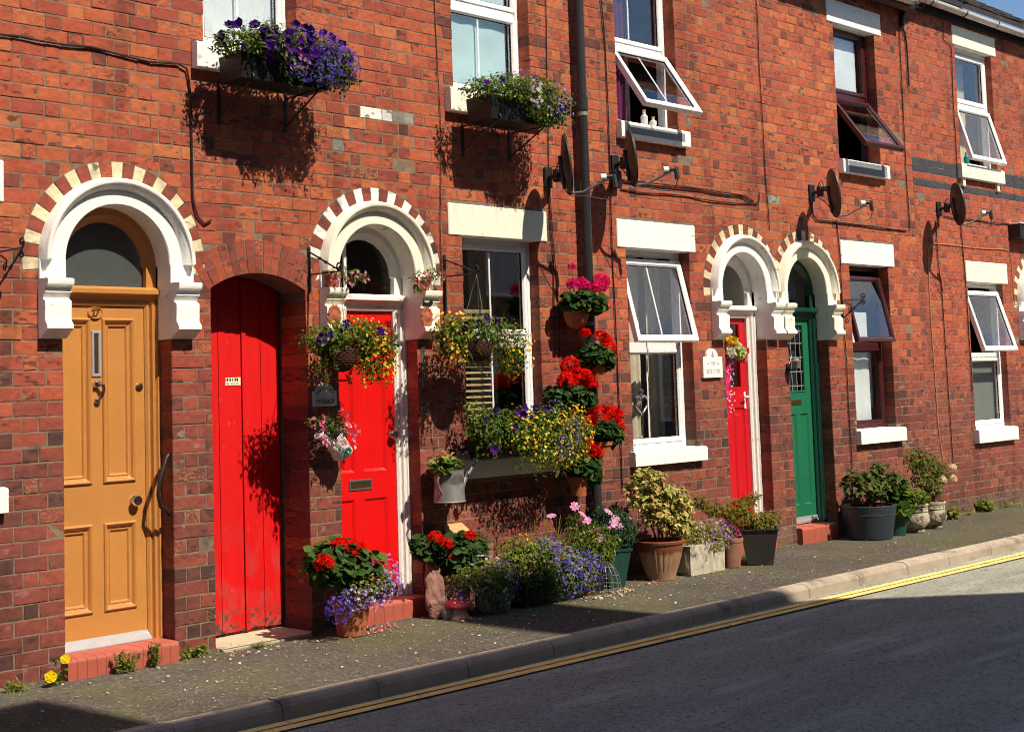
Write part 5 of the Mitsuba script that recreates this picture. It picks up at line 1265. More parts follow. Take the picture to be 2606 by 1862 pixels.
bl = [(7.60, -0.35, 2.14, 0.28, 0.20, 0.14), (7.40, -0.34, 2.12, 0.18, 0.15, 0.13), (7.86, -0.33, 2.12, 0.24, 0.18, 0.13), (8.04, -0.32, 2.03, 0.16, 0.14, 0.16), (8.02, -0.33, 1.90, 0.13, 0.12, 0.13), (7.34, -0.34, 2.04, 0.12, 0.12, 0.14)]


def white_bits(t):
    s = MB(); blooms(s, [(7.90, -0.42, 2.06, 0.16, 0.08, 0.06)], 46, 0.034, F_WHT + [(0.66, 0.45, 0.68)]); fin(s, 'pale_flowers', 'petal', t)


basket('wicker hanging basket of yellow flowers and purple petunias in front of the window', (7.605, -0.36, 2.035), 0.138, 0.145, (7.638, -0.365, 2.565), bl, 2900,
       [([(7.36, -0.36, 2.10, 0.16, 0.12, 0.16), (7.34, -0.38, 1.98, 0.12, 0.10, 0.12), (7.38, -0.34, 2.22, 0.18, 0.12, 0.06)], 150), ([(8.06, -0.34, 1.98, 0.18, 0.14, 0.22)], 90)],
       [(7.42, -0.46, 2.17), (7.55, -0.46, 2.18), (7.66, -0.44, 2.22), (7.78, -0.42, 2.23), (7.80, -0.42, 2.20), (7.40, -0.47, 2.14)], 7.638, 2.28, 2.75, white_bits)


# ---------------------------------------------------------------- geraniums climbing the drainpipe in wall pots
def wall_pot(label, c, r, h, blobs, heads, pal, n=150, half=False):
    t = thing('wall_pot', label, 'flower pot', 'geranium pots fixed along the drainpipe')
    x, y, z = c
    prof = [(r * 0.1, -h), (r * 0.45, -h * 0.96), (r * 0.78, -h * 0.7), (r * 0.96, -h * 0.3), (r, 0.0), (r * 0.9, 0.0), (r * 0.85, -0.02), (0.0, -0.02)] if half else [(r * 0.66, -h), (r * 0.92, -0.035), (r * 1.04, -0.033), (r * 1.06, 0.0), (r * 0.95, 0.0), (r * 0.9, -0.02), (0.0, -0.02)]
    MB().lathe(prof, c, 28).build('pot', 'terracotta', t, smooth=35)
    if y < -0.1 - r * 0.5: MB().tube([(x, y + r * 0.9, z - 0.02), (x, -0.0, z - 0.02)], 0.006, 5).build('hanger', 'wrought_iron', t)
    s = MB(); geranium_leaves(s, blobs, n * 4, 0.048); leaves(s, blobs, n, 0.042, G_MID, T_ROUND, 0.9, 0.1, 0.6); fin(s, 'foliage', 'leaf', t)
    for q in heads: head(t, q[:3], q[3], pal, stalk=(x + (q[0] - x) * 0.4, y, z + 0.04))


wall_pot('bowl shaped wall pot with cerise pink geraniums, highest on the drainpipe', (9.015, -0.15, 2.315), 0.112, 0.15, [(9.03, -0.20, 2.40, 0.20, 0.15, 0.09), (9.16, -0.20, 2.38, 0.13, 0.12, 0.09)], [(8.93, -0.22, 2.53, 0.062), (9.03, -0.22, 2.54, 0.060), (9.27, -0.20, 2.52, 0.065), (9.33, -0.17, 2.57, 0.072), (9.20, -0.22, 2.50, 0.05), (8.945, -0.18, 2.69, 0.032)], F_CER, 150, True)
wall_pot('terracotta wall pot with red geraniums, second from the top along the drainpipe', (9.185, -0.21, 1.865), 0.085, 0.14, [(9.15, -0.23, 1.94, 0.15, 0.12, 0.09), (9.24, -0.23, 1.90, 0.12, 0.10, 0.07)], [(9.215, -0.24, 2.095, 0.058), (9.29, -0.23, 2.07, 0.052), (9.30, -0.24, 1.99, 0.078), (9.03, -0.23, 2.125, 0.045)], F_RED, 110)
wall_pot('terracotta wall pot with a big cluster of red geraniums, third along the drainpipe', (8.80, -0.20, 1.545), 0.10, 0.15, [(8.80, -0.22, 1.61, 0.19, 0.14, 0.09), (8.95, -0.24, 1.58, 0.12, 0.10, 0.07)], [(8.82, -0.24, 1.85, 0.078), (8.86, -0.24, 1.77, 0.075), (8.75, -0.26, 1.72, 0.085), (8.98, -0.24, 1.76, 0.068), (9.04, -0.24, 1.71, 0.062), (9.10, -0.23, 1.685, 0.05)], F_RED, 140)
wall_pot('terracotta wall pot with five red geranium heads, fourth along the drainpipe', (9.20, -0.21, 1.205), 0.095, 0.14, [(9.20, -0.22, 1.30, 0.17, 0.12, 0.08), (9.33, -0.22, 1.26, 0.10, 0.10, 0.09)], [(9.07, -0.24, 1.47, 0.055), (9.17, -0.25, 1.435, 0.082), (9.33, -0.23, 1.44, 0.070), (9.41, -0.22, 1.415, 0.062), (9.42, -0.22, 1.32, 0.06), (9.02, -0.25, 1.37, 0.07)], F_RED, 110)
wall_pot('terracotta wall pot with red geraniums, lowest along the drainpipe', (8.90, -0.21, 0.93), 0.095, 0.16, [(8.92, -0.24, 1.02, 0.17, 0.13, 0.09), (9.00, -0.24, 0.95, 0.12, 0.11, 0.08)], [(8.96, -0.26, 1.20, 0.062), (9.02, -0.25, 1.13, 0.070), (9.11, -0.24, 1.12, 0.058)], F_RED, 140)

# ---------------------------------------------------------------- fuchsia pots on the brackets, watering cans
def fuchsia_pot(label, x, y, z, r, h, blobs, n):
    t = thing('flower_pot', label, 'flower pot', 'small fuchsia pots on the cream door brackets')
    MB().lathe([(r * 0.72, 0), (r * 0.95, h * 0.72), (r * 1.08, h * 0.73), (r * 1.1, h), (r, h), (r * 0.92, h - 0.015), (0.0, h - 0.015)], (x, y, z), 24).build('pot', 'terracotta', t, smooth=35)
    s = MB(); leaves(s, blobs, n, 0.030, G_MID + G_LIGHT[:1]); fin(s, 'foliage', 'leaf', t)
    s = MB(); p, o = cloud(blobs, 26, 0.95); p = p - [0, 0.02, 0.015]; put(s, T_STAR, p, norm(o + [0, -0.6, -0.5]), RNG.normal(size=(len(p), 3)), 0.034, tint(F_FUCH, len(p), 0.1)); put(s, T_LANCE, p, norm(RNG.normal(size=(len(p), 3)) + [0, -1, 0]), np.tile([0, -0.1, -1.0], (len(p), 1)), 0.035, tint(F_FUCH, len(p), 0.1)); fin(s, 'fuchsia_flowers', 'petal', t)


fuchsia_pot('small terracotta pot of pink fuchsia on the left cream door bracket', 6.46, -0.075, 2.453, 0.055, 0.09, [(6.50, -0.10, 2.555, 0.11, 0.06, 0.05), (6.62, -0.14, 2.54, 0.10, 0.06, 0.05)], 170)
fuchsia_pot('small terracotta pot of pale pink fuchsia on the right cream door bracket', 7.345, -0.075, 2.453, 0.060, 0.10, [(7.28, -0.12, 2.55, 0.10, 0.06, 0.06), (7.46, -0.10, 2.59, 0.10, 0.06, 0.05), (7.24, -0.13, 2.48, 0.06, 0.04, 0.04)], 170)

t = thing('watering_can', 'tipped white enamel watering can with a green motif, spilling pink fuchsias, under the name plaque', 'watering can')
s = MB().lathe([(0.075, -0.085), (0.078, -0.08), (0.066, 0.10), (0.062, 0.10), (0.070, -0.07), (0.0, -0.075)], n=32)
s.rot([0, 1, 0], -38).rot([1, 0, 0], 12).shift((6.43, -0.13, 1.315)); s.build('body', 'enamel', t, smooth=40)
s = MB().tube([(6.40, -0.17, 1.27), (6.34, -0.16, 1.33), (6.285, -0.14, 1.385)], [0.018, 0.014, 0.012], 8)
s.build('spout', 'enamel', t, smooth=40)
s = MB().lathe([(0.012, 0), (0.045, 0.045), (0.043, 0.052), (0.0, 0.054)], n=20); s.rot([0, 1, 0], -50).shift((6.29, -0.14, 1.375)); s.build('rose', 'enamel', t, smooth=30)
s = MB().tube([(6.50, -0.10, 1.27), (6.53, -0.05, 1.33), (6.48, -0.04, 1.42), (6.40, -0.06, 1.43)], 0.008, 6); s.build('handle', 'enamel', t, smooth=40)
s = MB()
for a in np.linspace(0, 2 * math.pi, 9)[:-1]: m = trimesh.creation.icosphere(1, 0.009); s.add(m.vertices + [6.462 + 0.022 * math.cos(a), -0.208, 1.275 + 0.022 * math.sin(a)], m.faces)
s.build('motif', 'enamel_green', t, smooth=60)
bl = [(6.36, -0.16, 1.46, 0.14, 0.10, 0.08), (6.40, -0.16, 1.40, 0.10, 0.08, 0.06), (6.25, -0.12, 1.48, 0.09, 0.06, 0.05)]
s = MB(); leaves(s, bl, 320, 0.030, G_DARK + G_MID); fin(s, 'foliage', 'leaf', t)
s = MB(); fb = [(6.24, -0.16, 1.48, 0.09, 0.05, 0.05), (6.43, -0.18, 1.53, 0.07, 0.05, 0.04), (6.47, -0.20, 1.42, 0.10, 0.06, 0.06), (6.34, -0.21, 1.37, 0.12, 0.05, 0.04), (6.46, -0.24, 1.35, 0.08, 0.04, 0.04)]
p, o = cloud(fb, 64, 0.7); put(s, T_STAR, p, norm(o + [0, -0.7, -0.3]), RNG.normal(size=(len(p), 3)), 0.036, tint(F_FUCH, len(p), 0.1)); put(s, T_LANCE, p, norm(RNG.normal(size=(len(p), 3)) + [0, -1, 0]), np.tile([0, -0.1, -1.0], (len(p), 1)), 0.036, tint(F_FUCH, len(p), 0.1)); fin(s, 'fuchsia_flowers', 'petal', t)

t = thing('watering_can', 'dented galvanised watering can hung on the wall with a green plant growing in it', 'watering can')
wob = lambda a, z: 0.018 * np.sin(a * 2 + 1.0 + z * 9)
s = MB().lathe([(0.126, 0.0), (0.128, 0.006), (0.122, 0.012), (0.116, 0.10), (0.112, 0.235), (0.114, 0.245), (0.107, 0.245), (0.104, 0.20), (0.0, 0.20)], (7.475, -0.16, 0.83), 36, wob=wob); s.build('body', 'galvanised', t, smooth=35)
MB().tube([(7.555, -0.19, 0.90), (7.63, -0.19, 1.02), (7.735, -0.20, 1.135)], [0.026, 0.020, 0.014], 12).build('spout', 'galvanised', t, smooth=40)
MB().tube([(7.62, -0.19, 1.01), (7.64, -0.19, 1.035)], 0.0225, 12).build('band', 'wrought_iron', t)
s = MB().tube([(7.385, -0.19, 1.03), (7.335, -0.20, 1.04), (7.315, -0.205, 1.0), (7.325, -0.205, 0.95), (7.36, -0.20, 0.905)], 0.009, 8); s.build('side_handle', 'galvanised', t, smooth=40)
th = np.linspace(0.1, math.pi - 0.1, 16); MB().tube([(7.49 + 0.10 * math.cos(a), -0.15, 1.05 + 0.13 * math.sin(a)) for a in th], 0.008, 8).build('top_handle', 'galvanised', t, smooth=40)
bl = [(7.44, -0.16, 1.13, 0.12, 0.10, 0.06), (7.38, -0.18, 1.09, 0.07, 0.07, 0.03)]
s = MB(); leaves(s, bl, 110, 0.052, G_LIGHT + G_MID, T_ROUND, 0.9, 0.1); leaves(s, bl, 180, 0.032, G_LIGHT); leaves(s, [(7.42, -0.16, 1.17, 0.10, 0.09, 0.05)], 40, 0.03, [(0.45, 0.20, 0.10), (0.40, 0.28, 0.08)]); fin(s, 'foliage', 'leaf', t)
t = thing('wooden_block', 'pale wooden bracket block fixed to the wall below the galvanised can', 'wooden block')
MB().loft([[[7.565, 0, 0.50], [7.745, 0, 0.50], [7.745, 0, 0.645], [7.565, 0, 0.645]], [[7.565, -0.12, 0.50], [7.745, -0.12, 0.50], [7.745, -0.12, 0.575], [7.565, -0.12, 0.575]]]).build('block', 'pale_wood', t)
# ---------------------------------------------------------------- pots standing on the pavement
def round_pot(t, x, y, r0_, r1_, h, m, rim=0.03, belly=None, name='pot', wob=None, n=40):
    pr = [(r0_, 0.002)]
    pr += belly or [(r0_ + (r1_ - r0_) * 0.92, h - rim)]
    pr += [(r1_ * 1.03, h - rim * 0.9), (r1_ * 1.05, h - 0.006), (r1_ * 1.02, h), (r1_ * 0.93, h), (r1_ * 0.90, h - 0.03), (0.0, h - 0.03)]
    MB().lathe(pr, (x, y, 0), n, wob=wob).build(name, m, t, smooth=35)
    soil_disc(t, x, y, h - 0.024, r1_ * 0.9)


t = thing('potted_plant', 'large terracotta pot of red geraniums and blue lobelia beside the scarlet doorstep', 'potted plant')
x, y = 6.395, -0.28
round_pot(t, x, y, 0.10, 0.135, 0.27, 'terracotta', 0.045)
s = MB(); geranium_leaves(s, [(6.20, -0.36, 0.50, 0.20, 0.16, 0.15), (6.38, -0.34, 0.50, 0.20, 0.18, 0.13), (6.10, -0.36, 0.56, 0.14, 0.12, 0.10), (6.28, -0.30, 0.60, 0.18, 0.12, 0.08)], 620, 0.058, G_DARK + G_MID[:2])
leaves(s, [(6.42, -0.44, 0.38, 0.20, 0.12, 0.10), (6.52, -0.36, 0.36, 0.18, 0.16, 0.14)], 1500, 0.026, G_LIGHT + G_MID, T_LANCE); trails(40, lambda: (RNG.uniform(6.15, 6.5), -0.42, RNG.uniform(0.26, 0.36)), 0.12, 0.018, G_MID, mb=s); fin(s, 'foliage', 'leaf', t)
s = MB(); blooms(s, [(6.57, -0.38, 0.40, 0.16, 0.15, 0.15), (6.56, -0.44, 0.32, 0.14, 0.10, 0.12)], 420, 0.026, F_LOB[:2] + F_LAV); blooms(s, [(6.16, -0.44, 0.22, 0.10, 0.06, 0.09)], 120, 0.026, F_LOB[:3]); blooms(s, [(6.28, -0.48, 0.28, 0.18, 0.07, 0.07), (6.45, -0.48, 0.26, 0.14, 0.06, 0.06)], 130, 0.026, F_LOB + F_PINK[:1]); fin(s, 'lobelia_flowers', 'petal', t)
s = MB(); blooms(s, [(6.38, -0.49, 0.28, 0.20, 0.06, 0.09)], 70, 0.026, F_WHT); fin(s, 'white_flowers', 'petal', t)
for q in ((6.02, -0.47, 0.545, 0.062), (6.24, -0.36, 0.63, 0.060), (6.33, -0.36, 0.615, 0.055), (6.41, -0.34, 0.605, 0.05), (6.34, -0.40, 0.54, 0.045), (6.30, -0.40, 0.575, 0.04)): head(t, q[:3], q[3], F_RED, stalk=(6.3, -0.3, 0.42))

t = thing('standing_stone', 'rough reddish slab of rock leaning against the wall by the scarlet doorstep', 'rock')
m = trimesh.creation.icosphere(4, 1.0); v = np.array(m.vertices)
v = np.sign(v) * np.abs(v) ** 0.6
v[:, 2] = (v[:, 2] + 1) / 2; w = 0.090 - 0.052 * v[:, 2] ** 1.8
q = np.c_[v[:, 0] * w + 0.02 * v[:, 2], v[:, 1] * 0.05, v[:, 2] * 0.475]
nz = meshkit.fbm(q * [26, 26, 16], 5, 3) - 0.5; rdg = np.abs(meshkit.fbm(q * [18, 18, 40] + [0, 0, 3] + q[:, [2, 0, 1]] * 22, 3, 9) - 0.5)
q += norm(v - [0, 0, 0.5]) * (0.035 * nz - 0.03 * rdg)[:, None]
mb = MB().add(q, m.faces).rot([0, 0, 1], -38).rot([1, 0, 0], -14).shift((7.235, -0.27, -0.01)); mb.build('rock', 'red_rock', t)
t = thing('toadstool_ornament', 'red spotted stone toadstool standing at the foot of the rock', 'ornament')
MB().lathe([(0.075, 0.0), (0.073, 0.01), (0.058, 0.045), (0.052, 0.085), (0.0, 0.086)], (7.305, -0.41, 0), 40, wob=lambda a, z: 0.03 * np.sin(a * 22)).build('stalk', 'toadstool_stalk', t, smooth=30)
cap = [(0.0, 0.078), (0.075, 0.074), (0.098, 0.080), (0.104, 0.092), (0.098, 0.108), (0.080, 0.128), (0.050, 0.144), (0.02, 0.150), (0.0, 0.151)]
MB().lathe(cap, (7.305, -0.41, 0.002), 44, wob=lambda a, z: 0.018 * np.sin(a * 9 + z * 80) + 0.012 * np.sin(a * 17 + 2)).build('cap', 'toadstool_red', t, smooth=50)
for a, f in ((3.6, 0.9), (4.2, 0.85), (4.9, 0.92), (4.4, 0.5), (5.4, 0.7), (3.4, 0.5), (0.3, 0.6), (5.9, 0.9), (2.0, 0.6), (4.8, 0.2)):
    r = f * 0.095; z = float(np.interp(r, [0, 0.02, 0.05, 0.08, 0.098], [0.153, 0.152, 0.146, 0.130, 0.110])); mm = trimesh.creation.icosphere(1, 1.0)
    MB().add(mm.vertices * [0.010, 0.010, 0.006] + [7.305 + r * math.cos(a), -0.41 + r * math.sin(a), z + 0.002], mm.faces).build('spot', 'white_plastic', t, smooth=60)
t = thing('stone', 'small dark rounded stone between the rock and the toadstool', 'stone')
MB().add(trimesh.creation.icosphere(3, 1.0).vertices * [0.05, 0.05, 0.06] + [7.245, -0.36, 0.045], trimesh.creation.icosphere(3, 1.0).faces).build('pebble', 'grey_glaze', t, smooth=60)

t = thing('potted_plant', 'brown terracotta pot of red geraniums behind the toadstool', 'potted plant')
round_pot(t, 7.435, -0.22, 0.105, 0.14, 0.30, 'dull_terracotta', 0.045)
s = MB(); geranium_leaves(s, [(7.18, -0.22, 0.53, 0.13, 0.11, 0.09), (7.40, -0.24, 0.48, 0.18, 0.15, 0.12), (7.62, -0.20, 0.47, 0.18, 0.13, 0.12), (7.38, -0.28, 0.42, 0.11, 0.09, 0.06)], 560, 0.055); leaves(s, [(7.66, -0.20, 0.50, 0.12, 0.1, 0.09)], 260, 0.035, G_MID); fin(s, 'foliage', 'leaf', t)
for q in ((7.165, -0.33, 0.595, 0.052), (7.27, -0.33, 0.54, 0.046), (7.585, -0.26, 0.565, 0.048), (7.33, -0.33, 0.43, 0.03)): head(t, q[:3], q[3], F_RED, stalk=(7.4, -0.22, 0.40))
t = thing('terracotta_cylinder', 'short upright clay pipe standing against the wall behind the flowers', 'clay pipe')
MB().lathe([(0.045, 0), (0.045, 0.43), (0.052, 0.43), (0.052, 0.465), (0.038, 0.465), (0.036, 0.40), (0, 0.40)], (7.945, -0.075, 0), 24).build('pipe', 'dull_terracotta', t, smooth=35)

t = thing('potted_plant', 'grey glazed pot of white and blue lobelia right of the toadstool', 'potted plant')
round_pot(t, 7.66, -0.41, 0.10, 0.125, 0.17, 'grey_glaze', 0.02, [(0.13, 0.03), (0.142, 0.08), (0.138, 0.12), (0.122, 0.148)])
bl = [(7.42, -0.40, 0.28, 0.16, 0.13, 0.10), (7.62, -0.40, 0.30, 0.18, 0.15, 0.11), (7.76, -0.40, 0.22, 0.12, 0.14, 0.14), (7.62, -0.53, 0.16, 0.14, 0.06, 0.12)]
s = MB(); leaves(s, bl, 2200, 0.027, G_LIGHT + G_MID, T_LANCE); leaves(s, bl, 500, 0.03, G_MID, T_THIN); trails(50, lambda: (RNG.uniform(7.45, 7.8), -0.52, RNG.uniform(0.14, 0.28)), 0.16, 0.018, G_DARK, mb=s); fin(s, 'foliage', 'leaf', t)
s = MB(); blooms(s, [(7.70, -0.50, 0.17, 0.15, 0.07, 0.13), (7.78, -0.42, 0.24, 0.10, 0.12, 0.12), (7.28, -0.46, 0.20, 0.06, 0.06, 0.06)], 190, 0.024, F_LOB); fin(s, 'lobelia_flowers', 'petal', t)
s = MB(); blooms(s, [(7.58, -0.42, 0.34, 0.12, 0.12, 0.10), (7.45, -0.50, 0.22, 0.14, 0.06, 0.06), (7.66, -0.52, 0.18, 0.14, 0.06, 0.12)], 130, 0.027, F_WHT + F_LAV[:1]); fin(s, 'white_flowers', 'petal', t)

t = thing('potted_plant', 'long dark trough crowded with yellow green leaves and deep blue lobelia', 'potted plant')
rough_box(7.92, 8.62, -0.50, -0.24, 0.0, 0.20).build('trough', 'black_plastic', t)
bl = [(8.00, -0.33, 0.36, 0.16, 0.14, 0.15), (8.22, -0.34, 0.36, 0.20, 0.16, 0.14), (8.48, -0.36, 0.32, 0.22, 0.16, 0.13), (8.70, -0.36, 0.24, 0.16, 0.14, 0.13), (8.15, -0.50, 0.20, 0.22, 0.06, 0.12), (8.55, -0.52, 0.17, 0.24, 0.06, 0.13)]
s = MB(); leaves(s, bl, 3300, 0.030, G_LIGHT + G_MID, T_LANCE); leaves(s, bl[:2], 500, 0.038, G_LIGHT, T_LANCE); trails(110, lambda: (RNG.uniform(7.95, 8.75), -0.52, RNG.uniform(0.16, 0.26)), 0.20, 0.020, G_DARK, mb=s); fin(s, 'foliage', 'leaf', t)
s = MB(); blooms(s, [(8.28, -0.40, 0.40, 0.10, 0.12, 0.10), (8.40, -0.45, 0.32, 0.12, 0.08, 0.10), (8.40, -0.55, 0.15, 0.16, 0.05, 0.11), (8.72, -0.46, 0.20, 0.13, 0.10, 0.15), (8.60, -0.54, 0.18, 0.20, 0.05, 0.12), (8.56, -0.48, 0.26, 0.16, 0.06, 0.10)], 900, 0.025, F_LOB[:3] + F_LAV[:1]); fin(s, 'lobelia_flowers', 'petal', t)
s = MB(); blooms(s, [(8.10, -0.46, 0.26, 0.12, 0.06, 0.10), (8.3, -0.42, 0.36, 0.08, 0.08, 0.06), (8.5, -0.5, 0.2, 0.12, 0.04, 0.1)], 44, 0.030, F_WHT); blooms(s, [(8.08, -0.3, 0.50, 0.08, 0.06, 0.04), (8.24, -0.3, 0.53, 0.03, 0.03, 0.02)], 12, 0.034, F_YEL); fin(s, 'small_flowers', 'petal', t)
s = MB()
for i in range(26):
    a = np.array([RNG.uniform(8.25, 8.55), RNG.uniform(-0.32, -0.22), 0.36]); b = a + [RNG.normal(0, 0.08), RNG.normal(0, 0.03), RNG.uniform(0.15, 0.30)]
    s.tube([a, (a + b) / 2 + RNG.normal(0, 0.012, 3), b], 0.0025, 4, c=tuple(tint([(0.30, 0.16, 0.06), (0.22, 0.20, 0.05)], 1)[0]))
fin(s, 'dry_stems', 'leaf', t)

t = thing('potted_plant', 'pot of tall pink cosmos with feathery leaves beside the green planter', 'potted plant')
round_pot(t, 8.93, -0.30, 0.09, 0.12, 0.22, 'black_plastic', 0.02)
bl = [(8.82, -0.36, 0.42, 0.16, 0.13, 0.15), (8.98, -0.38, 0.38, 0.16, 0.13, 0.15), (8.72, -0.32, 0.46, 0.08, 0.08, 0.20), (8.92, -0.38, 0.28, 0.14, 0.1, 0.10)]
s = MB(); leaves(s, bl, 2300, 0.055, G_LIGHT + G_MID, T_THIN, 0.6, 0.1); leaves(s, bl, 700, 0.03, G_LIGHT, T_LANCE)
CO_ = [(8.634, -0.40, 0.711), (8.351, -0.40, 0.66), (8.723, -0.40, 0.640), (9.024, -0.42, 0.636), (9.11, -0.42, 0.575), (9.063, -0.44, 0.541), (9.144, -0.42, 0.504), (8.846, -0.44, 0.503), (8.872, -0.44, 0.438), (8.954, -0.44, 0.45), (9.04, -0.42, 0.515), (8.75, -0.42, 0.59)]
for c in CO_:
    a = np.array([8.90 + RNG.normal(0, 0.04), -0.30, 0.24]); c = np.array(c); s.tube([a, a * 0.5 + c * 0.5 + [0.02, 0, -0.03], c * 0.9 + a * 0.1 + [0, 0, 0.01], c], 0.0026, 4, c=(0.13, 0.18, 0.04))
fin(s, 'foliage', 'leaf', t)
for c in CO_:
    s = MB(); nn = norm(np.array([-0.35, -0.5, 0.75]) + RNG.normal(0, 0.3, 3)); u = norm(np.cross(nn, [0, 0, 1.0])); v = np.cross(nn, u)
    for k in range(8):
        a = k * math.pi / 4 + RNG.normal(0, 0.06); d = u * math.cos(a) + v * math.sin(a); e = np.cross(nn, d); c0 = np.array(c); L = 0.042
        s.add([c0, c0 + d * L * .6 + e * L * .30 + nn * .006, c0 + d * L + e * L * .16, c0 + d * L - e * L * .16, c0 + d * L * .6 - e * L * .30 + nn * .006], [[0, 1, 2], [0, 2, 3], [0, 3, 4]], np.repeat(tint(F_PINK, 1, 0.1), 5, 0))
    put(s, T_DISC, np.array([c]) + nn * 0.006, nn[None], np.array([[1.0, 0, 0]]), 0.022, np.array([[0.72, 0.45, 0.04]])); s.build('cosmos_flower', 'petal', t)

t = thing('log_edging', 'rough split log post standing between the blue lobelia and the wire frame', 'log')
m = trimesh.creation.cylinder(0.05, 0.31, sections=22).subdivide_to_size(0.03); v = np.array(m.vertices); v = v * (1 + 0.10 * (meshkit.fbm(v * [30, 30, 8], 3, 2) - 0.5)[:, None] * np.array([2.0, 2.0, 0])); v[:, 1] *= 0.7
MB().add(v + [8.80, -0.37, 0.155], m.faces).build('log', 'wood', t, smooth=40)
t = thing('wire_frame', 'upturned wire basket frame lying in front of the green planter', 'wire basket')
s = MB(); th = np.linspace(0, 2 * math.pi, 40); C_ = np.array([8.93, -0.44, 0.006])
for z, r in ((0.005, 0.145), (0.07, 0.138), (0.13, 0.118), (0.19, 0.080), (0.225, 0.03)): s.tube(np.stack([C_[0] + r * np.cos(th), C_[1] + r * np.sin(th) * 0.8, C_[2] + z + 0.01 * np.sin(th * 2)], 1), 0.0030, 5, cap=False)
for k in range(7):
    a = k * math.pi / 7; q = np.linspace(0, math.pi, 20); s.tube([(C_[0] + 0.145 * math.cos(x) * math.cos(a), C_[1] + 0.116 * math.cos(x) * math.sin(a), C_[2] + 0.23 * math.sin(x)) for x in q], 0.0028, 5)
s.build('wire', 'galvanised', t, smooth=60)

t = thing('potted_plant', 'dark green square planter with a dense small leaved evergreen shrub', 'potted plant')
def tapered(x, y, a0, a1, h, rot, m, rim=0.02):
    s = MB(); R = lambda a: [[math.cos(q) * a * 1.4142, math.sin(q) * a * 1.4142] for q in (math.pi * 1.25, math.pi * 1.75, math.pi * 0.25, math.pi * 0.75)]
    lv = [(a0, 0.0), (a0 + (a1 - a0) * 0.9, h - rim), (a1 + 0.004, h - rim), (a1 + 0.008, h), (a1 - 0.012, h), (a1 - 0.016, h - 0.03)]
    s.loft([[[u, v, z] for u, v in R(a)] for a, z in lv], True, True); s.rot([0, 0, 1], rot).shift((x, y, 0.002)); s.build('pot', m, t)
tapered(9.16, -0.32, 0.075, 0.125, 0.315, -20, 'green_plastic'); soil_disc(t, 9.16, -0.32, 0.30, 0.10)
s = MB(); bl = [(9.12, -0.30, 0.50, 0.17, 0.15, 0.17), (9.28, -0.30, 0.46, 0.17, 0.15, 0.16), (9.20, -0.32, 0.40, 0.20, 0.16, 0.10)]; leaves(s, bl, 3800, 0.028, [(0.030, 0.065, 0.035), (0.050, 0.095, 0.050), (0.022, 0.045, 0.026), (0.07, 0.12, 0.06)], T_LANCE, 0.4, 0.0, 0.6); fin(s, 'foliage', 'leaf', t)
s = MB(); blooms(s, [(9.25, -0.36, 0.48, 0.16, 0.12, 0.12)], 12, 0.03, [(0.55, 0.30, 0.30), (0.50, 0.30, 0.20)]); fin(s, 'dried_flowers', 'petal', t)

t = thing('potted_plant', 'large fluted terracotta pot with a pale yellow variegated shrub', 'potted plant')
x, y = 9.735, -0.38
fl = lambda a, z: np.where((z > 0.07) & (z < 0.26), -0.034 * np.maximum(0, np.cos(a * 24)) ** 2, 0.0 * a)
round_pot(t, x, y, 0.122, 0.208, 0.335, 'glazed_pot', 0.03, [(0.125, 0.02), (0.140, 0.069), (0.141, 0.071), (0.158, 0.12), (0.176, 0.18), (0.190, 0.235), (0.197, 0.262), (0.199, 0.275), (0.203, 0.305)], wob=fl, n=144)
bl = [(9.64, -0.36, 0.85, 0.17, 0.13, 0.11), (9.72, -0.38, 0.72, 0.20, 0.16, 0.10), (9.88, -0.38, 0.68, 0.18, 0.15, 0.10), (9.98, -0.38, 0.58, 0.16, 0.15, 0.09), (9.56, -0.38, 0.68, 0.14, 0.14, 0.07), (9.74, -0.40, 0.56, 0.18, 0.15, 0.10), (9.86, -0.44, 0.46, 0.18, 0.12, 0.08), (10.08, -0.34, 0.44, 0.16, 0.12, 0.06), (9.62, -0.42, 0.54, 0.12, 0.10, 0.06), (9.55, -0.28, 0.78, 0.12, 0.1, 0.10)]
s = MB()
p, o = cloud(bl, 420, 0.55)
for k in range(7):      # whorls of narrow leaves
    m = len(p); d = norm(norm(RNG.normal(size=(m, 3))) + o * 0.6 + [0, 0, 0.25]); put(s, T_LANCE, p + RNG.normal(0, 0.006, (m, 3)), norm(o * 0.4 + [0, -0.3, 0.9] + RNG.normal(0, 0.3, (m, 3))), d, 0.055 * (0.7 + 0.5 * RNG.random(m)), tint(G_YELLOW, m))
leaves(s, bl, 500, 0.04, G_MID, T_LANCE); fin(s, 'foliage', 'leaf', t)
s = MB()
for b in bl:
    a = np.array([x + RNG.normal(0, 0.03), y + RNG.normal(0, 0.03), 0.30]); e = np.array(b[:3]); s.tube([a, a * 0.55 + e * 0.45 + RNG.normal(0, 0.02, 3), e], [0.009, 0.006, 0.003], 6)
s.build('stems', 'dark_brass', t, smooth=60)

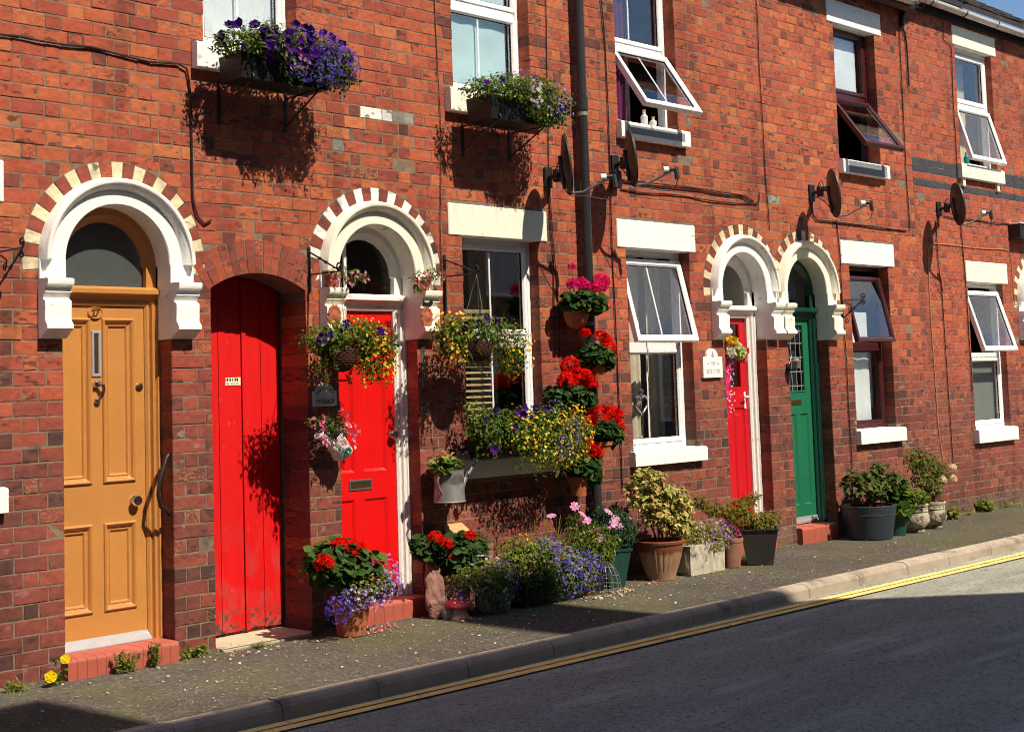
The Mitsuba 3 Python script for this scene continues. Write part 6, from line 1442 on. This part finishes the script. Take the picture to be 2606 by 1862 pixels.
t = thing('potted_plant', 'pale carved stone trough spilling small purple and white flowers', 'potted plant')
m = trimesh.creation.box((0.50, 0.25, 0.255)).subdivide_to_size(0.022); v = np.array(m.vertices)
dd = meshkit.fbm(v * [16, 16, 3.2], 4, 5) - 0.5; gr = np.abs(np.sin(v[:, 0] * 34 + 3 * meshkit.noise(v * [6, 6, 9], 2))) ** 6
v = v + norm(v * [1, 2, 0.3]) * (0.022 * dd - 0.010 * gr)[:, None]
MB().add(v + [10.235, -0.385, 0.128], m.faces).build('trough', 'log_stone', t)
bl = [(10.15, -0.38, 0.33, 0.20, 0.14, 0.09), (10.40, -0.38, 0.34, 0.22, 0.15, 0.10), (10.58, -0.40, 0.30, 0.16, 0.13, 0.12), (10.40, -0.48, 0.25, 0.24, 0.07, 0.08), (10.10, -0.36, 0.42, 0.18, 0.12, 0.06)]
s = MB(); leaves(s, bl, 2600, 0.028, G_LIGHT + G_BERB + G_YELLOW[:2], T_LANCE); fin(s, 'foliage', 'leaf', t)
s = MB(); blooms(s, bl[1:4], 330, 0.030, [(0.34, 0.16, 0.46), (0.46, 0.26, 0.56), (0.28, 0.08, 0.36)] + F_LAV[:1]); blooms(s, [(10.66, -0.44, 0.30, 0.12, 0.08, 0.11)], 90, 0.030, [(0.34, 0.04, 0.34), (0.40, 0.10, 0.44)]); fin(s, 'purple_flowers', 'petal', t)
s = MB(); blooms(s, bl, 170, 0.026, F_WHT + [(0.60, 0.42, 0.30)]); fin(s, 'pale_flowers', 'petal', t)
t = thing('flower_pot', 'plain weathered terracotta pot between the stone trough and the black planter', 'flower pot')
round_pot(t, 10.70, -0.42, 0.085, 0.115, 0.26, 'dull_terracotta', 0.04)
s = MB(); leaves(s, [(10.72, -0.42, 0.32, 0.10, 0.09, 0.07)], 300, 0.03, G_MID); fin(s, 'foliage', 'leaf', t)
t = thing('potted_plant', 'black tapered square planter with a spreading bronze green barberry', 'potted plant')
tapered(11.00, -0.53, 0.115, 0.175, 0.325, 36 + 0, 'slate_planter', 0.012); soil_disc(t, 11.0, -0.53, 0.31, 0.15)
bl = [(11.02, -0.52, 0.40, 0.20, 0.16, 0.07), (10.82, -0.46, 0.44, 0.20, 0.14, 0.08), (10.62, -0.36, 0.52, 0.16, 0.12, 0.06), (10.46, -0.30, 0.60, 0.08, 0.08, 0.06), (10.90, -0.40, 0.52, 0.14, 0.12, 0.08), (11.02, -0.42, 0.58, 0.10, 0.08, 0.05), (10.98, -0.62, 0.33, 0.14, 0.06, 0.07), (11.30, -0.44, 0.38, 0.12, 0.10, 0.09), (11.12, -0.42, 0.60, 0.05, 0.05, 0.03)]
s = MB(); leaves(s, bl, 2900, 0.032, G_BERB, T_LANCE); fin(s, 'foliage', 'leaf', t)
s = MB()
for b in bl: s.tube([(11.0, -0.52, 0.31), (0.5 * (11.0 + b[0]), -0.48, 0.36 + 0.4 * (b[2] - 0.36)), b[:3]], [0.006, 0.004, 0.002], 5)
s.build('stems', 'dark_brass', t, smooth=60)

t = thing('potted_plant', 'big dark grey plastic tub with a glossy leaved shrub, right of the green door', 'potted plant')
x, y = 13.27, -0.34
round_pot(t, x, y, 0.225, 0.27, 0.345, 'navy_plastic', 0.028, [(0.232, 0.02), (0.268, 0.24), (0.276, 0.252), (0.272, 0.262), (0.284, 0.318)])
bl = [(13.10, -0.36, 0.54, 0.17, 0.15, 0.10), (13.32, -0.36, 0.56, 0.18, 0.16, 0.12), (13.55, -0.34, 0.62, 0.14, 0.14, 0.13), (13.70, -0.34, 0.54, 0.18, 0.15, 0.10), (13.45, -0.42, 0.48, 0.20, 0.12, 0.09), (13.06, -0.30, 0.62, 0.07, 0.07, 0.08), (13.88, -0.34, 0.54, 0.10, 0.10, 0.07)]
s = MB(); p, o = cloud(bl, 150, 0.7)
for k in range(7):
    m = len(p); put(s, T_LANCE, p, norm(o * 0.3 + [0, -0.4, 0.8] + RNG.normal(0, 0.35, (m, 3))), norm(RNG.normal(size=(m, 3)) * 0.8 + o + [0, 0, 0.5]), 0.075 * (0.7 + 0.5 * RNG.random(m)), tint([(0.045, 0.085, 0.028), (0.075, 0.12, 0.035), (0.028, 0.055, 0.02), (0.16, 0.18, 0.05)], m))
fin(s, 'foliage', 'leaf', t)
s = MB()
for b in bl + bl[:5]:
    e = np.array(b[:3]) + RNG.normal(0, 0.05, 3); s.tube([(x + RNG.normal(0, 0.08), y + RNG.normal(0, 0.06), 0.32), tuple((np.array([x, y, 0.34]) + e) / 2 + [0, 0, -0.02]), tuple(e)], [0.008, 0.006, 0.004], 6)
s.build('stems', 'dark_brass', t, smooth=60)
t = thing('potted_plant', 'green plastic pot with a broad leaved plant behind the grey tub', 'potted plant')
round_pot(t, 13.66, -0.42, 0.10, 0.13, 0.25, 'green_plastic', 0.03)
s = MB(); geranium_leaves(s, [(13.70, -0.46, 0.40, 0.16, 0.13, 0.10), (13.66, -0.52, 0.30, 0.12, 0.06, 0.07)], 170, 0.085, G_MID); fin(s, 'foliage', 'leaf', t)


def urn(label, x, y, r, h, bl, pal, size, n):
    t = thing('potted_plant', label, 'potted plant')
    k = h / 0.30; P = [(r * 0.62, 0.0), (r * 0.66, 0.012), (r * 0.60, 0.028), (r * 0.72, 0.05 * k), (r * 0.95, 0.10 * k), (r * 1.0, 0.15 * k), (r * 0.95, 0.195 * k), (r * 0.88, 0.215 * k), (r * 0.96, 0.222 * k), (r * 0.96, 0.232 * k), (r * 0.89, 0.238 * k), (r * 0.90, 0.272 * k), (r * 0.99, 0.278 * k), (r * 1.0, 0.298 * k), (r * 0.9, 0.30 * k), (r * 0.86, 0.27 * k), (0, 0.27 * k)]
    ph = lambda a, z: 0.0 * a
    MB().lathe(P, (x, y, 0.002), 48).build('urn', 'urn_stone', t, smooth=35)
    s = MB()
    for a0 in (-2.2, -0.9, 0.4, 1.7, 3.0):     # relief: scrolls and a rosette
        def on(u, z, a0=a0): a = a0 + u / r; rr = np.interp(z, [0.05 * k, 0.10 * k, 0.15 * k, 0.195 * k], [r * 0.72, r * 0.95, r, r * 0.95]) + 0.003; return (x + rr * math.cos(a), y + rr * math.sin(a), z)
        for q in (-1, 1):
            s.tube([on(q * (0.022 + 0.020 * math.cos(b) * (1 - b / 14)), 0.165 * k + 0.020 * math.sin(b) * (1 - b / 14)) for b in np.linspace(0, 8.5, 24)], 0.0055, 5)
            s.tube([on(q * 0.035 * math.cos(b), 0.115 * k + 0.03 * math.sin(b)) for b in np.linspace(-1.4, 1.2, 10)], 0.006, 5)
        for b in np.linspace(0, 6.28, 7)[:-1]: mm = trimesh.creation.icosphere(1, 0.008); s.add(mm.vertices + on(0.014 * math.cos(b), 0.108 * k + 0.014 * math.sin(b)), mm.faces)
    th = np.linspace(0, 6.2832, 90); rr = r * 0.915; s.tube(np.stack([x + rr * np.cos(th), y + rr * np.sin(th), 0.256 * k + 0.010 * np.sin(th * 14)], 1), 0.0065, 5, cap=False)
    s.build('relief', 'urn_stone', t, smooth=50); soil_disc(t, x, y, 0.285 * k, r * 0.85)
    s = MB(); geranium_leaves(s, bl, n, size, pal) if size > 0.05 else leaves(s, bl, n, size, pal); fin(s, 'foliage', 'leaf', t)
    return t


urn('carved stone urn with light green leaves, right next to the grey tub', 13.98, -0.46, 0.158, 0.30, [(13.95, -0.48, 0.38, 0.15, 0.12, 0.08), (14.08, -0.46, 0.36, 0.14, 0.12, 0.09), (14.2, -0.46, 0.30, 0.06, 0.06, 0.05)], G_LIGHT + G_MID, 0.045, 700)
t = urn('carved stone urn with a rose bearing cream blooms, farthest right of the pots', 14.42, -0.45, 0.140, 0.29, [(14.30, -0.36, 0.74, 0.16, 0.12, 0.14), (14.55, -0.36, 0.66, 0.22, 0.14, 0.16), (14.42, -0.38, 0.52, 0.26, 0.12, 0.10), (14.75, -0.36, 0.58, 0.14, 0.12, 0.12), (14.50, -0.42, 0.40, 0.14, 0.1, 0.08)], G_MID + [(0.20, 0.12, 0.06)], 0.045, 1500)
s = MB()
for e in ((14.30, -0.36, 0.78), (14.55, -0.36, 0.72), (14.78, -0.36, 0.62), (14.42, -0.4, 0.55), (14.85, -0.38, 0.52)): s.tube([(14.42 + RNG.normal(0, 0.03), -0.44, 0.26), tuple((np.array([14.42, -0.44, 0.30]) + e) / 2), e], [0.007, 0.006, 0.003], 6)
s.build('stems', 'dark_brass', t, smooth=60)
for c in ((15.02, -0.40, 0.62), (14.98, -0.42, 0.50), (14.66, -0.46, 0.51), (14.72, -0.40, 0.54)): head(t, c, 0.042, [(0.85, 0.72, 0.45), (0.88, 0.80, 0.60), (0.86, 0.66, 0.42)], 'rose_bloom', stalk=(14.6, -0.40, 0.45))

# ---------------------------------------------------------------- the wreath on the crimson door
t = thing('flower_wreath', 'yellow, white and pink flower wreath with a spotted ribbon on the crimson door', 'wreath')
for c, r, pal in (((11.555, 0.09, 2.055), 0.085, [(0.75, 0.52, 0.02), (0.75, 0.60, 0.06)]), ((11.640, 0.06, 1.955), 0.085, [(0.40, 0.55, 0.10), (0.62, 0.68, 0.28), (0.72, 0.74, 0.50)]), ((11.52, 0.08, 1.955), 0.07, [(0.74, 0.72, 0.60), (0.72, 0.72, 0.66)]), ((11.60, 0.07, 2.02), 0.07, [(0.72, 0.70, 0.45), (0.74, 0.72, 0.60)]), ((11.79, 0.10, 1.97), 0.06, [(0.60, 0.02, 0.06), (0.72, 0.12, 0.20)]), ((11.76, 0.10, 1.90), 0.055, [(0.62, 0.02, 0.08), (0.72, 0.30, 0.34)]), ((11.73, 0.12, 2.03), 0.05, [(0.60, 0.03, 0.08)])):
    s = MB(); n = 70; d = norm(RNG.normal(size=(n, 3)) + [-0.3, -0.7, 0.1]); put(s, T_LANCE, np.array(c) + d * r * 0.35, norm(RNG.normal(size=(n, 3)) + d), d, r * 0.8, tint(pal, n, 0.1)); s.build('bloom', 'petal', t)
th = np.linspace(0, 2 * math.pi, 30); MB().tube(np.stack([11.64 + 0.11 * np.cos(th), 0.13 + 0 * th, 1.98 + 0.10 * np.sin(th)], 1), 0.016, 8, cap=False).build('ring', 'dark_green_paint', t)
s = MB()
for k, (a, L) in enumerate(((11.50, 0.58), (11.54, 0.44), (11.575, 0.32), (11.60, 0.24))):
    z = np.linspace(1.90, 1.90 - L, 16); w = 0.028; xx = a + 0.02 * np.sin(np.arange(16) * 0.9 + k) - 0.004 * np.arange(16) * (k > 1); yy = 0.135 - 0.004 * k + 0.012 * np.sin(np.arange(16) * 0.7 + k * 2)
    v = np.vstack([np.stack([xx - w, yy, z], 1), np.stack([xx + w, yy - 0.012 * np.cos(np.arange(16)), z], 1)]); i = np.arange(15); s.add(v, np.stack([i, i + 1, i + 17, i + 16], 1))
s.slab(Polygon([(11.50, 1.92), (11.66, 1.92), (11.70, 1.83), (11.55, 1.74), (11.49, 1.80)]), 0.128, 0.131); s.build('ribbon', 'pink_ribbon', t, smooth=40)
s = MB()
for _ in range(46): m = trimesh.creation.icosphere(1, 0.007); s.add(m.vertices * [1, 0.4, 1] + [RNG.uniform(11.49, 11.62), 0.110, RNG.uniform(1.36, 1.88)], m.faces)
s.build('ribbon_spots', 'white_plastic', t, smooth=60)

# ---------------------------------------------------------------- weeds and litter along the wall
def weed(label, x, y, r, h, n, pal, size=0.035, tm=T_LANCE, flowers=None):
    t = thing('weed', label, 'weed'); s = MB(); st = MB()
    k = max(5, n // 14)
    for _ in range(k):
        a = RNG.uniform(0, 6.28); e = np.array([x + r * math.cos(a) * RNG.random(), y + r * 0.6 * math.sin(a) * RNG.random(), h * RNG.uniform(0.4, 1.0)]); b = np.array([x + 0.4 * (e[0] - x), y, 0.0]); e[1] = min(e[1], -0.02); b[1] = min(b[1], -0.01)
        st.tube([b, (b + e) / 2, e], 0.0018, 3, c=(0.12, 0.15, 0.04)); m = n // k; q = RNG.random((m, 1)) ** 0.7
        p = b + (e - b) * q + RNG.normal(0, size * 0.25, (m, 3)) * [1, 0.5, 0.4]; p[:, 2] = np.maximum(p[:, 2], 0.004); put(s, tm, p, norm(RNG.normal(size=(m, 3)) * 0.5 + [0, -0.4, 0.9]), norm(RNG.normal(size=(m, 3)) + [0, 0, 0.5]), size * (0.6 + 0.7 * RNG.random(m)), tint(pal, m))
    fin(s, 'leaves', 'leaf', t); fin(st, 'stems', 'leaf', t)
    for f in flowers or []:
        s = MB(); put(s, T_TRUMPET, np.array([f[:3]]), norm(np.array([[-0.4, -0.8, 0.5]])), np.array([[1.0, 0, 0]]), f[3], np.array([f[4]])); put(s, T_STAR, np.array([f[:3]]) + [-0.002, -0.004, 0.002], norm(np.array([[-0.4, -0.8, 0.5]])), np.array([[0.3, 0, 1.0]]), f[3] * 0.8, np.array([f[4]])); s.build('flower', 'petal', t)
    return t


weed('weed with two bright yellow poppy flowers at the left end of the ochre doorstep', 4.27, -0.12, 0.07, 0.14, 90, G_MID, 0.03, T_LANCE, [(4.195, -0.16, 0.062, 0.075, (0.75, 0.56, 0.01)), (4.305, -0.13, 0.145, 0.062, (0.75, 0.58, 0.02)), (4.335, -0.12, 0.135, 0.03, (0.70, 0.10, 0.01))])
weed('leafy weed in front of the middle of the ochre doorstep', 4.70, -0.14, 0.11, 0.13, 200, G_LIGHT + G_MID, 0.028)
weed('upright weed near the right end of the ochre doorstep', 4.925, -0.13, 0.05, 0.16, 110, G_LIGHT + G_MID, 0.028)
weed('low grassy tuft at the wall left of the ochre doorstep', 3.99, -0.09, 0.09, 0.06, 130, G_LIGHT + G_YELLOW[:1], 0.05, T_THIN)
weed('weeds at the foot of the wall between ochre step and passage slab', 5.25, -0.06, 0.14, 0.075, 190, G_LIGHT + G_MID, 0.030)
weed('small moss and grass tuft at the edge of the passage slab', 5.72, -0.12, 0.11, 0.03, 150, G_LIGHT, 0.028, T_THIN)
weed('small dark weed in the corner left of the big geranium pot', 6.24, -0.08, 0.06, 0.07, 60, G_MID, 0.03)
weed('bright green dandelion like weed right of the urns', 15.40, -0.16, 0.10, 0.13, 130, G_LIGHT, 0.075)
weed('straggling weeds at the wall below the last window', 16.40, -0.10, 0.20, 0.13, 190, G_LIGHT, 0.06)
weed('tiny weeds at the wall left of the straggling ones', 15.95, -0.10, 0.16, 0.05, 90, G_LIGHT + G_YELLOW[:1], 0.035)
weed('thin line of weeds at the foot of the wall near the picture edge', 17.0, -0.06, 0.5, 0.05, 160, G_LIGHT + G_YELLOW[:1], 0.035)
s = MB(); n = 1500
x = RNG.uniform(3.6, 15, n); y = -1.5 + 1.42 * RNG.random(n) ** 0.75; keep = RNG.random(n) < np.exp(-((x - 6.3) / 4.5) ** 2) + 0.10
p = np.stack([x, y, np.full(n, 0.006)], 1)[keep]; m = len(p)
put(s, T_DISC, p, norm(RNG.normal(size=(m, 3)) * 0.35 + [0, 0, 1]), RNG.normal(size=(m, 3)), 0.009 + 0.016 * RNG.random(m) ** 3, tint([(0.55, 0.42, 0.44), (0.60, 0.52, 0.44), (0.48, 0.26, 0.34), (0.30, 0.26, 0.18), (0.22, 0.19, 0.10), (0.62, 0.60, 0.56)], m))
for cx, cy, r, k, pal in ((6.72, -0.22, 0.16, 60, F_FUCH + [(0.6, 0.25, 0.12)]), (6.56, -0.34, 0.10, 30, F_RED + F_FUCH), (7.30, -0.52, 0.10, 26, F_FUCH + [(0.65, 0.40, 0.20)]), (8.95, -0.60, 0.16, 60, [(0.55, 0.36, 0.26), (0.6, 0.3, 0.2), (0.5, 0.45, 0.30)]), (9.45, -0.50, 0.12, 26, F_FUCH), (5.4, -0.22, 0.3, 50, [(0.5, 0.35, 0.36), (0.5, 0.30, 0.20)]), (8.6, -0.62, 0.14, 40, [(0.6, 0.5, 0.4), (0.5, 0.42, 0.35)])):
    q = np.stack([cx + RNG.normal(0, r * 0.6, k), np.minimum(cy + RNG.normal(0, r * 0.4, k), -0.02), np.full(k, 0.008)], 1); put(s, T_DISC, q, norm(RNG.normal(size=(k, 3)) * 0.5 + [0, 0, 1]), RNG.normal(size=(k, 3)), 0.014 + 0.014 * RNG.random(k), tint(pal, k))
k = key_of('petal_litter'); v, f, c = s.arrays(); scene[k] = mikit.ply((v, f), 'm_petal', color=c); labels[k] = {'kind': 'stuff', 'label': 'fallen petals, grit and scraps scattered over the pavement', 'category': 'litter'}
s = MB(); n = 900; x = RNG.uniform(3.5, 18, n); p = np.stack([x, -0.012 - np.abs(RNG.normal(0, 0.025, n)), np.full(n, 0.003)], 1); keep = meshkit.noise(np.stack([x * 2.2, x * 0, x * 0], 1), 5) > 0.42; p = p[keep]; m = len(p)
put(s, T_THIN, p, norm(RNG.normal(size=(m, 3))), norm(RNG.normal(size=(m, 3)) * 0.8 + [0, 0, 0.8]), 0.02 + 0.03 * RNG.random(m), tint(G_LIGHT + [(0.30, 0.24, 0.10)], m))
n = 700; x = RNG.uniform(3.5, 15, n); p = np.stack([x, -1.53 + np.abs(RNG.normal(0, 0.02, n)), np.full(n, 0.004)], 1); keep = meshkit.noise(np.stack([x * 3.0, x * 0, x * 0], 1), 8) > 0.55; p = p[keep]; m = len(p)
put(s, T_THIN, p, norm(RNG.normal(size=(m, 3))), norm(RNG.normal(size=(m, 3)) + [0, 0, 0.5]), 0.012 + 0.016 * RNG.random(m), tint(G_LIGHT + [(0.30, 0.24, 0.10)], m))
k = key_of('grass_fringe'); v, f, c = s.arrays(); scene[k] = mikit.ply((v, f), 'm_leaf', color=c); labels[k] = {'kind': 'stuff', 'label': 'thin fringe of grass and moss in the pavement cracks', 'category': 'grass'}
